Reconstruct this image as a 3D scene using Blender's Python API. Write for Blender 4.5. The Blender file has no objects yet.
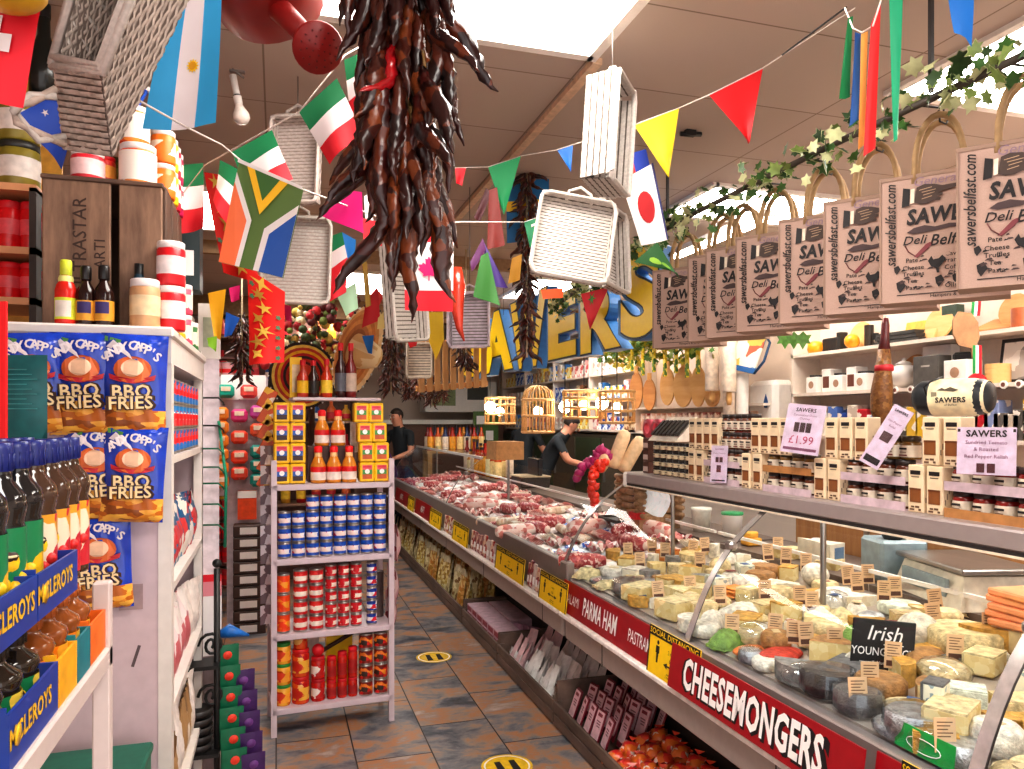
import bpy, math, random
from mathutils import Vector, Matrix
R = random.Random(7)
SC = bpy.context.scene
COL = SC.collection
PI = math.pi
V = Vector

# ------------------------------------------------------------------ camera
FPX, CX, HY, EYE = 760.0, 512.0, 421.0, 1.6
TH = math.atan(235 / 760)
ST, CT = math.sin(TH), math.cos(TH)
cam = bpy.data.cameras.new('camera')
camo = bpy.data.objects.new('camera', cam)
COL.objects.link(camo)
camo.location = (0, 0, EYE)
camo.rotation_euler = (PI / 2, 0, -TH)
cam.sensor_fit = 'HORIZONTAL'
cam.sensor_width = 36
cam.lens = 36 * FPX / 1024
cam.shift_y = (HY - 384.5) / 1024
cam.clip_start = 0.02
SC.camera = camo

def ray(x, y):
    u = (x - CX) / FPX
    return V((CT * u + ST, CT - ST * u, (HY - y) / FPX))
EY = V((0, 0, EYE))
def P(x, y, d): return EY + ray(x, y) * d            # at depth d
def PX(x, y, X):
    r = ray(x, y); return EY + r * (X / r.x)          # on plane X
def PY(x, y, Y):
    r = ray(x, y); return EY + r * (Y / r.y)
def PZ(x, y, z):
    r = ray(x, y); return EY + r * ((z - EYE) / r.z)
def YX(x, X):
    r = ray(x, HY); return X * r.y / r.x
def XY(x, Y):
    r = ray(x, HY); return Y * r.x / r.y
CAMR = V((CT, -ST, 0))                                 # picture right
CAMF = V((ST, CT, 0))

# ------------------------------------------------------------------ materials
def lin(c):
    if isinstance(c, str):
        c = c.lstrip('#'); c = [int(c[i:i + 2], 16) / 255 for i in (0, 2, 4)]
    return tuple((x / 12.92 if x <= .04045 else ((x + .055) / 1.055) ** 2.4) for x in c) + (1,)
MATS = {}
def _nt(name):
    m = bpy.data.materials.new(name); m.use_nodes = True
    return m, m.node_tree, m.node_tree.nodes['Principled BSDF']
def _coord(nt, scale):
    tc = nt.nodes.new('ShaderNodeTexCoord'); mp = nt.nodes.new('ShaderNodeMapping')
    nt.links.new(tc.outputs['Object'], mp.inputs['Vector'])
    s = scale if isinstance(scale, (tuple, list)) else (scale,) * 3
    mp.inputs['Scale'].default_value = s
    return mp.outputs['Vector']
def mat(col, rough=.5, metal=0, var=.18, sc=30, bump=0, bsc=None, emit=0, trans=0, ior=1.45, coat=0, alpha=1, spec=.5, sss=0):
    key = ('m', str(col), rough, metal, var, str(sc), bump, str(bsc), emit, trans, coat, alpha, sss)
    if key in MATS: return MATS[key]
    m, nt, b = _nt('surface_%d' % len(MATS))
    c = lin(col)
    vec = _coord(nt, sc)
    nz = nt.nodes.new('ShaderNodeTexNoise'); nz.inputs['Scale'].default_value = 1; nz.inputs['Detail'].default_value = 3
    nt.links.new(vec, nz.inputs['Vector'])
    rp = nt.nodes.new('ShaderNodeValToRGB')
    rp.color_ramp.elements[0].position = .3; rp.color_ramp.elements[1].position = .7
    rp.color_ramp.elements[0].color = tuple(x * (1 - var) for x in c[:3]) + (1,)
    rp.color_ramp.elements[1].color = tuple(min(1, x * (1 + var * .7)) for x in c[:3]) + (1,)
    nt.links.new(nz.outputs['Fac'], rp.inputs['Fac'])
    nt.links.new(rp.outputs['Color'], b.inputs['Base Color'])
    b.inputs['Roughness'].default_value = rough; b.inputs['Metallic'].default_value = metal
    b.inputs['Specular IOR Level'].default_value = spec
    b.inputs['Coat Weight'].default_value = coat
    if bump:
        bn = nt.nodes.new('ShaderNodeBump'); bn.inputs['Strength'].default_value = bump; bn.inputs['Distance'].default_value = .01
        src = nz
        if bsc:
            src = nt.nodes.new('ShaderNodeTexNoise'); src.inputs['Scale'].default_value = 1; src.inputs['Detail'].default_value = 4
            nt.links.new(_coord(nt, bsc), src.inputs['Vector'])
        nt.links.new(src.outputs['Fac'], bn.inputs['Height']); nt.links.new(bn.outputs['Normal'], b.inputs['Normal'])
    if emit:
        nt.links.new(rp.outputs['Color'], b.inputs['Emission Color']); b.inputs['Emission Strength'].default_value = emit
    if trans:
        b.inputs['Transmission Weight'].default_value = trans; b.inputs['IOR'].default_value = ior
    if alpha < 1: b.inputs['Alpha'].default_value = alpha
    if sss:
        b.inputs['Subsurface Weight'].default_value = sss; b.inputs['Subsurface Radius'].default_value = (.02, .012, .008); b.inputs['Subsurface Scale'].default_value = .5
    MATS[key] = m
    return m
def pmat(cols, sc=60, rough=.4, coat=0, kind='F1', bump=0, stretch=None, metal=0):
    """printed / mottled surface: cells of several colours"""
    key = ('p', str(cols), sc, rough, coat, kind, bump, str(stretch))
    if key in MATS: return MATS[key]
    m, nt, b = _nt('print_%d' % len(MATS))
    s = stretch or (1, 1, 1)
    vec = _coord(nt, tuple(sc * k for k in s))
    vo = nt.nodes.new('ShaderNodeTexVoronoi'); vo.inputs['Scale'].default_value = 1
    nz = nt.nodes.new('ShaderNodeTexNoise'); nz.inputs['Scale'].default_value = 1.3; nz.inputs['Detail'].default_value = 2
    nt.links.new(vec, nz.inputs['Vector'])
    mx = nt.nodes.new('ShaderNodeMix'); mx.data_type = 'VECTOR'; mx.inputs['Factor'].default_value = .35
    nt.links.new(vec, mx.inputs[4]); nt.links.new(nz.outputs['Color'], mx.inputs[5])
    nt.links.new(mx.outputs[1], vo.inputs['Vector'])
    sp = nt.nodes.new('ShaderNodeSeparateColor'); nt.links.new(vo.outputs['Color'], sp.inputs['Color'])
    rp = nt.nodes.new('ShaderNodeValToRGB'); rp.color_ramp.interpolation = 'CONSTANT'
    n = len(cols)
    el = rp.color_ramp.elements
    while len(el) < n: el.new(.5)
    for i, c in enumerate(cols):
        el[i].position = i / n; el[i].color = lin(c)
    nt.links.new(sp.outputs[0], rp.inputs['Fac'])
    nt.links.new(rp.outputs['Color'], b.inputs['Base Color'])
    b.inputs['Roughness'].default_value = rough; b.inputs['Coat Weight'].default_value = coat; b.inputs['Metallic'].default_value = metal
    if bump:
        bn = nt.nodes.new('ShaderNodeBump'); bn.inputs['Strength'].default_value = bump; bn.inputs['Distance'].default_value = .01
        nt.links.new(vo.outputs['Distance'], bn.inputs['Height']); nt.links.new(bn.outputs['Normal'], b.inputs['Normal'])
    MATS[key] = m
    return m
def glass(col='#ffffff', a=.12, rough=.02):
    key = ('g', col, a)
    if key in MATS: return MATS[key]
    m, nt, b = _nt('clear_glass_%d' % len(MATS))
    out = nt.nodes['Material Output']
    tr = nt.nodes.new('ShaderNodeBsdfTransparent'); gl = nt.nodes.new('ShaderNodeBsdfGlossy'); gl.inputs['Roughness'].default_value = rough
    tr.inputs['Color'].default_value = lin(col)
    lw = nt.nodes.new('ShaderNodeLayerWeight'); pw = nt.nodes.new('ShaderNodeMath'); pw.operation = 'POWER'; pw.inputs[1].default_value = 4
    nt.links.new(lw.outputs['Facing'], pw.inputs[0])
    mu = nt.nodes.new('ShaderNodeMath'); mu.operation = 'MULTIPLY_ADD'; mu.inputs[1].default_value = a * 2; mu.inputs[2].default_value = a * .25
    nt.links.new(pw.outputs[0], mu.inputs[0])
    ms = nt.nodes.new('ShaderNodeMixShader'); nt.links.new(mu.outputs[0], ms.inputs[0])
    nt.links.new(tr.outputs[0], ms.inputs[1]); nt.links.new(gl.outputs[0], ms.inputs[2]); nt.links.new(ms.outputs[0], out.inputs['Surface'])
    MATS[key] = m
    return m
def wood(c1, c2, sc=(3, 3, 40), rough=.6):
    key = ('w', c1, c2, str(sc))
    if key in MATS: return MATS[key]
    m, nt, b = _nt('wood_%d' % len(MATS))
    nz = nt.nodes.new('ShaderNodeTexNoise'); nz.inputs['Scale'].default_value = 1; nz.inputs['Detail'].default_value = 6; nz.inputs['Roughness'].default_value = .65
    nt.links.new(_coord(nt, sc), nz.inputs['Vector'])
    rp = nt.nodes.new('ShaderNodeValToRGB'); rp.color_ramp.elements[0].position = .32; rp.color_ramp.elements[1].position = .68
    rp.color_ramp.elements[0].color = lin(c1); rp.color_ramp.elements[1].color = lin(c2)
    nt.links.new(nz.outputs['Fac'], rp.inputs['Fac']); nt.links.new(rp.outputs['Color'], b.inputs['Base Color'])
    bn = nt.nodes.new('ShaderNodeBump'); bn.inputs['Strength'].default_value = .25; bn.inputs['Distance'].default_value = .004
    nt.links.new(nz.outputs['Fac'], bn.inputs['Height']); nt.links.new(bn.outputs['Normal'], b.inputs['Normal'])
    b.inputs['Roughness'].default_value = rough
    MATS[key] = m
    return m

# ------------------------------------------------------------------ mesh builder
def fr(o, right, up):
    r = V(right).normalized(); n = r.cross(V(up)).normalized(); u = n.cross(r)
    m = Matrix.Identity(4)
    for i in range(3):
        m[i][0] = r[i]; m[i][1] = u[i]; m[i][2] = n[i]; m[i][3] = o[i]
    return m
def rz(a): return Matrix.Rotation(a, 4, 'Z')
def tr(x, y=None, z=None):
    return Matrix.Translation(V(x) if y is None else V((x, y, z)))
_TX = {}
def textmesh(s, bold=0, shear=0):
    k = (s, bold, shear)
    if k not in _TX:
        c = bpy.data.curves.new('lettering', 'FONT'); c.body = s; c.align_x = 'CENTER'; c.align_y = 'CENTER'
        c.resolution_u = 2; c.offset = bold; c.shear = shear; c.space_character = 1.0 + bold * 2; c.space_line = .85
        o = bpy.data.objects.new('lettering', c)
        me = o.to_mesh()
        vs = [v.co.copy() for v in me.vertices]; fs = [tuple(p.vertices) for p in me.polygons]
        o.to_mesh_clear(); bpy.data.objects.remove(o); bpy.data.curves.remove(c)
        _TX[k] = (vs, fs)
    return _TX[k]
class MB:
    def __init__(s): s.v = []; s.f = []; s.m = []; s.sm = []; s.mats = []; s.T = None
    def mi(s, m):
        if m not in s.mats: s.mats.append(m)
        return s.mats.index(m)
    def add(s, vs, fs, m, smooth=False, T=None):
        b = len(s.v)
        for p in vs:
            p = V(p)
            if T is not None: p = T @ p
            if s.T is not None: p = s.T @ p
            s.v.append(p)
        for i, f in enumerate(fs):
            s.f.append(tuple(b + k for k in f))
            s.m.append(s.mi(m[i] if isinstance(m, list) else m)); s.sm.append(smooth)
        return s
    def box(s, c, d, m, T=None, ch=0):
        x, y, z = [k / 2 for k in d]; cx, cy, cz = c
        if ch:
            h = min(ch, x * .9, y * .9, z * .9)
            vs = []
            for sx in (-1, 1):
                for sy in (-1, 1):
                    for sz in (-1, 1):
                        vs += [(sx * x, sy * (y - h), sz * (z - h)), (sx * (x - h), sy * y, sz * (z - h)), (sx * (x - h), sy * (y - h), sz * z)]
            def I(sx, sy, sz, k): return ((sx > 0) * 4 + (sy > 0) * 2 + (sz > 0)) * 3 + k
            fs = []
            for sg in (-1, 1):
                for ax in range(3):
                    q = []
                    for a, b in ((-1, -1), (1, -1), (1, 1), (-1, 1)):
                        sgn = [0, 0, 0]; o = [k for k in range(3) if k != ax]
                        sgn[ax] = sg; sgn[o[0]] = a; sgn[o[1]] = b
                        q.append(I(*sgn, ax))
                    fs.append(q)
            for ax in range(3):
                o = [k for k in range(3) if k != ax]
                for a in (-1, 1):
                    for b in (-1, 1):
                        q = []
                        for e in (-1, 1):
                            sgn = [0, 0, 0]; sgn[ax] = e; sgn[o[0]] = a; sgn[o[1]] = b
                            q.append((sgn, e))
                        fs.append([I(*q[0][0], o[0]), I(*q[1][0], o[0]), I(*q[1][0], o[1]), I(*q[0][0], o[1])])
            for sx in (-1, 1):
                for sy in (-1, 1):
                    for sz in (-1, 1): fs.append([I(sx, sy, sz, k) for k in range(3)])
            vs = [(a + cx, b + cy, c_ + cz) for a, b, c_ in vs]
        else:
            vs = [(cx + a * x, cy + b * y, cz + e * z) for a in (-1, 1) for b in (-1, 1) for e in (-1, 1)]
            fs = [(0, 1, 3, 2), (4, 6, 7, 5), (0, 4, 5, 1), (2, 3, 7, 6), (0, 2, 6, 4), (1, 5, 7, 3)]
        return s.add(vs, fs, m, False, T)
    def bx(s, x0, x1, y0, y1, z0, z1, m, T=None, ch=0):
        return s.box(((x0 + x1) / 2, (y0 + y1) / 2, (z0 + z1) / 2), (abs(x1 - x0), abs(y1 - y0), abs(z1 - z0)), m, T, ch)
    def lathe(s, prof, m, n=14, T=None, smooth=True, sx=1, sy=1, arc=2 * PI):
        vs, fs, ms = [], [], []
        full = arc > 6.28
        k = n if full else n + 1
        for r, z in prof:
            for i in range(k):
                a = arc * i / n
                vs.append((max(r, 1e-5) * math.cos(a) * sx, max(r, 1e-5) * math.sin(a) * sy, z))
        for j in range(len(prof) - 1):
            mm = m[j] if isinstance(m, list) else m
            for i in range(n):
                b = (i + 1) % k
                fs.append((j * k + i, j * k + b, (j + 1) * k + b, (j + 1) * k + i)); ms.append(mm)
        return s.add(vs, fs, ms, smooth, T)
    def cyl(s, r, z0, z1, m, n=14, T=None, mt=None, ch=0):
        mt = mt or m
        s.lathe([(0, z0), (r - ch, z0)], m, n, T, False)
        s.lathe(([(r - ch, z0), (r, z0 + ch)] if ch else []) + [(r, z0), (r, z1)][(1 if ch else 0):] + ([(r, z1 - ch), (r - ch, z1)] if ch else []) if not ch else [(r - ch, z0), (r, z0 + ch), (r, z1 - ch), (r - ch, z1)], m, n, T)
        s.lathe([(r - ch, z1), (0, z1)], mt, n, T, False)
        return s
    def sph(s, r, c, m, n=10, k=7, sc=(1, 1, 1), T=None):
        prof = [(math.sin(PI * i / k) * r, -math.cos(PI * i / k) * r * sc[2]) for i in range(k + 1)]
        t = tr(V(c))
        return s.lathe(prof, m, n, (T @ t) if T is not None else t, True, sc[0], sc[1])
    def tube(s, pts, r, m, n=6, T=None, cap=True):
        pts = [V(p) for p in pts]; k = len(pts)
        rs = r if isinstance(r, (list, tuple)) else [r] * k
        vs, fs = [], []
        up = V((0, 0, 1))
        t0 = (pts[1] - pts[0]).normalized()
        if abs(t0.dot(up)) > .95: up = V((1, 0, 0))
        nrm = (up - t0 * up.dot(t0)).normalized()
        for i in range(k):
            t = (pts[min(i + 1, k - 1)] - pts[max(i - 1, 0)])
            if t.length < 1e-9: t = t0
            t = t.normalized()
            nn = nrm - t * nrm.dot(t)
            if nn.length > 1e-6: nrm = nn.normalized()
            bn = t.cross(nrm)
            for j in range(n):
                a = 2 * PI * j / n
                vs.append(pts[i] + (nrm * math.cos(a) + bn * math.sin(a)) * rs[i])
        for i in range(k - 1):
            for j in range(n):
                b = (j + 1) % n
                fs.append((i * n + j, i * n + b, (i + 1) * n + b, (i + 1) * n + j))
        if cap: fs += [tuple(range(n))[::-1], tuple(range((k - 1) * n, k * n))]
        return s.add(vs, fs, m, True, T)
    def poly(s, pts, m, T=None): return s.add(pts, [tuple(range(len(pts)))], m, False, T)
    def prism(s, pts, h, m, T=None, ms=None):
        """polygon in XY extruded to +z by h"""
        n = len(pts)
        vs = [(p[0], p[1], 0) for p in pts] + [(p[0], p[1], h) for p in pts]
        fs = [tuple(range(n))[::-1], tuple(range(n, 2 * n))] + [(i, (i + 1) % n, n + (i + 1) % n, n + i) for i in range(n)]
        return s.add(vs, fs, [m, m] + [ms or m] * n, False, T)
    def grid(s, fn, nu, nv, m, smooth=True, T=None):
        vs = [fn(i / nu, j / nv) for j in range(nv + 1) for i in range(nu + 1)]
        fs, ms = [], []
        for j in range(nv):
            for i in range(nu):
                a = j * (nu + 1) + i
                fs.append((a, a + 1, a + nu + 2, a + nu + 1))
                ms.append(m((i + .5) / nu, (j + .5) / nv) if callable(m) else m)
        return s.add(vs, fs, ms, smooth, T)
    def text(s, t, T, size, m, bold=0, shear=0, lift=.0008, sx=1.0):
        vs, fs = textmesh(t, bold, shear)
        return s.add([(v.x * size * sx, v.y * size, lift) for v in vs], fs, m, False, T)
    def mesh(s, name):
        me = bpy.data.meshes.new(name)
        me.from_pydata([tuple(v) for v in s.v], [], s.f)
        for m in s.mats: me.materials.append(m)
        if s.f:
            me.polygons.foreach_set('material_index', s.m); me.polygons.foreach_set('use_smooth', s.sm)
        me.update()
        return me

# ------------------------------------------------------------------ objects
LAB = {}
def tag(o, label, cat, group=None):
    o['label'] = label; o['category'] = cat
    if group: o['group'] = group
    LAB.setdefault(label, []).append(o)
    return o
def link(name, data, parent=None, M=None):
    o = bpy.data.objects.new(name, data); COL.objects.link(o)
    if parent: o.parent = parent
    if M is not None: o.matrix_local = M if isinstance(M, Matrix) else tr(V(M))
    return o
def ob(name, mb, parent=None, M=None): return link(name, mb.mesh(name), parent, M)
def struct(name, mb, parent=None):
    o = ob(name, mb, parent)
    if not parent: o['kind'] = 'structure'
    return o
def thing(name, label, cat, M=None, group=None):
    o = link(name, None, None, M); o.empty_display_size = .05
    return tag(o, label, cat, group)
def single(name, mb, label, cat, M=None, group=None): return tag(ob(name, mb, None, M), label, cat, group)
class Proto:
    """a kind of thing: body mesh plus named part meshes; put() makes one real object with its parts"""
    def __init__(s, name, cat, body, parts=(), group=None):
        s.name, s.cat, s.group = name, cat, group
        s.body = body.mesh(name) if body else None
        s.parts = [(n, b.mesh(n)) for n, b in parts]
    def put(s, M, label, group=None, name=None):
        o = link(name or s.name, s.body, None, M)
        tag(o, label, s.cat, group or s.group)
        for n, me in s.parts: link(n, me, o)
        return o
ORD = 'first second third fourth fifth sixth seventh eighth ninth tenth eleventh twelfth thirteenth fourteenth fifteenth sixteenth seventeenth eighteenth nineteenth twentieth'.split()
def o_(i):
    if i < 20: return ORD[i]
    t = {2: 'twenty', 3: 'thirty', 4: 'forty', 5: 'fifty', 6: 'sixty'}
    n = i + 1
    if n % 10 == 0: return {3: 'thirtieth', 4: 'fortieth', 5: 'fiftieth', 6: 'sixtieth'}[n // 10]
    return t[n // 10] + '-' + ORD[n % 10 - 1]
def rowname(i, n):
    return 'bottom' if i == 0 else ('top' if i == n - 1 else (o_(i)))

# ------------------------------------------------------------------ common materials
WHITE = mat('#d9d2cc', .45, var=.05); WHITE2 = mat('#efeae4', .4, var=.04)
BLACK = mat('#141314', .45); DARK = mat('#2a2524', .5); STEEL = mat('#a9a4a0', .28, .85, var=.06); GREYM = mat('#7d7672', .4, .6, var=.06)
CREAM = mat('#e8d6b0', .6); RED = mat('#cf1020', .5); RED2 = mat('#e8131c', .5, var=.08); YEL = mat('#fbd010', .45, var=.05); YEL2 = mat('#ffdf20', .5, var=.06)
BLUE = mat('#1650b8', .45); NAVY = mat('#15256e', .4); GREEN = mat('#0f8a4a', .5); TEAL = mat('#0b7f88', .45); ORANGE = mat('#f07a1c', .45)
PINK = mat('#e0207a', .45); PURPLE = mat('#5c2480', .5); KRAFT = mat('#c29a6e', .75, bump=.1, bsc=400); CARD = mat('#b98a58', .75)
INK = mat('#171012', .6); WTXT = mat('#f4f0ee', .5, var=.02); BROWN = mat('#4a2c1c', .6); GOLD = mat('#e0b040', .35, var=.1)
LINEN = mat('#d8c4a4', .8); STRING = mat('#e4d9d2', .8)
# ================================================================== ROOM
XL, XR, YB, ZC = -2.6, 3.85, 13.0, 3.0
def tile_floor():
    m, nt, b = _nt('slate_planks')
    br = nt.nodes.new('ShaderNodeTexBrick')
    tc = nt.nodes.new('ShaderNodeTexCoord'); mp = nt.nodes.new('ShaderNodeMapping')
    mp.inputs['Rotation'].default_value = (0, 0, PI / 2); mp.inputs['Location'].default_value = (.02, .004, 0)
    nt.links.new(tc.outputs['Object'], mp.inputs['Vector']); nt.links.new(mp.outputs[0], br.inputs['Vector'])
    br.inputs['Scale'].default_value = 1; br.inputs['Brick Width'].default_value = .72; br.inputs['Row Height'].default_value = .36
    br.inputs['Mortar Size'].default_value = .004; br.inputs['Mortar Smooth'].default_value = .3; br.offset = .45
    br.inputs['Color1'].default_value = (0, 0, 0, 1); br.inputs['Color2'].default_value = (1, 1, 1, 1); br.inputs['Mortar'].default_value = (.5, .5, .5, 1)
    # slate clouds, different in every plank
    sep = nt.nodes.new('ShaderNodeSeparateColor'); nt.links.new(br.outputs['Color'], sep.inputs[0])
    n1 = nt.nodes.new('ShaderNodeTexNoise'); n1.noise_dimensions = '4D'; n1.inputs['Scale'].default_value = 3.6; n1.inputs['Detail'].default_value = 8; n1.inputs['Roughness'].default_value = .66; n1.inputs['Distortion'].default_value = .35
    mw = nt.nodes.new('ShaderNodeMath'); mw.operation = 'MULTIPLY'; mw.inputs[1].default_value = 9
    nt.links.new(sep.outputs[0], mw.inputs[0]); nt.links.new(mw.outputs[0], n1.inputs['W']); 
    mp2 = nt.nodes.new('ShaderNodeMapping'); mp2.inputs['Scale'].default_value = (.8, 1.35, 1); nt.links.new(tc.outputs['Object'], mp2.inputs['Vector'])
    nt.links.new(mp2.outputs[0], n1.inputs['Vector'])
    rp = nt.nodes.new('ShaderNodeValToRGB'); e = rp.color_ramp.elements
    e[0].position = .28; e[0].color = lin('#26272f'); e[1].position = .76; e[1].color = lin('#d8c8ba')
    for p, c in ((.38, '#50545e'), (.46, '#7c7a7e'), (.51, '#9c8474'), (.555, '#b27a50'), (.59, '#9a8478'), (.66, '#b0a098')):
        k = e.new(p); k.color = lin(c)
    nt.links.new(n1.outputs['Fac'], rp.inputs['Fac'])
    mx = nt.nodes.new('ShaderNodeMix'); mx.data_type = 'RGBA'
    nt.links.new(br.outputs['Fac'], mx.inputs['Factor']); nt.links.new(rp.outputs['Color'], mx.inputs[6]); mx.inputs[7].default_value = lin('#241d1b')
    nt.links.new(mx.outputs[2], b.inputs['Base Color'])
    b.inputs['Roughness'].default_value = .38
    bn = nt.nodes.new('ShaderNodeBump'); bn.inputs['Strength'].default_value = .2; bn.inputs['Distance'].default_value = .01
    nt.links.new(n1.outputs['Fac'], bn.inputs['Height']); nt.links.new(bn.outputs['Normal'], b.inputs['Normal'])
    return m
def ceil_mat():
    m, nt, b = _nt('ceiling_tiles')
    br = nt.nodes.new('ShaderNodeTexBrick'); tc = nt.nodes.new('ShaderNodeTexCoord'); mp = nt.nodes.new('ShaderNodeMapping')
    mp.inputs['Location'].default_value = (.05, .1, 0)
    nt.links.new(tc.outputs['Object'], mp.inputs['Vector']); nt.links.new(mp.outputs[0], br.inputs['Vector'])
    br.offset = 0; br.inputs['Scale'].default_value = 1; br.inputs['Brick Width'].default_value = 1.2; br.inputs['Row Height'].default_value = .6
    br.inputs['Mortar Size'].default_value = .004
    br.inputs['Color1'].default_value = lin('#beada1'); br.inputs['Color2'].default_value = lin('#b7a69a'); br.inputs['Mortar'].default_value = lin('#8a786a')
    nt.links.new(br.outputs['Color'], b.inputs['Base Color']); b.inputs['Roughness'].default_value = .8
    return m
WALLM = mat('#e2cfc0', .7, var=.04, sc=3); WALLP = mat('#cba596', .8, var=.05, sc=2)
struct('floor', MB().bx(XL, XR, -1.6, YB, -.1, 0, tile_floor()))
struct('ceiling', MB().bx(XL, XR, -1.6, YB, ZC, ZC + .1, ceil_mat()))
struct('wall_right', MB().bx(XR, XR + .1, -1.6, YB, 0, ZC, WALLM))
struct('wall_left', MB().bx(XL - .1, XL, -1.6, YB, 0, ZC, WALLP))
struct('wall_back', MB().bx(XL, XR, YB, YB + .1, 0, ZC, WALLM))
PANEL = mat('#fffaf2', .5, var=0, emit=14.0)
CTX = [(.09, 1.15, 1.45, 2.68, 'bright square light panel in the ceiling above the big chilli string'), (2.48, 3.6, 1.35, 2.6, 'bright ceiling light panel above the nearest paper carrier bags'),
       (2.46, 3.45, 3.92, 4.57, 'bright ceiling light panel behind the ivy garland and bag handles'), (.15, 1.2, 7.2, 8.4, 'far ceiling light panel seen between the flags and hanging baskets'),
       (2.4, 3.4, 7.0, 8.2, 'added ceiling light panel over the back of the shop counter'), (-.75, .0, 4.9, 5.9, 'added ceiling light panel above the tall rack of tins'), (.09, 1.15, -1.1, .1, 'added fill light panel in the ceiling near the shop entrance')]  # counter back, tin rack and entrance panels are added as fill light
for x0, x1, y0, y1, lb in CTX:
    t = thing('ceiling_light', lb, 'ceiling light', tr((x0 + x1) / 2, (y0 + y1) / 2, ZC), 'ceiling light panels')
    w, h = (x1 - x0) / 2, (y1 - y0) / 2
    ob('diffuser', MB().bx(-w, w, -h, h, -.012, -.002, PANEL), t)
    f = MB()
    for a in (-1, 1):
        f.bx(a * w - .02, a * w + .02, -h - .02, h + .02, -.02, 0, WHITE2); f.bx(-w, w, a * h - .02, a * h + .02, -.02, 0, WHITE2)
    ob('frame', f, t)
struct('trim_1', MB().bx(1.16, 1.2, 2.7, 9.5, ZC - .025, ZC, mat('#d9b99c', .5)))
struct('trim_2', MB().bx(XL, XR, 9.0, 9.2, ZC - .22, ZC, mat('#8a6848', .7)))
struct('trim_3', MB().bx(XL, 2.4, 6.3, 6.36, ZC - .1, ZC, mat('#9a7a58', .7)))
# spotlight on the ceiling, left
p = P(232, 72, 2.9)
t = thing('ceiling_spotlight', 'white clip spotlight with bare reflector bulb hanging below the ceiling', 'spotlight', tr(p) @ Matrix.Scale(.62, 4))
ob('bracket', MB().tube([(0, 0, .02), (.07, .02, -.02)], .008, GREYM).box((.03, .01, .01), (.09, .03, .012), GREYM), t)
ob('lamp_holder', MB().lathe([(.001, -.02), (.022, -.02), (.02, -.14), (.026, -.15), (.024, -.2)], [WHITE, WHITE, DARK, WHITE], 12, Matrix.Rotation(-.2, 4, 'Y')), t)
ob('bulb', MB().lathe([(.018, -.19), (.03, -.22), (.05, -.26), (.05, -.29), (.03, -.315), (.001, -.32)], mat('#e6dcd4', .2), 16, Matrix.Rotation(-.2, 4, 'Y')), t)

# ================================================================== COUNTER
XF = 1.40                      # front of the bumper
FX = 1.44                      # foot of the glass
S1, S2, S3, S0 = 2.47, 3.62, 6.62, 1.28
GREYP = mat('#948884', .4, .3, var=.05); BUMP = mat('#b5a8a2', .4, .2, var=.05)
WOODL = mat('#c08a55', .6)
def deck_z(x): return .80 + .13 * (x - 1.47)
def glass_curve(t):            # from fascia up and back to the canopy
    b = .16 * math.sin(PI * t)
    return FX + (1.78 - FX) * (t - b * .62), .865 + .4 * (t + b * .55)
FZ = [.868]
def curve_pts(y, n=10): return [V((glass_curve(i / n)[0], y, FZ[0] + (glass_curve(i / n)[1] - .865) * (1.265 - FZ[0]) / .4)) for i in range(n + 1)]
def strap(mb, y, w, m, off=0, th=.01):
    pts = curve_pts(y)
    def f(u, v):
        k = min(len(pts) - 1, int(round(v * (len(pts) - 1)))); p = pts[k]
        return V((p.x - off, y + (u - .5) * w, p.z + off * .4))
    mb.grid(f, 1, len(pts) - 1, m)
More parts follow.
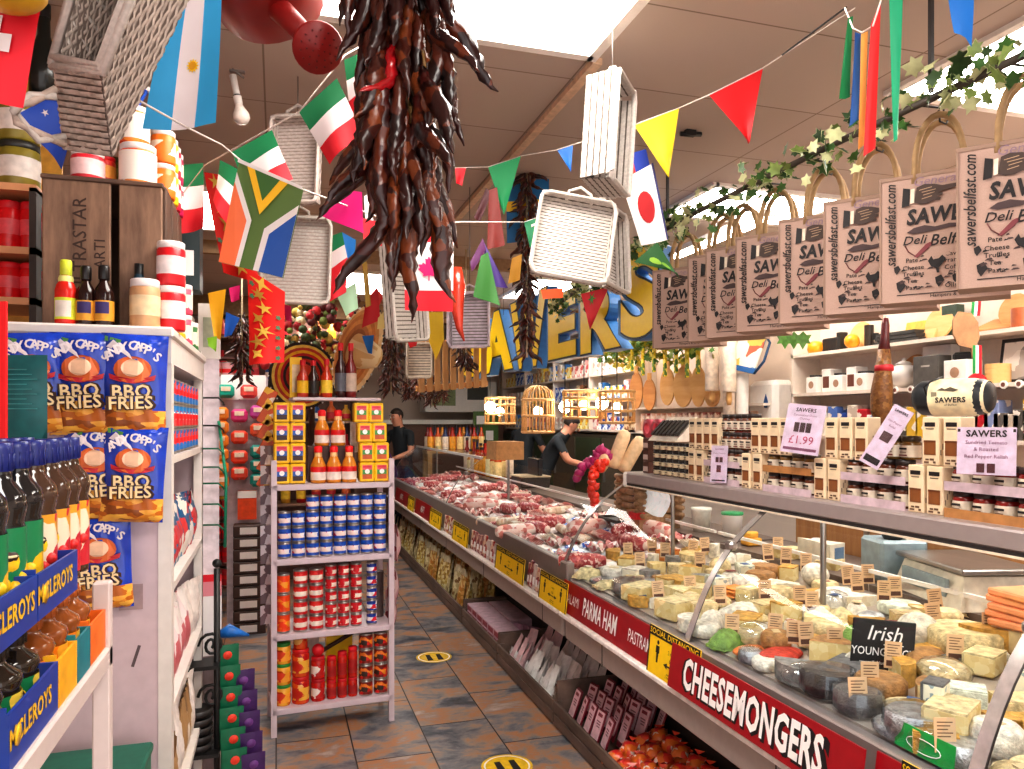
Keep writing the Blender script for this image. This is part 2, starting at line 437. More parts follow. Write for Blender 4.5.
def counter(name, label, y0, y1, canopy, joints):
    fz = FZ[0] = .795 if canopy else .868
    t = thing(name, label, 'counter', tr(1.9, (y0 + y1) / 2, 0), 'glass fronted serve-over counters')
    o = V((1.9, (y0 + y1) / 2, 0)); L = lambda mb: (setattr(mb, 'T', None), mb)[1]
    def part(n, mb, par=None):
        mb.v = [v - o for v in mb.v]; return ob(n, mb, par or t)
    part('plinth', MB().bx(1.75, 2.7, y0, y1, 0, .5, DARK))
    part('body', MB().bx(1.46, 2.72, y0, y1, .5, .78, GREYM))
    b = MB().bx(XF, 1.5, y0, y1, .49, .615, BUMP, None, .012)
    y = y0 + .3
    while y < y1: b.bx(XF - .002, XF, y, y + .004, .492, .612, DARK); y += 1.25
    part('bumper', b)
    part('bumper_strip', MB().bx(1.365, 1.45, y0, y1, .612, .634, mat('#f4ece6', .35), None, .004))
    part('fascia', MB().bx(1.425, 1.47, y0, y1, .635, fz, GREYP, None, .006))
    dk = MB(); dk.add([(1.47, y0, .80), (1.47, y1, .80), (2.3, y1, deck_z(2.3)), (2.3, y0, deck_z(2.3)), (1.47, y0, .78), (1.47, y1, .78), (2.3, y1, .78), (2.3, y0, .78)],
                      [(0, 3, 2, 1), (0, 1, 5, 4), (2, 3, 7, 6), (0, 4, 7, 3), (1, 2, 6, 5)], mat('#b8aba0', .35, .4, var=.05))
    part('deck', dk)
    part('back_ledge', MB().bx(2.3, 2.72, y0, y1, .78, .935, mat('#6e5d54', .45)))
    part('back_rail', MB().bx(2.29, 2.305, y0, y1, .985, 1.0, WHITE2))
    gl = glass('#f4fbff', .12)
    ys = [y0] + joints + [y1]
    for a, c in zip(ys[:-1], ys[1:]):
        g = MB(); pts = curve_pts(0)
        g.grid(lambda u, v: V((pts[int(round(v * 10))].x, a + .012 + u * (c - a - .024), pts[int(round(v * 10))].z)), 1, 10, gl)
        part('glass_pane', g)
    for y in joints + ([y1] if not canopy else []):
        s = MB(); strap(s, y, .035, mat('#cfc9c6', .25, .6), .006); strap(s, y - .021, .006, DARK, .007)
        s.box((1.62, y, 1.135), (.035, .05, .035), STEEL, None, .01)
        part('glass_joint', s)
    if canopy:
        c = MB().bx(1.74, 2.2, y0, y1, 1.276, 1.33, mat('#a79b99', .4, .3, var=.04), None, .006)
        c.bx(1.742, 1.77, y0, y1, 1.264, 1.277, DARK); c.bx(1.738, 1.745, y0, y1, 1.26, 1.266, mat('#e8d9c4', .4))
        cs_ = part('canopy_shelf', c)
        part('end_cap', MB().bx(1.73, 2.2, y1 - .01, y1 + .02, 1.255, 1.335, WHITE, None, .01), cs_)
        lt = MB().bx(1.9, 1.95, y0 + .05, y1 - .05, 1.265, 1.283, mat('#fff2dc', .5, var=0, emit=10))
        part('light_tube', lt, cs_)
        for y in (2.37, 1.0, 3.5): part('post', MB().cyl(.011, deck_z(1.95), 1.285, STEEL, 8, tr(1.95, y, 0)))
    else:
        part('glass_top', MB().bx(1.76, 2.05, S3 - .0, y1, 1.262, 1.27, gl))
        part('glass_edge', MB().bx(1.75, 1.775, S3, y1, 1.255, 1.278, mat('#d6d0cc', .3, .3)))
        for y in (S3 + .02, y1 - .06): part('post', MB().cyl(.012, deck_z(2.0), 1.26, STEEL, 8, tr(2.02, y, 0)))
        e = MB(); pts = curve_pts(y1)
        e.add([(p.x, p.y, p.z) for p in pts] + [(2.05, y1, 1.265), (2.05, y1, .8), (FX, y1, .8)], [tuple(range(len(pts) + 3))], glass('#e6f2f6', .2))
        part('glass_end', e)
    return t
counter('cheese_counter', 'glass fronted cheese counter with canopy shelf carrying jars and boxes', .35, S2 - .002, True, [S0, S1])
counter('meat_counter', 'far glass fronted meat counter without any shelf of jars on it', S2 + .035, 9.95, False, [3.7, S3])

# hanging strips added to brighten the open meat display
for i, (y, lb) in enumerate(((4.6, 'slim added strip light over the meat counter beside the onions'), (6.6, 'slim added strip light over the middle of the meat counter'), (8.8, 'slim added strip light over the far end of the meat counter'))):
    t = thing('added_strip_light', lb, 'strip light', tr(2.9, y, 2.86), 'added strip lights over the counter')
    ob('housing', MB().bx(-.05, .05, -.6, .6, 0, .04, WHITE), t)
    ob('tube', MB().bx(-.03, .03, -.58, .58, -.02, 0, mat('#fff0d8', .5, var=0, emit=26)), t)
    ob('cord', MB().tube([(0, 0, .04), (0, 0, .14)], .004, WHITE), t)

# ------------------------------------------------------------------ signs on the fascia
def onfascia(y, z, x=1.392): return fr(V((x, y, z)), (0, -1, 0), (0, 0, 1))
LT = V((1.405, 0, 0))
def sign_tilt(y, z): return fr(V((1.398, y, z)), (0, -1, 0), (.14, 0, 1))
def red_sign(ya, yb, label, parts_, h=.155):
    w = ya - yb
    M = sign_tilt((ya + yb) / 2, .636 + h / 2) @ tr(0, 0, .034 if 'CHEESE' in label else 0)
    t = thing('counter_sign', label, 'sign', M, 'red lettered signs along the counter')
    ob('board', MB().bx(-w / 2, w / 2, -h / 2, h / 2, -.006, 0, mat('#9c0f1c', .35, var=.08)), t)
    for s, cx, size, bold, sx, outl in parts_:
        mb = MB()
        if outl: mb.text(s, tr(.005, -.004, .0004), size, INK, bold + .03, 0, .0006, sx)
        mb.text(s, None, size, WTXT, bold, 0, .0016, sx)
        ob('lettering', mb, t, tr(cx, -.004, 0))
    return t
yA, yB = YX(675, 1.385), YX(868, 1.385)
w = yA - yB
red_sign(yA, yB, 'red sign with large white outlined word CHEESEMONGERS', [('CHEESEMONGERS', -.02 * w, .142, .034, w * .86 / .142 / 9.7, True)])
yC = YX(905, 1.39)
red_sign(yB - .004, yC - .25, 'dark red sign with thin white letters beyond the cheesemongers sign', [('SURF', -.02, .075, .0, .8, False)])
yD, yE = YX(561, 1.39), YX(652, 1.39)
w = yD - yE
red_sign(yD, yE, 'red sign reading salami, parma ham and pastrami', [('SALAMI', -.36 * w, .068, .0, .78, False), ('PARMA HAM', -.03 * w, .115, .022, .56, False), ('PASTRAMI', .38 * w, .075, .002, .62, False)])
def social(x0, x1, label, big=True):
    ya, yb = YX(x0, 1.38), YX(x1, 1.38)
    w = ya - yb; h = .178 if x0 > 600 else .15
    M = fr(V((1.378, (ya + yb) / 2, .636 + h / 2)), (0, -1, 0), (.1, 0, 1))
    t = thing('distancing_sign', label, 'sign', M, 'yellow social distancing signs on the counter')
    ob('board', MB().bx(-w / 2, w / 2, -h / 2, h / 2, -.004, 0, YEL), t)
    b = MB().bx(-w / 2, w / 2, h * .3, h / 2, .0, .0012, INK)
    for a in (-1, 1): b.bx(a * w * .48, a * w * .5, -h / 2, h / 2, 0, .0012, INK)
    ob('header', b, t)
    k = MB(); k.text('SOCIAL DISTANCING', tr(0, h * .4, .001), h * .17, YEL, .01, 0, .001, w / (h * .17) / 10.2)
    ob('lettering', k, t)
    g = MB()
    for a in (-1, 1):
        X = a * w * .3
        g.sph(.009, (X, h * .2, 0), INK, 8, 5, (1, 1, .2))
        g.prism([(X - .012, h * .13), (X + .012, h * .13), (X + .013, -h * .02), (X + .007, -h * .02), (X + .005, -h * .22), (X - .005, -h * .22), (X - .007, -h * .02), (X - .013, -h * .02)], .001, INK)
    g.prism([(-w * .16, -h * .18), (-w * .09, -h * .12), (-w * .09, -h * .165), (w * .09, -h * .165), (w * .09, -h * .12), (w * .16, -h * .18), (w * .09, -h * .24), (w * .09, -h * .195), (-w * .09, -h * .195), (-w * .09, -h * .24)], .001, INK)
    g.text('2 metres', tr(0, h * .1, 0), h * .12, INK, 0, 0, .001, .8); g.text('6.5ft', tr(0, -.01, 0), h * .12, INK)
    g.text('please keep\n2 metres apart', tr(0, -h * .37, 0), h * .075, INK)
    ob('pictogram', g, t)
social(900, 974, 'yellow social distancing sign past the end of the red cheesemongers sign')
social(649, 699, 'yellow social distancing sign between the two red counter signs')
social(540, 567, 'yellow social distancing sign just before the salami and parma ham sign')
social(496, 524, 'yellow social distancing sign, second beyond the parma ham sign')
social(453, 468, 'yellow social distancing sign, third beyond the parma ham sign')
social(430, 441, 'small yellow social distancing sign nearest the counter far end')
social(408, 414, 'yellow social distancing sign at the very far end of the meat counter')
# dark red boards at far end and packs shown in the lower window between the signs
for a, b, lb in ((395, 408, 'short dark red board on the fascia at the meat counter far end'), (414.6, 430, 'dark red board on the fascia between the two farthest yellow signs'),):
    red_sign(YX(a, 1.39), YX(b, 1.39), lb, [('MEATS', 0, .09, .01, .7, False)], .15)
pk = [pmat(['#b58a86', '#8c2c34', '#d8c3bc', '#6a2a34', '#caa08c'], 60), pmat(['#a83a34', '#d8b49a', '#7c2228', '#e2d2c8'], 50), pmat(['#d8c07a', '#b0502c', '#e6d6b0', '#8a3a22'], 45), mat('#c9b6b0', .3)]
def packs_between(xa, xb, lbl, n):
    ya, yb = YX(xa, 1.39), YX(xb, 1.39); w = (ya - yb) / n
    for i in range(n):
        h = .135 + R.random() * .025
        M = fr(V((1.405, ya - w * (i + .5), .636 + h / 2)), (0, -1, 0), (.1, 0, 1))
        m = R.choice(pk)
        mb = MB().box((0, 0, -.004), (w * .88, h, .012), m, None, .005)
        k = single('meat_packet', mb, f'vacuum packet {lbl}, {o_(i)} from far end', 'packet', M, 'vacuum packets standing along the counter fascia')
        ob('price_label', MB().bx(-w * .25, w * .25, -h * .3, -h * .02, .0025, .004, WTXT), k)
packs_between(469, 495, 'on the fascia before the second yellow sign', 8)
packs_between(525, 539, 'between the two yellow signs nearest the parma ham sign', 5)
packs_between(442.5, 452.5, 'on the fascia beside the third yellow sign', 4)

# ================================================================== CHEESES
def PD(x, y, h=0):
    r = ray(x, y); X = 1.6
    for _ in range(6):
        z = deck_z(X) + h; d = (z - EYE) / r.z; X = r.x * d
    return EY + r * d
RIND = {'cream': '#dcc698', 'white': '#e4dccd', 'gold': '#c99a48', 'orange': '#e07e3c', 'grey': '#8d8883', 'ash': '#6d6a69', 'brown': '#a87a48', 'pale': '#e2d0a0', 'red': '#c8402c', 'blue': '#d9dccb', 'silver': '#c8c8ca', 'green': '#7a9a4a', 'black': '#2a2a2e'}
PASTE = pmat(['#e2cd94', '#dcc48a', '#e8d6a4', '#d8bd7c'], 70, .5); PASTEW = pmat(['#e8dfc8', '#ded2b6', '#efe8d6'], 60, .5); PASTEB = pmat(['#efe8cf', '#efe8cf', '#efe8cf', '#9fb0b0', '#efe8cf'], 110, .5)
PASTEO = mat('#e8964a', .45, var=.1)
def rind(k): 
    return mat(RIND[k], .35 if k in ('silver', 'black') else .65, .85 if k == 'silver' else 0, var=.4, sc=45, bump=.6, bsc=140)
def cheese(kind, look, r, h, paste=None):
    rm = rind(look); pm = paste or PASTE; mb = MB()
    if kind == 'wheel': mb.cyl(r, 0, h, rm, 20, None, rm, min(h * .22, .012))
    elif kind in ('half wheel', 'wedge'):
        a = PI if kind == 'half wheel' else .95
        prof = [(r * .985, 0), (r, h * .15), (r, h * .85), (r * .985, h)]
        T = None if kind == 'half wheel' else tr(-r * .6, 0, 0) @ rz(-a / 2)
        n = 12 if kind == 'half wheel' else 7
        mb.lathe(prof, rm, n, T, True, arc=a)
        top = [(r * math.cos(a * i / n), r * math.sin(a * i / n), h) for i in range(n + 1)] + [(0, 0, h)]
        mb.poly(top, pm if look == 'cream' else rm, T); mb.poly([(p[0], p[1], 0) for p in top][::-1], rm, T)
        mb.poly([(0, 0, 0), (r, 0, 0), (r, 0, h), (0, 0, h)], pm, T)
        e = (r * math.cos(a), r * math.sin(a))
        mb.poly([(e[0], e[1], 0), (0, 0, 0), (0, 0, h), (e[0], e[1], h)], pm, T)
    elif kind == 'block':
        mb.box((0, 0, h / 2), (r * 1.7, r * 1.25, h), pm, None, .006)
        mb.box((0, 0, h - .002), (r * 1.68, r * 1.23, .006), rm); mb.box((0, r * .62, h / 2), (r * 1.66, .006, h * .9), rm)
    elif kind == 'ball':
        mb.sph(r, (0, 0, r * .8), rm, 16, 10, (1, 1, .85))
    elif kind == 'loaf':
        mb.sph(r, (0, 0, h * .5), rm, 16, 10, (1.35, .8, h / 2 / r))
    elif kind == 'slab':
        for i in range(4): mb.box(((i % 2) * .006, 0, h * (i + .5) / 4), (r * 2, r * 1.3, h / 4 - .002), pm, None, .004)
    elif kind == 'pack':
        mb.grid(lambda u, v: V(((u - .5) * r * 2.2, (v - .5) * r * 1.5, h * (math.sin(PI * u) * math.sin(PI * v)) ** .4 + .004 * math.sin(17 * u + 9 * v))), 10, 8, rm)
        mb.box((0, 0, .006), (r * 2.1, r * 1.4, .012), rm)
    return mb
nm = {'wheel': 'round_cheese', 'half wheel': 'half_round_cheese', 'wedge': 'cheese_wedge', 'block': 'cheese_block', 'ball': 'cheese_ball', 'loaf': 'cheese_loaf', 'slab': 'cheese_stack', 'pack': 'wrapped_cheese'}
WRAP = glass('#f6f8fa', .5, .12)
def put_cheese(x, y, kind, look, r, h, lab, rot=0, paste=None, lift=0, wrap=False):
    p = PD(x, y); p.x = max(p.x, 1.455 + r); p.z = deck_z(p.x) + lift
    o = single(nm[kind], cheese(kind, look, r, h, paste), lab, 'cheese', tr(p) @ rz(rot), 'cheeses in the glass counter')
    if wrap:
        k = MB(); n = 16
        k.lathe([(r * 1.02, 0), (r * 1.05, h * .5), (r * 1.0, h * 1.04), (r * .4, h * 1.07), (.001, h * 1.05)], WRAP, n, None, False)
        ob('cling_film', k, o)
    return o
B = 'blue'
# x, y = base of the cheese as the photograph shows it
CH = [
 (802, 700, 'wheel', 'black', .062, .055, 'round in shiny black film with silver edge, by letters NG of the red sign', 0),
 (857, 711, 'wheel', 'ash', .05, .05, 'grey mouldy cheese drum between black film wheel and pale silver wheel', 0),
 (905, 741, 'wheel', 'silver', .06, .055, 'silver grey rind cheese drum nearest the green tray at counter front', 0),
 (868, 742, 'wheel', 'silver', .05, .02, 'flat silver foil disc lying before the grey mouldy drum', 0),
 (895, 742, 'wheel', 'silver', .05, .014, 'low foil saucer of cheese between silver drum and red sign', 0),
 (880, 697, 'wheel', 'brown', .055, .05, 'golden brown crusted drum right below the black slate board', 0),
 (930, 735, 'wheel', 'gold', .075, .05, 'mottled gold wheel under the small blue veined piece', 0),
 (770, 690, 'half wheel', 'grey', .085, .045, 'white topped cheese slab with grey rind above the letters MON', 2.4),
 (828, 680, 'half wheel', 'ash', .09, .05, 'dark grey half wheel with pale cut face left of the slate board', 3.6),
 (835, 663, 'wedge', 'brown', .12, .06, 'tan ribbed wedge leaning left of the black slate board', 1.9),
 (952, 740, 'block', 'cream', .06, .075, 'tall pale block with a tag beside the last glass joint', .5),
 (960, 700, 'block', 'brown', .05, .03, 'white block with brown rind on purple paper near the last glass joint', .3),
 (935, 705, 'wedge', 'brown', .09, .05, 'white wedge with red brown rind beside the last glass joint', 2.2),
 (965, 650, 'wheel', 'pale', .085, .06, 'large cut yellow wheel below the stacked orange slabs', 0),
 (990, 645, 'half wheel', 'gold', .08, .06, 'yellow half wheel tucked behind the large cut yellow wheel', 2.9),
 (985, 672, 'block', 'pale', .05, .05, 'pale yellow block standing under the paper price tags by the last glass joint', .4),
 (925, 668, 'loaf', 'brown', .05, .05, 'bread coloured oval cheese right of the slate board', .4),
 (905, 664, 'loaf', 'cream', .038, .045, 'small tan cut oval cheese touching the slate board', 1.2),
 (918, 645, 'ball', 'white', .05, .05, 'round white cheese ball behind the bread coloured oval', 0),
 (780, 660, 'loaf', 'red', .055, .03, 'flat red waxed cheese with white label above the word CHEESE', .3),
 (750, 655, 'loaf', 'orange', .04, .025, 'small orange waxed cheese beside the red waxed one', .2),
 (740, 665, 'wheel', 'silver', .03, .035, 'small silver topped tub at the corner of the cheesemongers sign', 0),
 (755, 672, 'wheel', 'white', .035, .03, 'little white cheese in wrap behind the cheesemongers sign', 0),
 (745, 632, 'block', 'gold', .06, .05, 'yellow orange block with paper tag beyond the red waxed cheese', .7),
 (712, 650, 'pack', 'green', .045, .05, 'green and clear wrapped parcel behind the second yellow sign', .3),
 (712, 625, 'pack', 'white', .05, .045, 'white wrapped parcel at the foot of the middle glass joint', .9),
 (738, 596, 'slab', 'orange', .05, .035, 'stack of orange red slices beside the middle glass joint', .2, PASTEO),
 (745, 615, 'pack', 'white', .07, .04, 'large white wrapped cheese under the orange red slices', .1),
 (780, 590, 'wedge', 'white', .1, .03, 'long white wedge pointing to the middle of the cheese deck', 2.5),
 (655, 622, 'block', 'cream', .07, .06, 'big cream block with flat brown top just above the word PARMA', .3),
 (640, 600, 'block', 'pale', .07, .055, 'pale square block above the word SALAMI', .4),
 (598, 602, 'wheel', 'grey', .08, .05, 'stack of greyish wrapped rounds at the foot of the far glass joint', 0),
 (598, 585, 'wheel', 'silver', .07, .015, 'flat silver foil round lying on the greyish rounds', 0),
 (680, 605, 'wedge', 'pale', .11, .06, 'thick pale yellow wedge wrapped in clear film above PASTRAMI', 1.2),
 (665, 645, 'wheel', 'white', .045, .04, 'small white round with grey edge behind the second yellow sign', 0),
 (650, 640, 'half wheel', 'white', .05, .04, 'white half round next to the small white round', .7),
 (672, 590, 'block', 'gold', .055, .05, 'amber block on the deck between the two glass joints', .2),
 (635, 580, 'block', 'white', .05, .05, 'white oblong block with tag behind the pale square block', .5),
 (655, 575, 'wedge', 'cream', .08, .05, 'cream wedge with paper tag in the second row beyond PARMA HAM', .9),
 (690, 580, 'wedge', 'gold', .08, .055, 'golden wedge left of the middle glass joint', 2.0),
 (700, 565, 'half wheel', 'cream', .08, .05, 'cream half wheel high on the deck by the middle glass joint', 1.2),
 (668, 560, 'block', 'orange', .05, .045, 'deep orange cheddar block near the back rail', .4, PASTEO),
 (720, 575, 'ball', 'cream', .04, .04, 'cream coloured ball behind the middle glass joint', 0),
 (800, 612, 'pack', 'white', .06, .035, 'clear wrapped pale cheese left of the steel post', .3),
 (820, 630, 'wedge', 'pale', .1, .045, 'pale broad wedge below the steel post', 2.2),
 (850, 640, 'pack', 'green', .03, .04, 'little net of green and red sweets in film near the slate board', .5),
 (835, 600, 'loaf', 'white', .07, .04, 'white oval cheese right of the steel post', .4),
 (815, 585, 'ball', 'white', .045, .04, 'white ball behind the steel post', 0),
 (855, 605, 'wedge', 'white', .11, .035, 'white pointed wedge in the middle of the deck behind the slate board', 2.6),
 (870, 620, 'pack', 'silver', .05, .025, 'silver wrapped blue cheese behind the slate board', .5),
 (900, 612, 'wheel', 'blue', .06, .03, 'pale blue rimmed round in the back row behind the slate board', 0),
 (790, 560, 'block', 'pale', .06, .05, 'pale block in the back row behind the middle joint', .1),
 (765, 575, 'wheel', 'brown', .055, .04, 'small brown wheel in the back row near the middle joint', 0),
 (830, 570, 'block', 'cream', .06, .04, 'cream block in the back row right of the steel post', .6),
 (620, 560, 'half wheel', 'gold', .06, .045, 'amber half wheel close to the far glass joint', 1.1),
 (770, 635, 'pack', 'white', .05, .035, 'clear bag of pale cheese curds behind the yellow orange block', 1.1),
 (700, 600, 'block', 'cream', .05, .05, 'cream cube against the middle glass joint', .8),
 (620, 618, 'wedge', 'white', .07, .035, 'white wedge lying behind the salami sign', 1.7),
 (960, 610, 'pack', 'pale', .06, .03, 'yellow wrapped slices in front of the weighing scale', .4),
 (720, 607, 'loaf', 'cream', .045, .035, 'cream oval in film just past the middle joint', .9),
]
for c in CH:
    x, y, k, look, r, h, lab, rot = c[:8]
    wr = k == 'wheel' and look in ('black', 'silver', 'ash', 'grey')
    put_cheese(x, y, k, look, r * 1.3, h * 1.22, lab, rot, c[8] if len(c) > 8 else (PASTEW if look == 'white' else None), 0, wr)
# a few that lie on other cheeses
put_cheese(936, 725, 'block', 'ash', .04, .05, 'small grey green blue cheese block on the mottled gold wheel', .5, PASTEB, .064)
put_cheese(895, 700, 'block', 'silver', .025, .04, 'small foil wrapped block between golden drum and silver drum', .2, PASTEB)
# orange slabs at the back right
for i in range(5):
    p = PX(1000, 640, 2.15); p.z = deck_z(2.15) + .0 + i * .022
    q = single('cheese_slab', MB().box((.01 * (i % 2), .015 * i % .03, .011), (.17, .22, .021), mat('#eda070', .5, var=.1), None, .005), f'broad orange slab of sliced cheese at counter back, {rowname(i, 5)} of the pile', 'cheese', tr(V((2.2, 1.72, deck_z(2.2) + .075 + i * .022))) @ rz(.15 - .06 * i), 'orange cheese slabs in a pile')
single('cheese_crate', MB().bx(-.08, .08, -.1, .1, 0, .074, mat('#e4cfa0', .6), None, .004), 'pale block under the pile of orange slabs', 'block', tr(V((2.2, 1.72, deck_z(2.2)))))
# green tray & slate board
p = PD(932, 752)
t = thing('green_card', 'green card with pale oval standing by the front yellow distancing sign', 'card', fr(V((1.458, p.y - .02, .835)), (0, -1, 0), (.12, 0, 1)))
ob('board', MB().bx(-.085, .085, -.03, .03, -.003, 0, mat('#1d9a48', .4)), t)
ob('print', MB().tube([(.05 * math.cos(a * .4), .016 * math.sin(a * .4) - .005, .001) for a in range(17)], .0012, WTXT, 4), t)
p = PD(878, 676)
M = fr(V((p.x + .02, p.y, p.z + .085)), CAMR, (.06, .03, 1)) @ Matrix.Rotation(-.1, 4, 'Z')
t = thing('slate_board', 'black slate board with white chalk words about Irish Young Buck', 'sign', M)
ob('board', MB().box((0, 0, -.004), (.19, .16, .007), mat('#1b1a1c', .6), None, .002), t)
k = MB().text('Irish', tr(.0, .038, 0), .062, WTXT, .004, .25); k.text('YOUNG BUCK', tr(0, -.016, 0), .034, WTXT, .01, 0, .0008, .85); k.text('raw milk blue cheese', tr(-.01, -.048, 0), .014, WTXT)
k.bx(.0, .06, .006, .0085, 0, .001, WTXT)
ob('chalk_lettering', k, t)
def FILL():
    done = [(o.location.x, o.location.y) for o in COL.objects if o.get('group') == 'cheeses in the glass counter']
    n = 0
    for y in (1.38, 1.52, 1.66, 1.8, 1.94, 2.08, 2.22, 2.72, 2.86):
        if all((a - 1.522) ** 2 + (b - y) ** 2 > .0075 for a, b in done):
            o = single('round_cheese', cheese('wheel', ('silver', 'ash', 'grey')[n % 3], .058, .05 + .012 * (n % 2), None), f'grey or silver wrapped round right behind the red counter sign, {o_(n)} from near end', 'cheese', tr(V((1.522, y, deck_z(1.522)))), 'cheeses in the glass counter')
            done.append((1.522, y)); n += 1
    KN = [('wedge', 'pale', 'pale yellow wedge'), ('block', 'cream', 'cream block'), ('wheel', 'white', 'small white round'), ('half wheel', 'gold', 'golden half round'), ('wedge', 'white', 'white wedge'), ('pack', 'white', 'film wrapped white piece'), ('block', 'gold', 'amber block'), ('wheel', 'cream', 'cream round'), ('loaf', 'cream', 'cream oval'), ('wheel', 'brown', 'brown round'), ('block', 'blue', 'blue veined block'), ('pack', 'pale', 'film wrapped yellow piece'), ('half wheel', 'grey', 'grey rind half round')]
    for j in range(7):
        n = 0; y = .5 + .05 * (j % 2)
        while y < 3.58:
            X = 1.51 + j * .11
            if all((a - X) ** 2 + (b - y) ** 2 > .0042 for a, b in done):
                k, lk, nm2 = R.choice(KN); r = R.uniform(.05, .07)
                single(nm[k], cheese(k, lk, r, R.uniform(.035, .075), PASTEB if lk == 'blue' else (PASTEW if lk == 'white' else None)), f'{nm2} among the packed cheeses, {o_(n)} from near end, {o_(j)} row from glass', 'cheese', tr(V((X, y, deck_z(X)))) @ rz(R.uniform(0, 6)), 'cheeses in the glass counter')
                if R.random() < .5:
                    o = COL.objects[-1]; hz = max(v.co.z for v in o.data.vertices); q = R.uniform(-.3, .3)
                    ob('label', MB().box((0, 0, hz + .001), (R.uniform(.03, .05), R.uniform(.02, .035), .0015), mat(R.choice(['#f0ece6', '#d8c49c', '#8a3a34', '#3a5a8c', '#c8b088', '#e8e0d0', '#6a8a5a']), .5), rz(q)), o)
                if R.random() < .12:
                    o = COL.objects[-1]; o = o.parent or o
                    ob('cling_film', MB().sph(r * 1.12, (0, 0, .03), WRAP, 12, 8, (1, .9, .036 / r)), o)
                n += 1
            y += .118
# price tags
TAGM = mat('#dcb890', .7, var=.08)
def tagproto():
    b = MB().box((0, .0, 0), (.044, .068, .0016), TAGM)
    p1 = MB()
    for i in range(5): p1.bx(-.016, .016 - .005 * (i % 3), .024 - i * .007, .0262 - i * .007, .0009, .0012, mat('#6a4a30', .7))
    p2 = MB().bx(-.017, .017, -.028, -.014, .0009, .0012, mat('#5a3a2c', .7))
    p3 = MB().cyl(.0008, -.075, -.034, mat('#d8d0c4', .4), 5, Matrix.Rotation(-PI / 2, 4, 'X'))
    return Proto('price_tag', 'price tag', b, [('print', p1), ('price_box', p2), ('spike', p3)], 'paper price tags stuck in the cheeses')
TG = tagproto()
TL = [(870, 676, 'leaning on the slate board'), (858, 692, 'stuck in the golden brown drum'), (893, 655, 'at the corner of the slate board'), (775, 625, 'above the red waxed cheese'), (794, 632, 'left of two tags by the steel post foot'), (806, 634, 'right of two tags by the steel post foot'),
      (835, 640, 'in the tan ribbed wedge'), (732, 625, 'on the yellow orange block'), (800, 596, 'at the lower end of the steel post'), (812, 602, 'next to the lower end of the steel post'), (806, 562, 'tall beside the steel post'), (848, 575, 'on the white oval cheese'), (857, 582, 'on the white pointed wedge'),
      (884, 591, 'left tag of a pair before the weighing scale'), (895, 587, 'right tag of a pair before the weighing scale'), (868, 574, 'left of the scale on the back row'), (935, 600, 'upper of two before the orange slabs'), (933, 615, 'lower of two before the orange slabs'), (990, 625, 'white sheet over the large yellow wheel'), (1003, 600, 'standing against the orange slabs'),
      (955, 648, 'on the front of the large cut yellow wheel'), (778, 545, 'highest of a cluster by the middle joint'), (768, 552, 'lowest of a cluster by the middle joint'), (786, 556, 'third of a cluster by the middle joint'), (700, 560, 'behind the middle joint high up'), (693, 548, 'next to the back rail before the middle joint'), (640, 560, 'on the white oblong block'), (652, 545, 'tall one near the far end of the back rail'),
      (628, 550, 'beside the far glass joint'), (705, 545, 'by the yellow pieces on the back rail'), (665, 550, 'on the deep orange cheddar block'), (690, 585, 'brown framed one near the thick yellow wedge'), (720, 595, 'on the orange red slices'), (765, 590, 'on the long white wedge'), (945, 735, 'on the tall pale block'), (658, 590, 'stuck in the amber block')]
for x, y, w_ in TL:
    p = PD(x, y, .07)
    TG.put(fr(p, CAMR + V((0, 0, R.uniform(-.12, .12))), (.1, .08, 1)) @ Matrix.Scale(1.15, 4), 'kraft paper price tag ' + w_)
# back ledge: scale, small wrapped wedge, papers
FILL()
def led(x, y): return PZ(x, y, .935)
M = fr(V((2.52, 1.96, .937)), (-.30, -1, 0), (0, 0, 1)) 
M = tr(2.5, 2.3, .937) @ rz(-.25) @ Matrix.Scale(1.25, 4)
t = thing('weighing_scale', 'grey and cream weighing scale on the back ledge of the cheese counter', 'scale', M)
SCW = mat('#e4dccb', .4); SCG = mat('#8fa0a6', .4)
ob('body', MB().add([(-.14, -.24, 0), (.14, -.24, 0), (.14, .1, 0), (-.14, .1, 0), (-.10, -.2, .09), (.12, -.2, .09), (.12, .1, .09), (-.10, .1, .09)], [(0, 1, 2, 3), (4, 7, 6, 5), (0, 4, 5, 1), (1, 5, 6, 2), (2, 6, 7, 3), (3, 7, 4, 0)], SCW), t)
ob('platter', MB().box((.0, -.05, .105), (.24, .34, .016), STEEL, None, .004), t)
ob('display_panel', MB().box((-.126, -.05, .05), (.012, .22, .05), SCG, Matrix.Rotation(.0, 4, 'Y')), t)
ob('head', MB().box((-.08, .2, .07), (.16, .14, .14), SCG, None, .01).box((-.02, .2, .145), (.1, .12, .012), SCW), t)
ob('knob', MB().sph(.035, (-.1, .17, .16), BLACK, 10, 7, (1, 1, 1)), t)
p = led(838, 566)
put = single('packed_wedge', MB().prism([(-.09, -.04), (.1, -.02), (-.09, .06)], .085, SCW).bx(-.092, -.06, -.03, .03, .02, .07, mat('#6a88a8', .5)), 'white packed wedge with blue mark on the back ledge left of the scale', 'packed cheese', tr(V((2.42, 2.98, .937))) @ rz(1.9) @ Matrix.Scale(1.2, 4))
single('blue_white_cup', MB().lathe([(.001, 0), (.025, 0), (.03, .09), (.027, .09), (.022, .01)], [WHITE, WHITE, mat('#3a6ab8', .4), WHITE], 12), 'small blue and white cup beside the packed wedge on the ledge', 'cup', tr(V((2.52, 3.1, .937))))
single('yellow_block_pile', MB().box((0, 0, .02), (.09, .07, .04), mat('#f0b040', .5), None, .006).box((.01, .01, .055), (.07, .05, .03), mat('#f4be50', .5), rz(.3), .006), 'yellow butter pieces piled on the ledge behind the middle glass joint', 'butter', tr(V((2.42, 3.5, .937))))
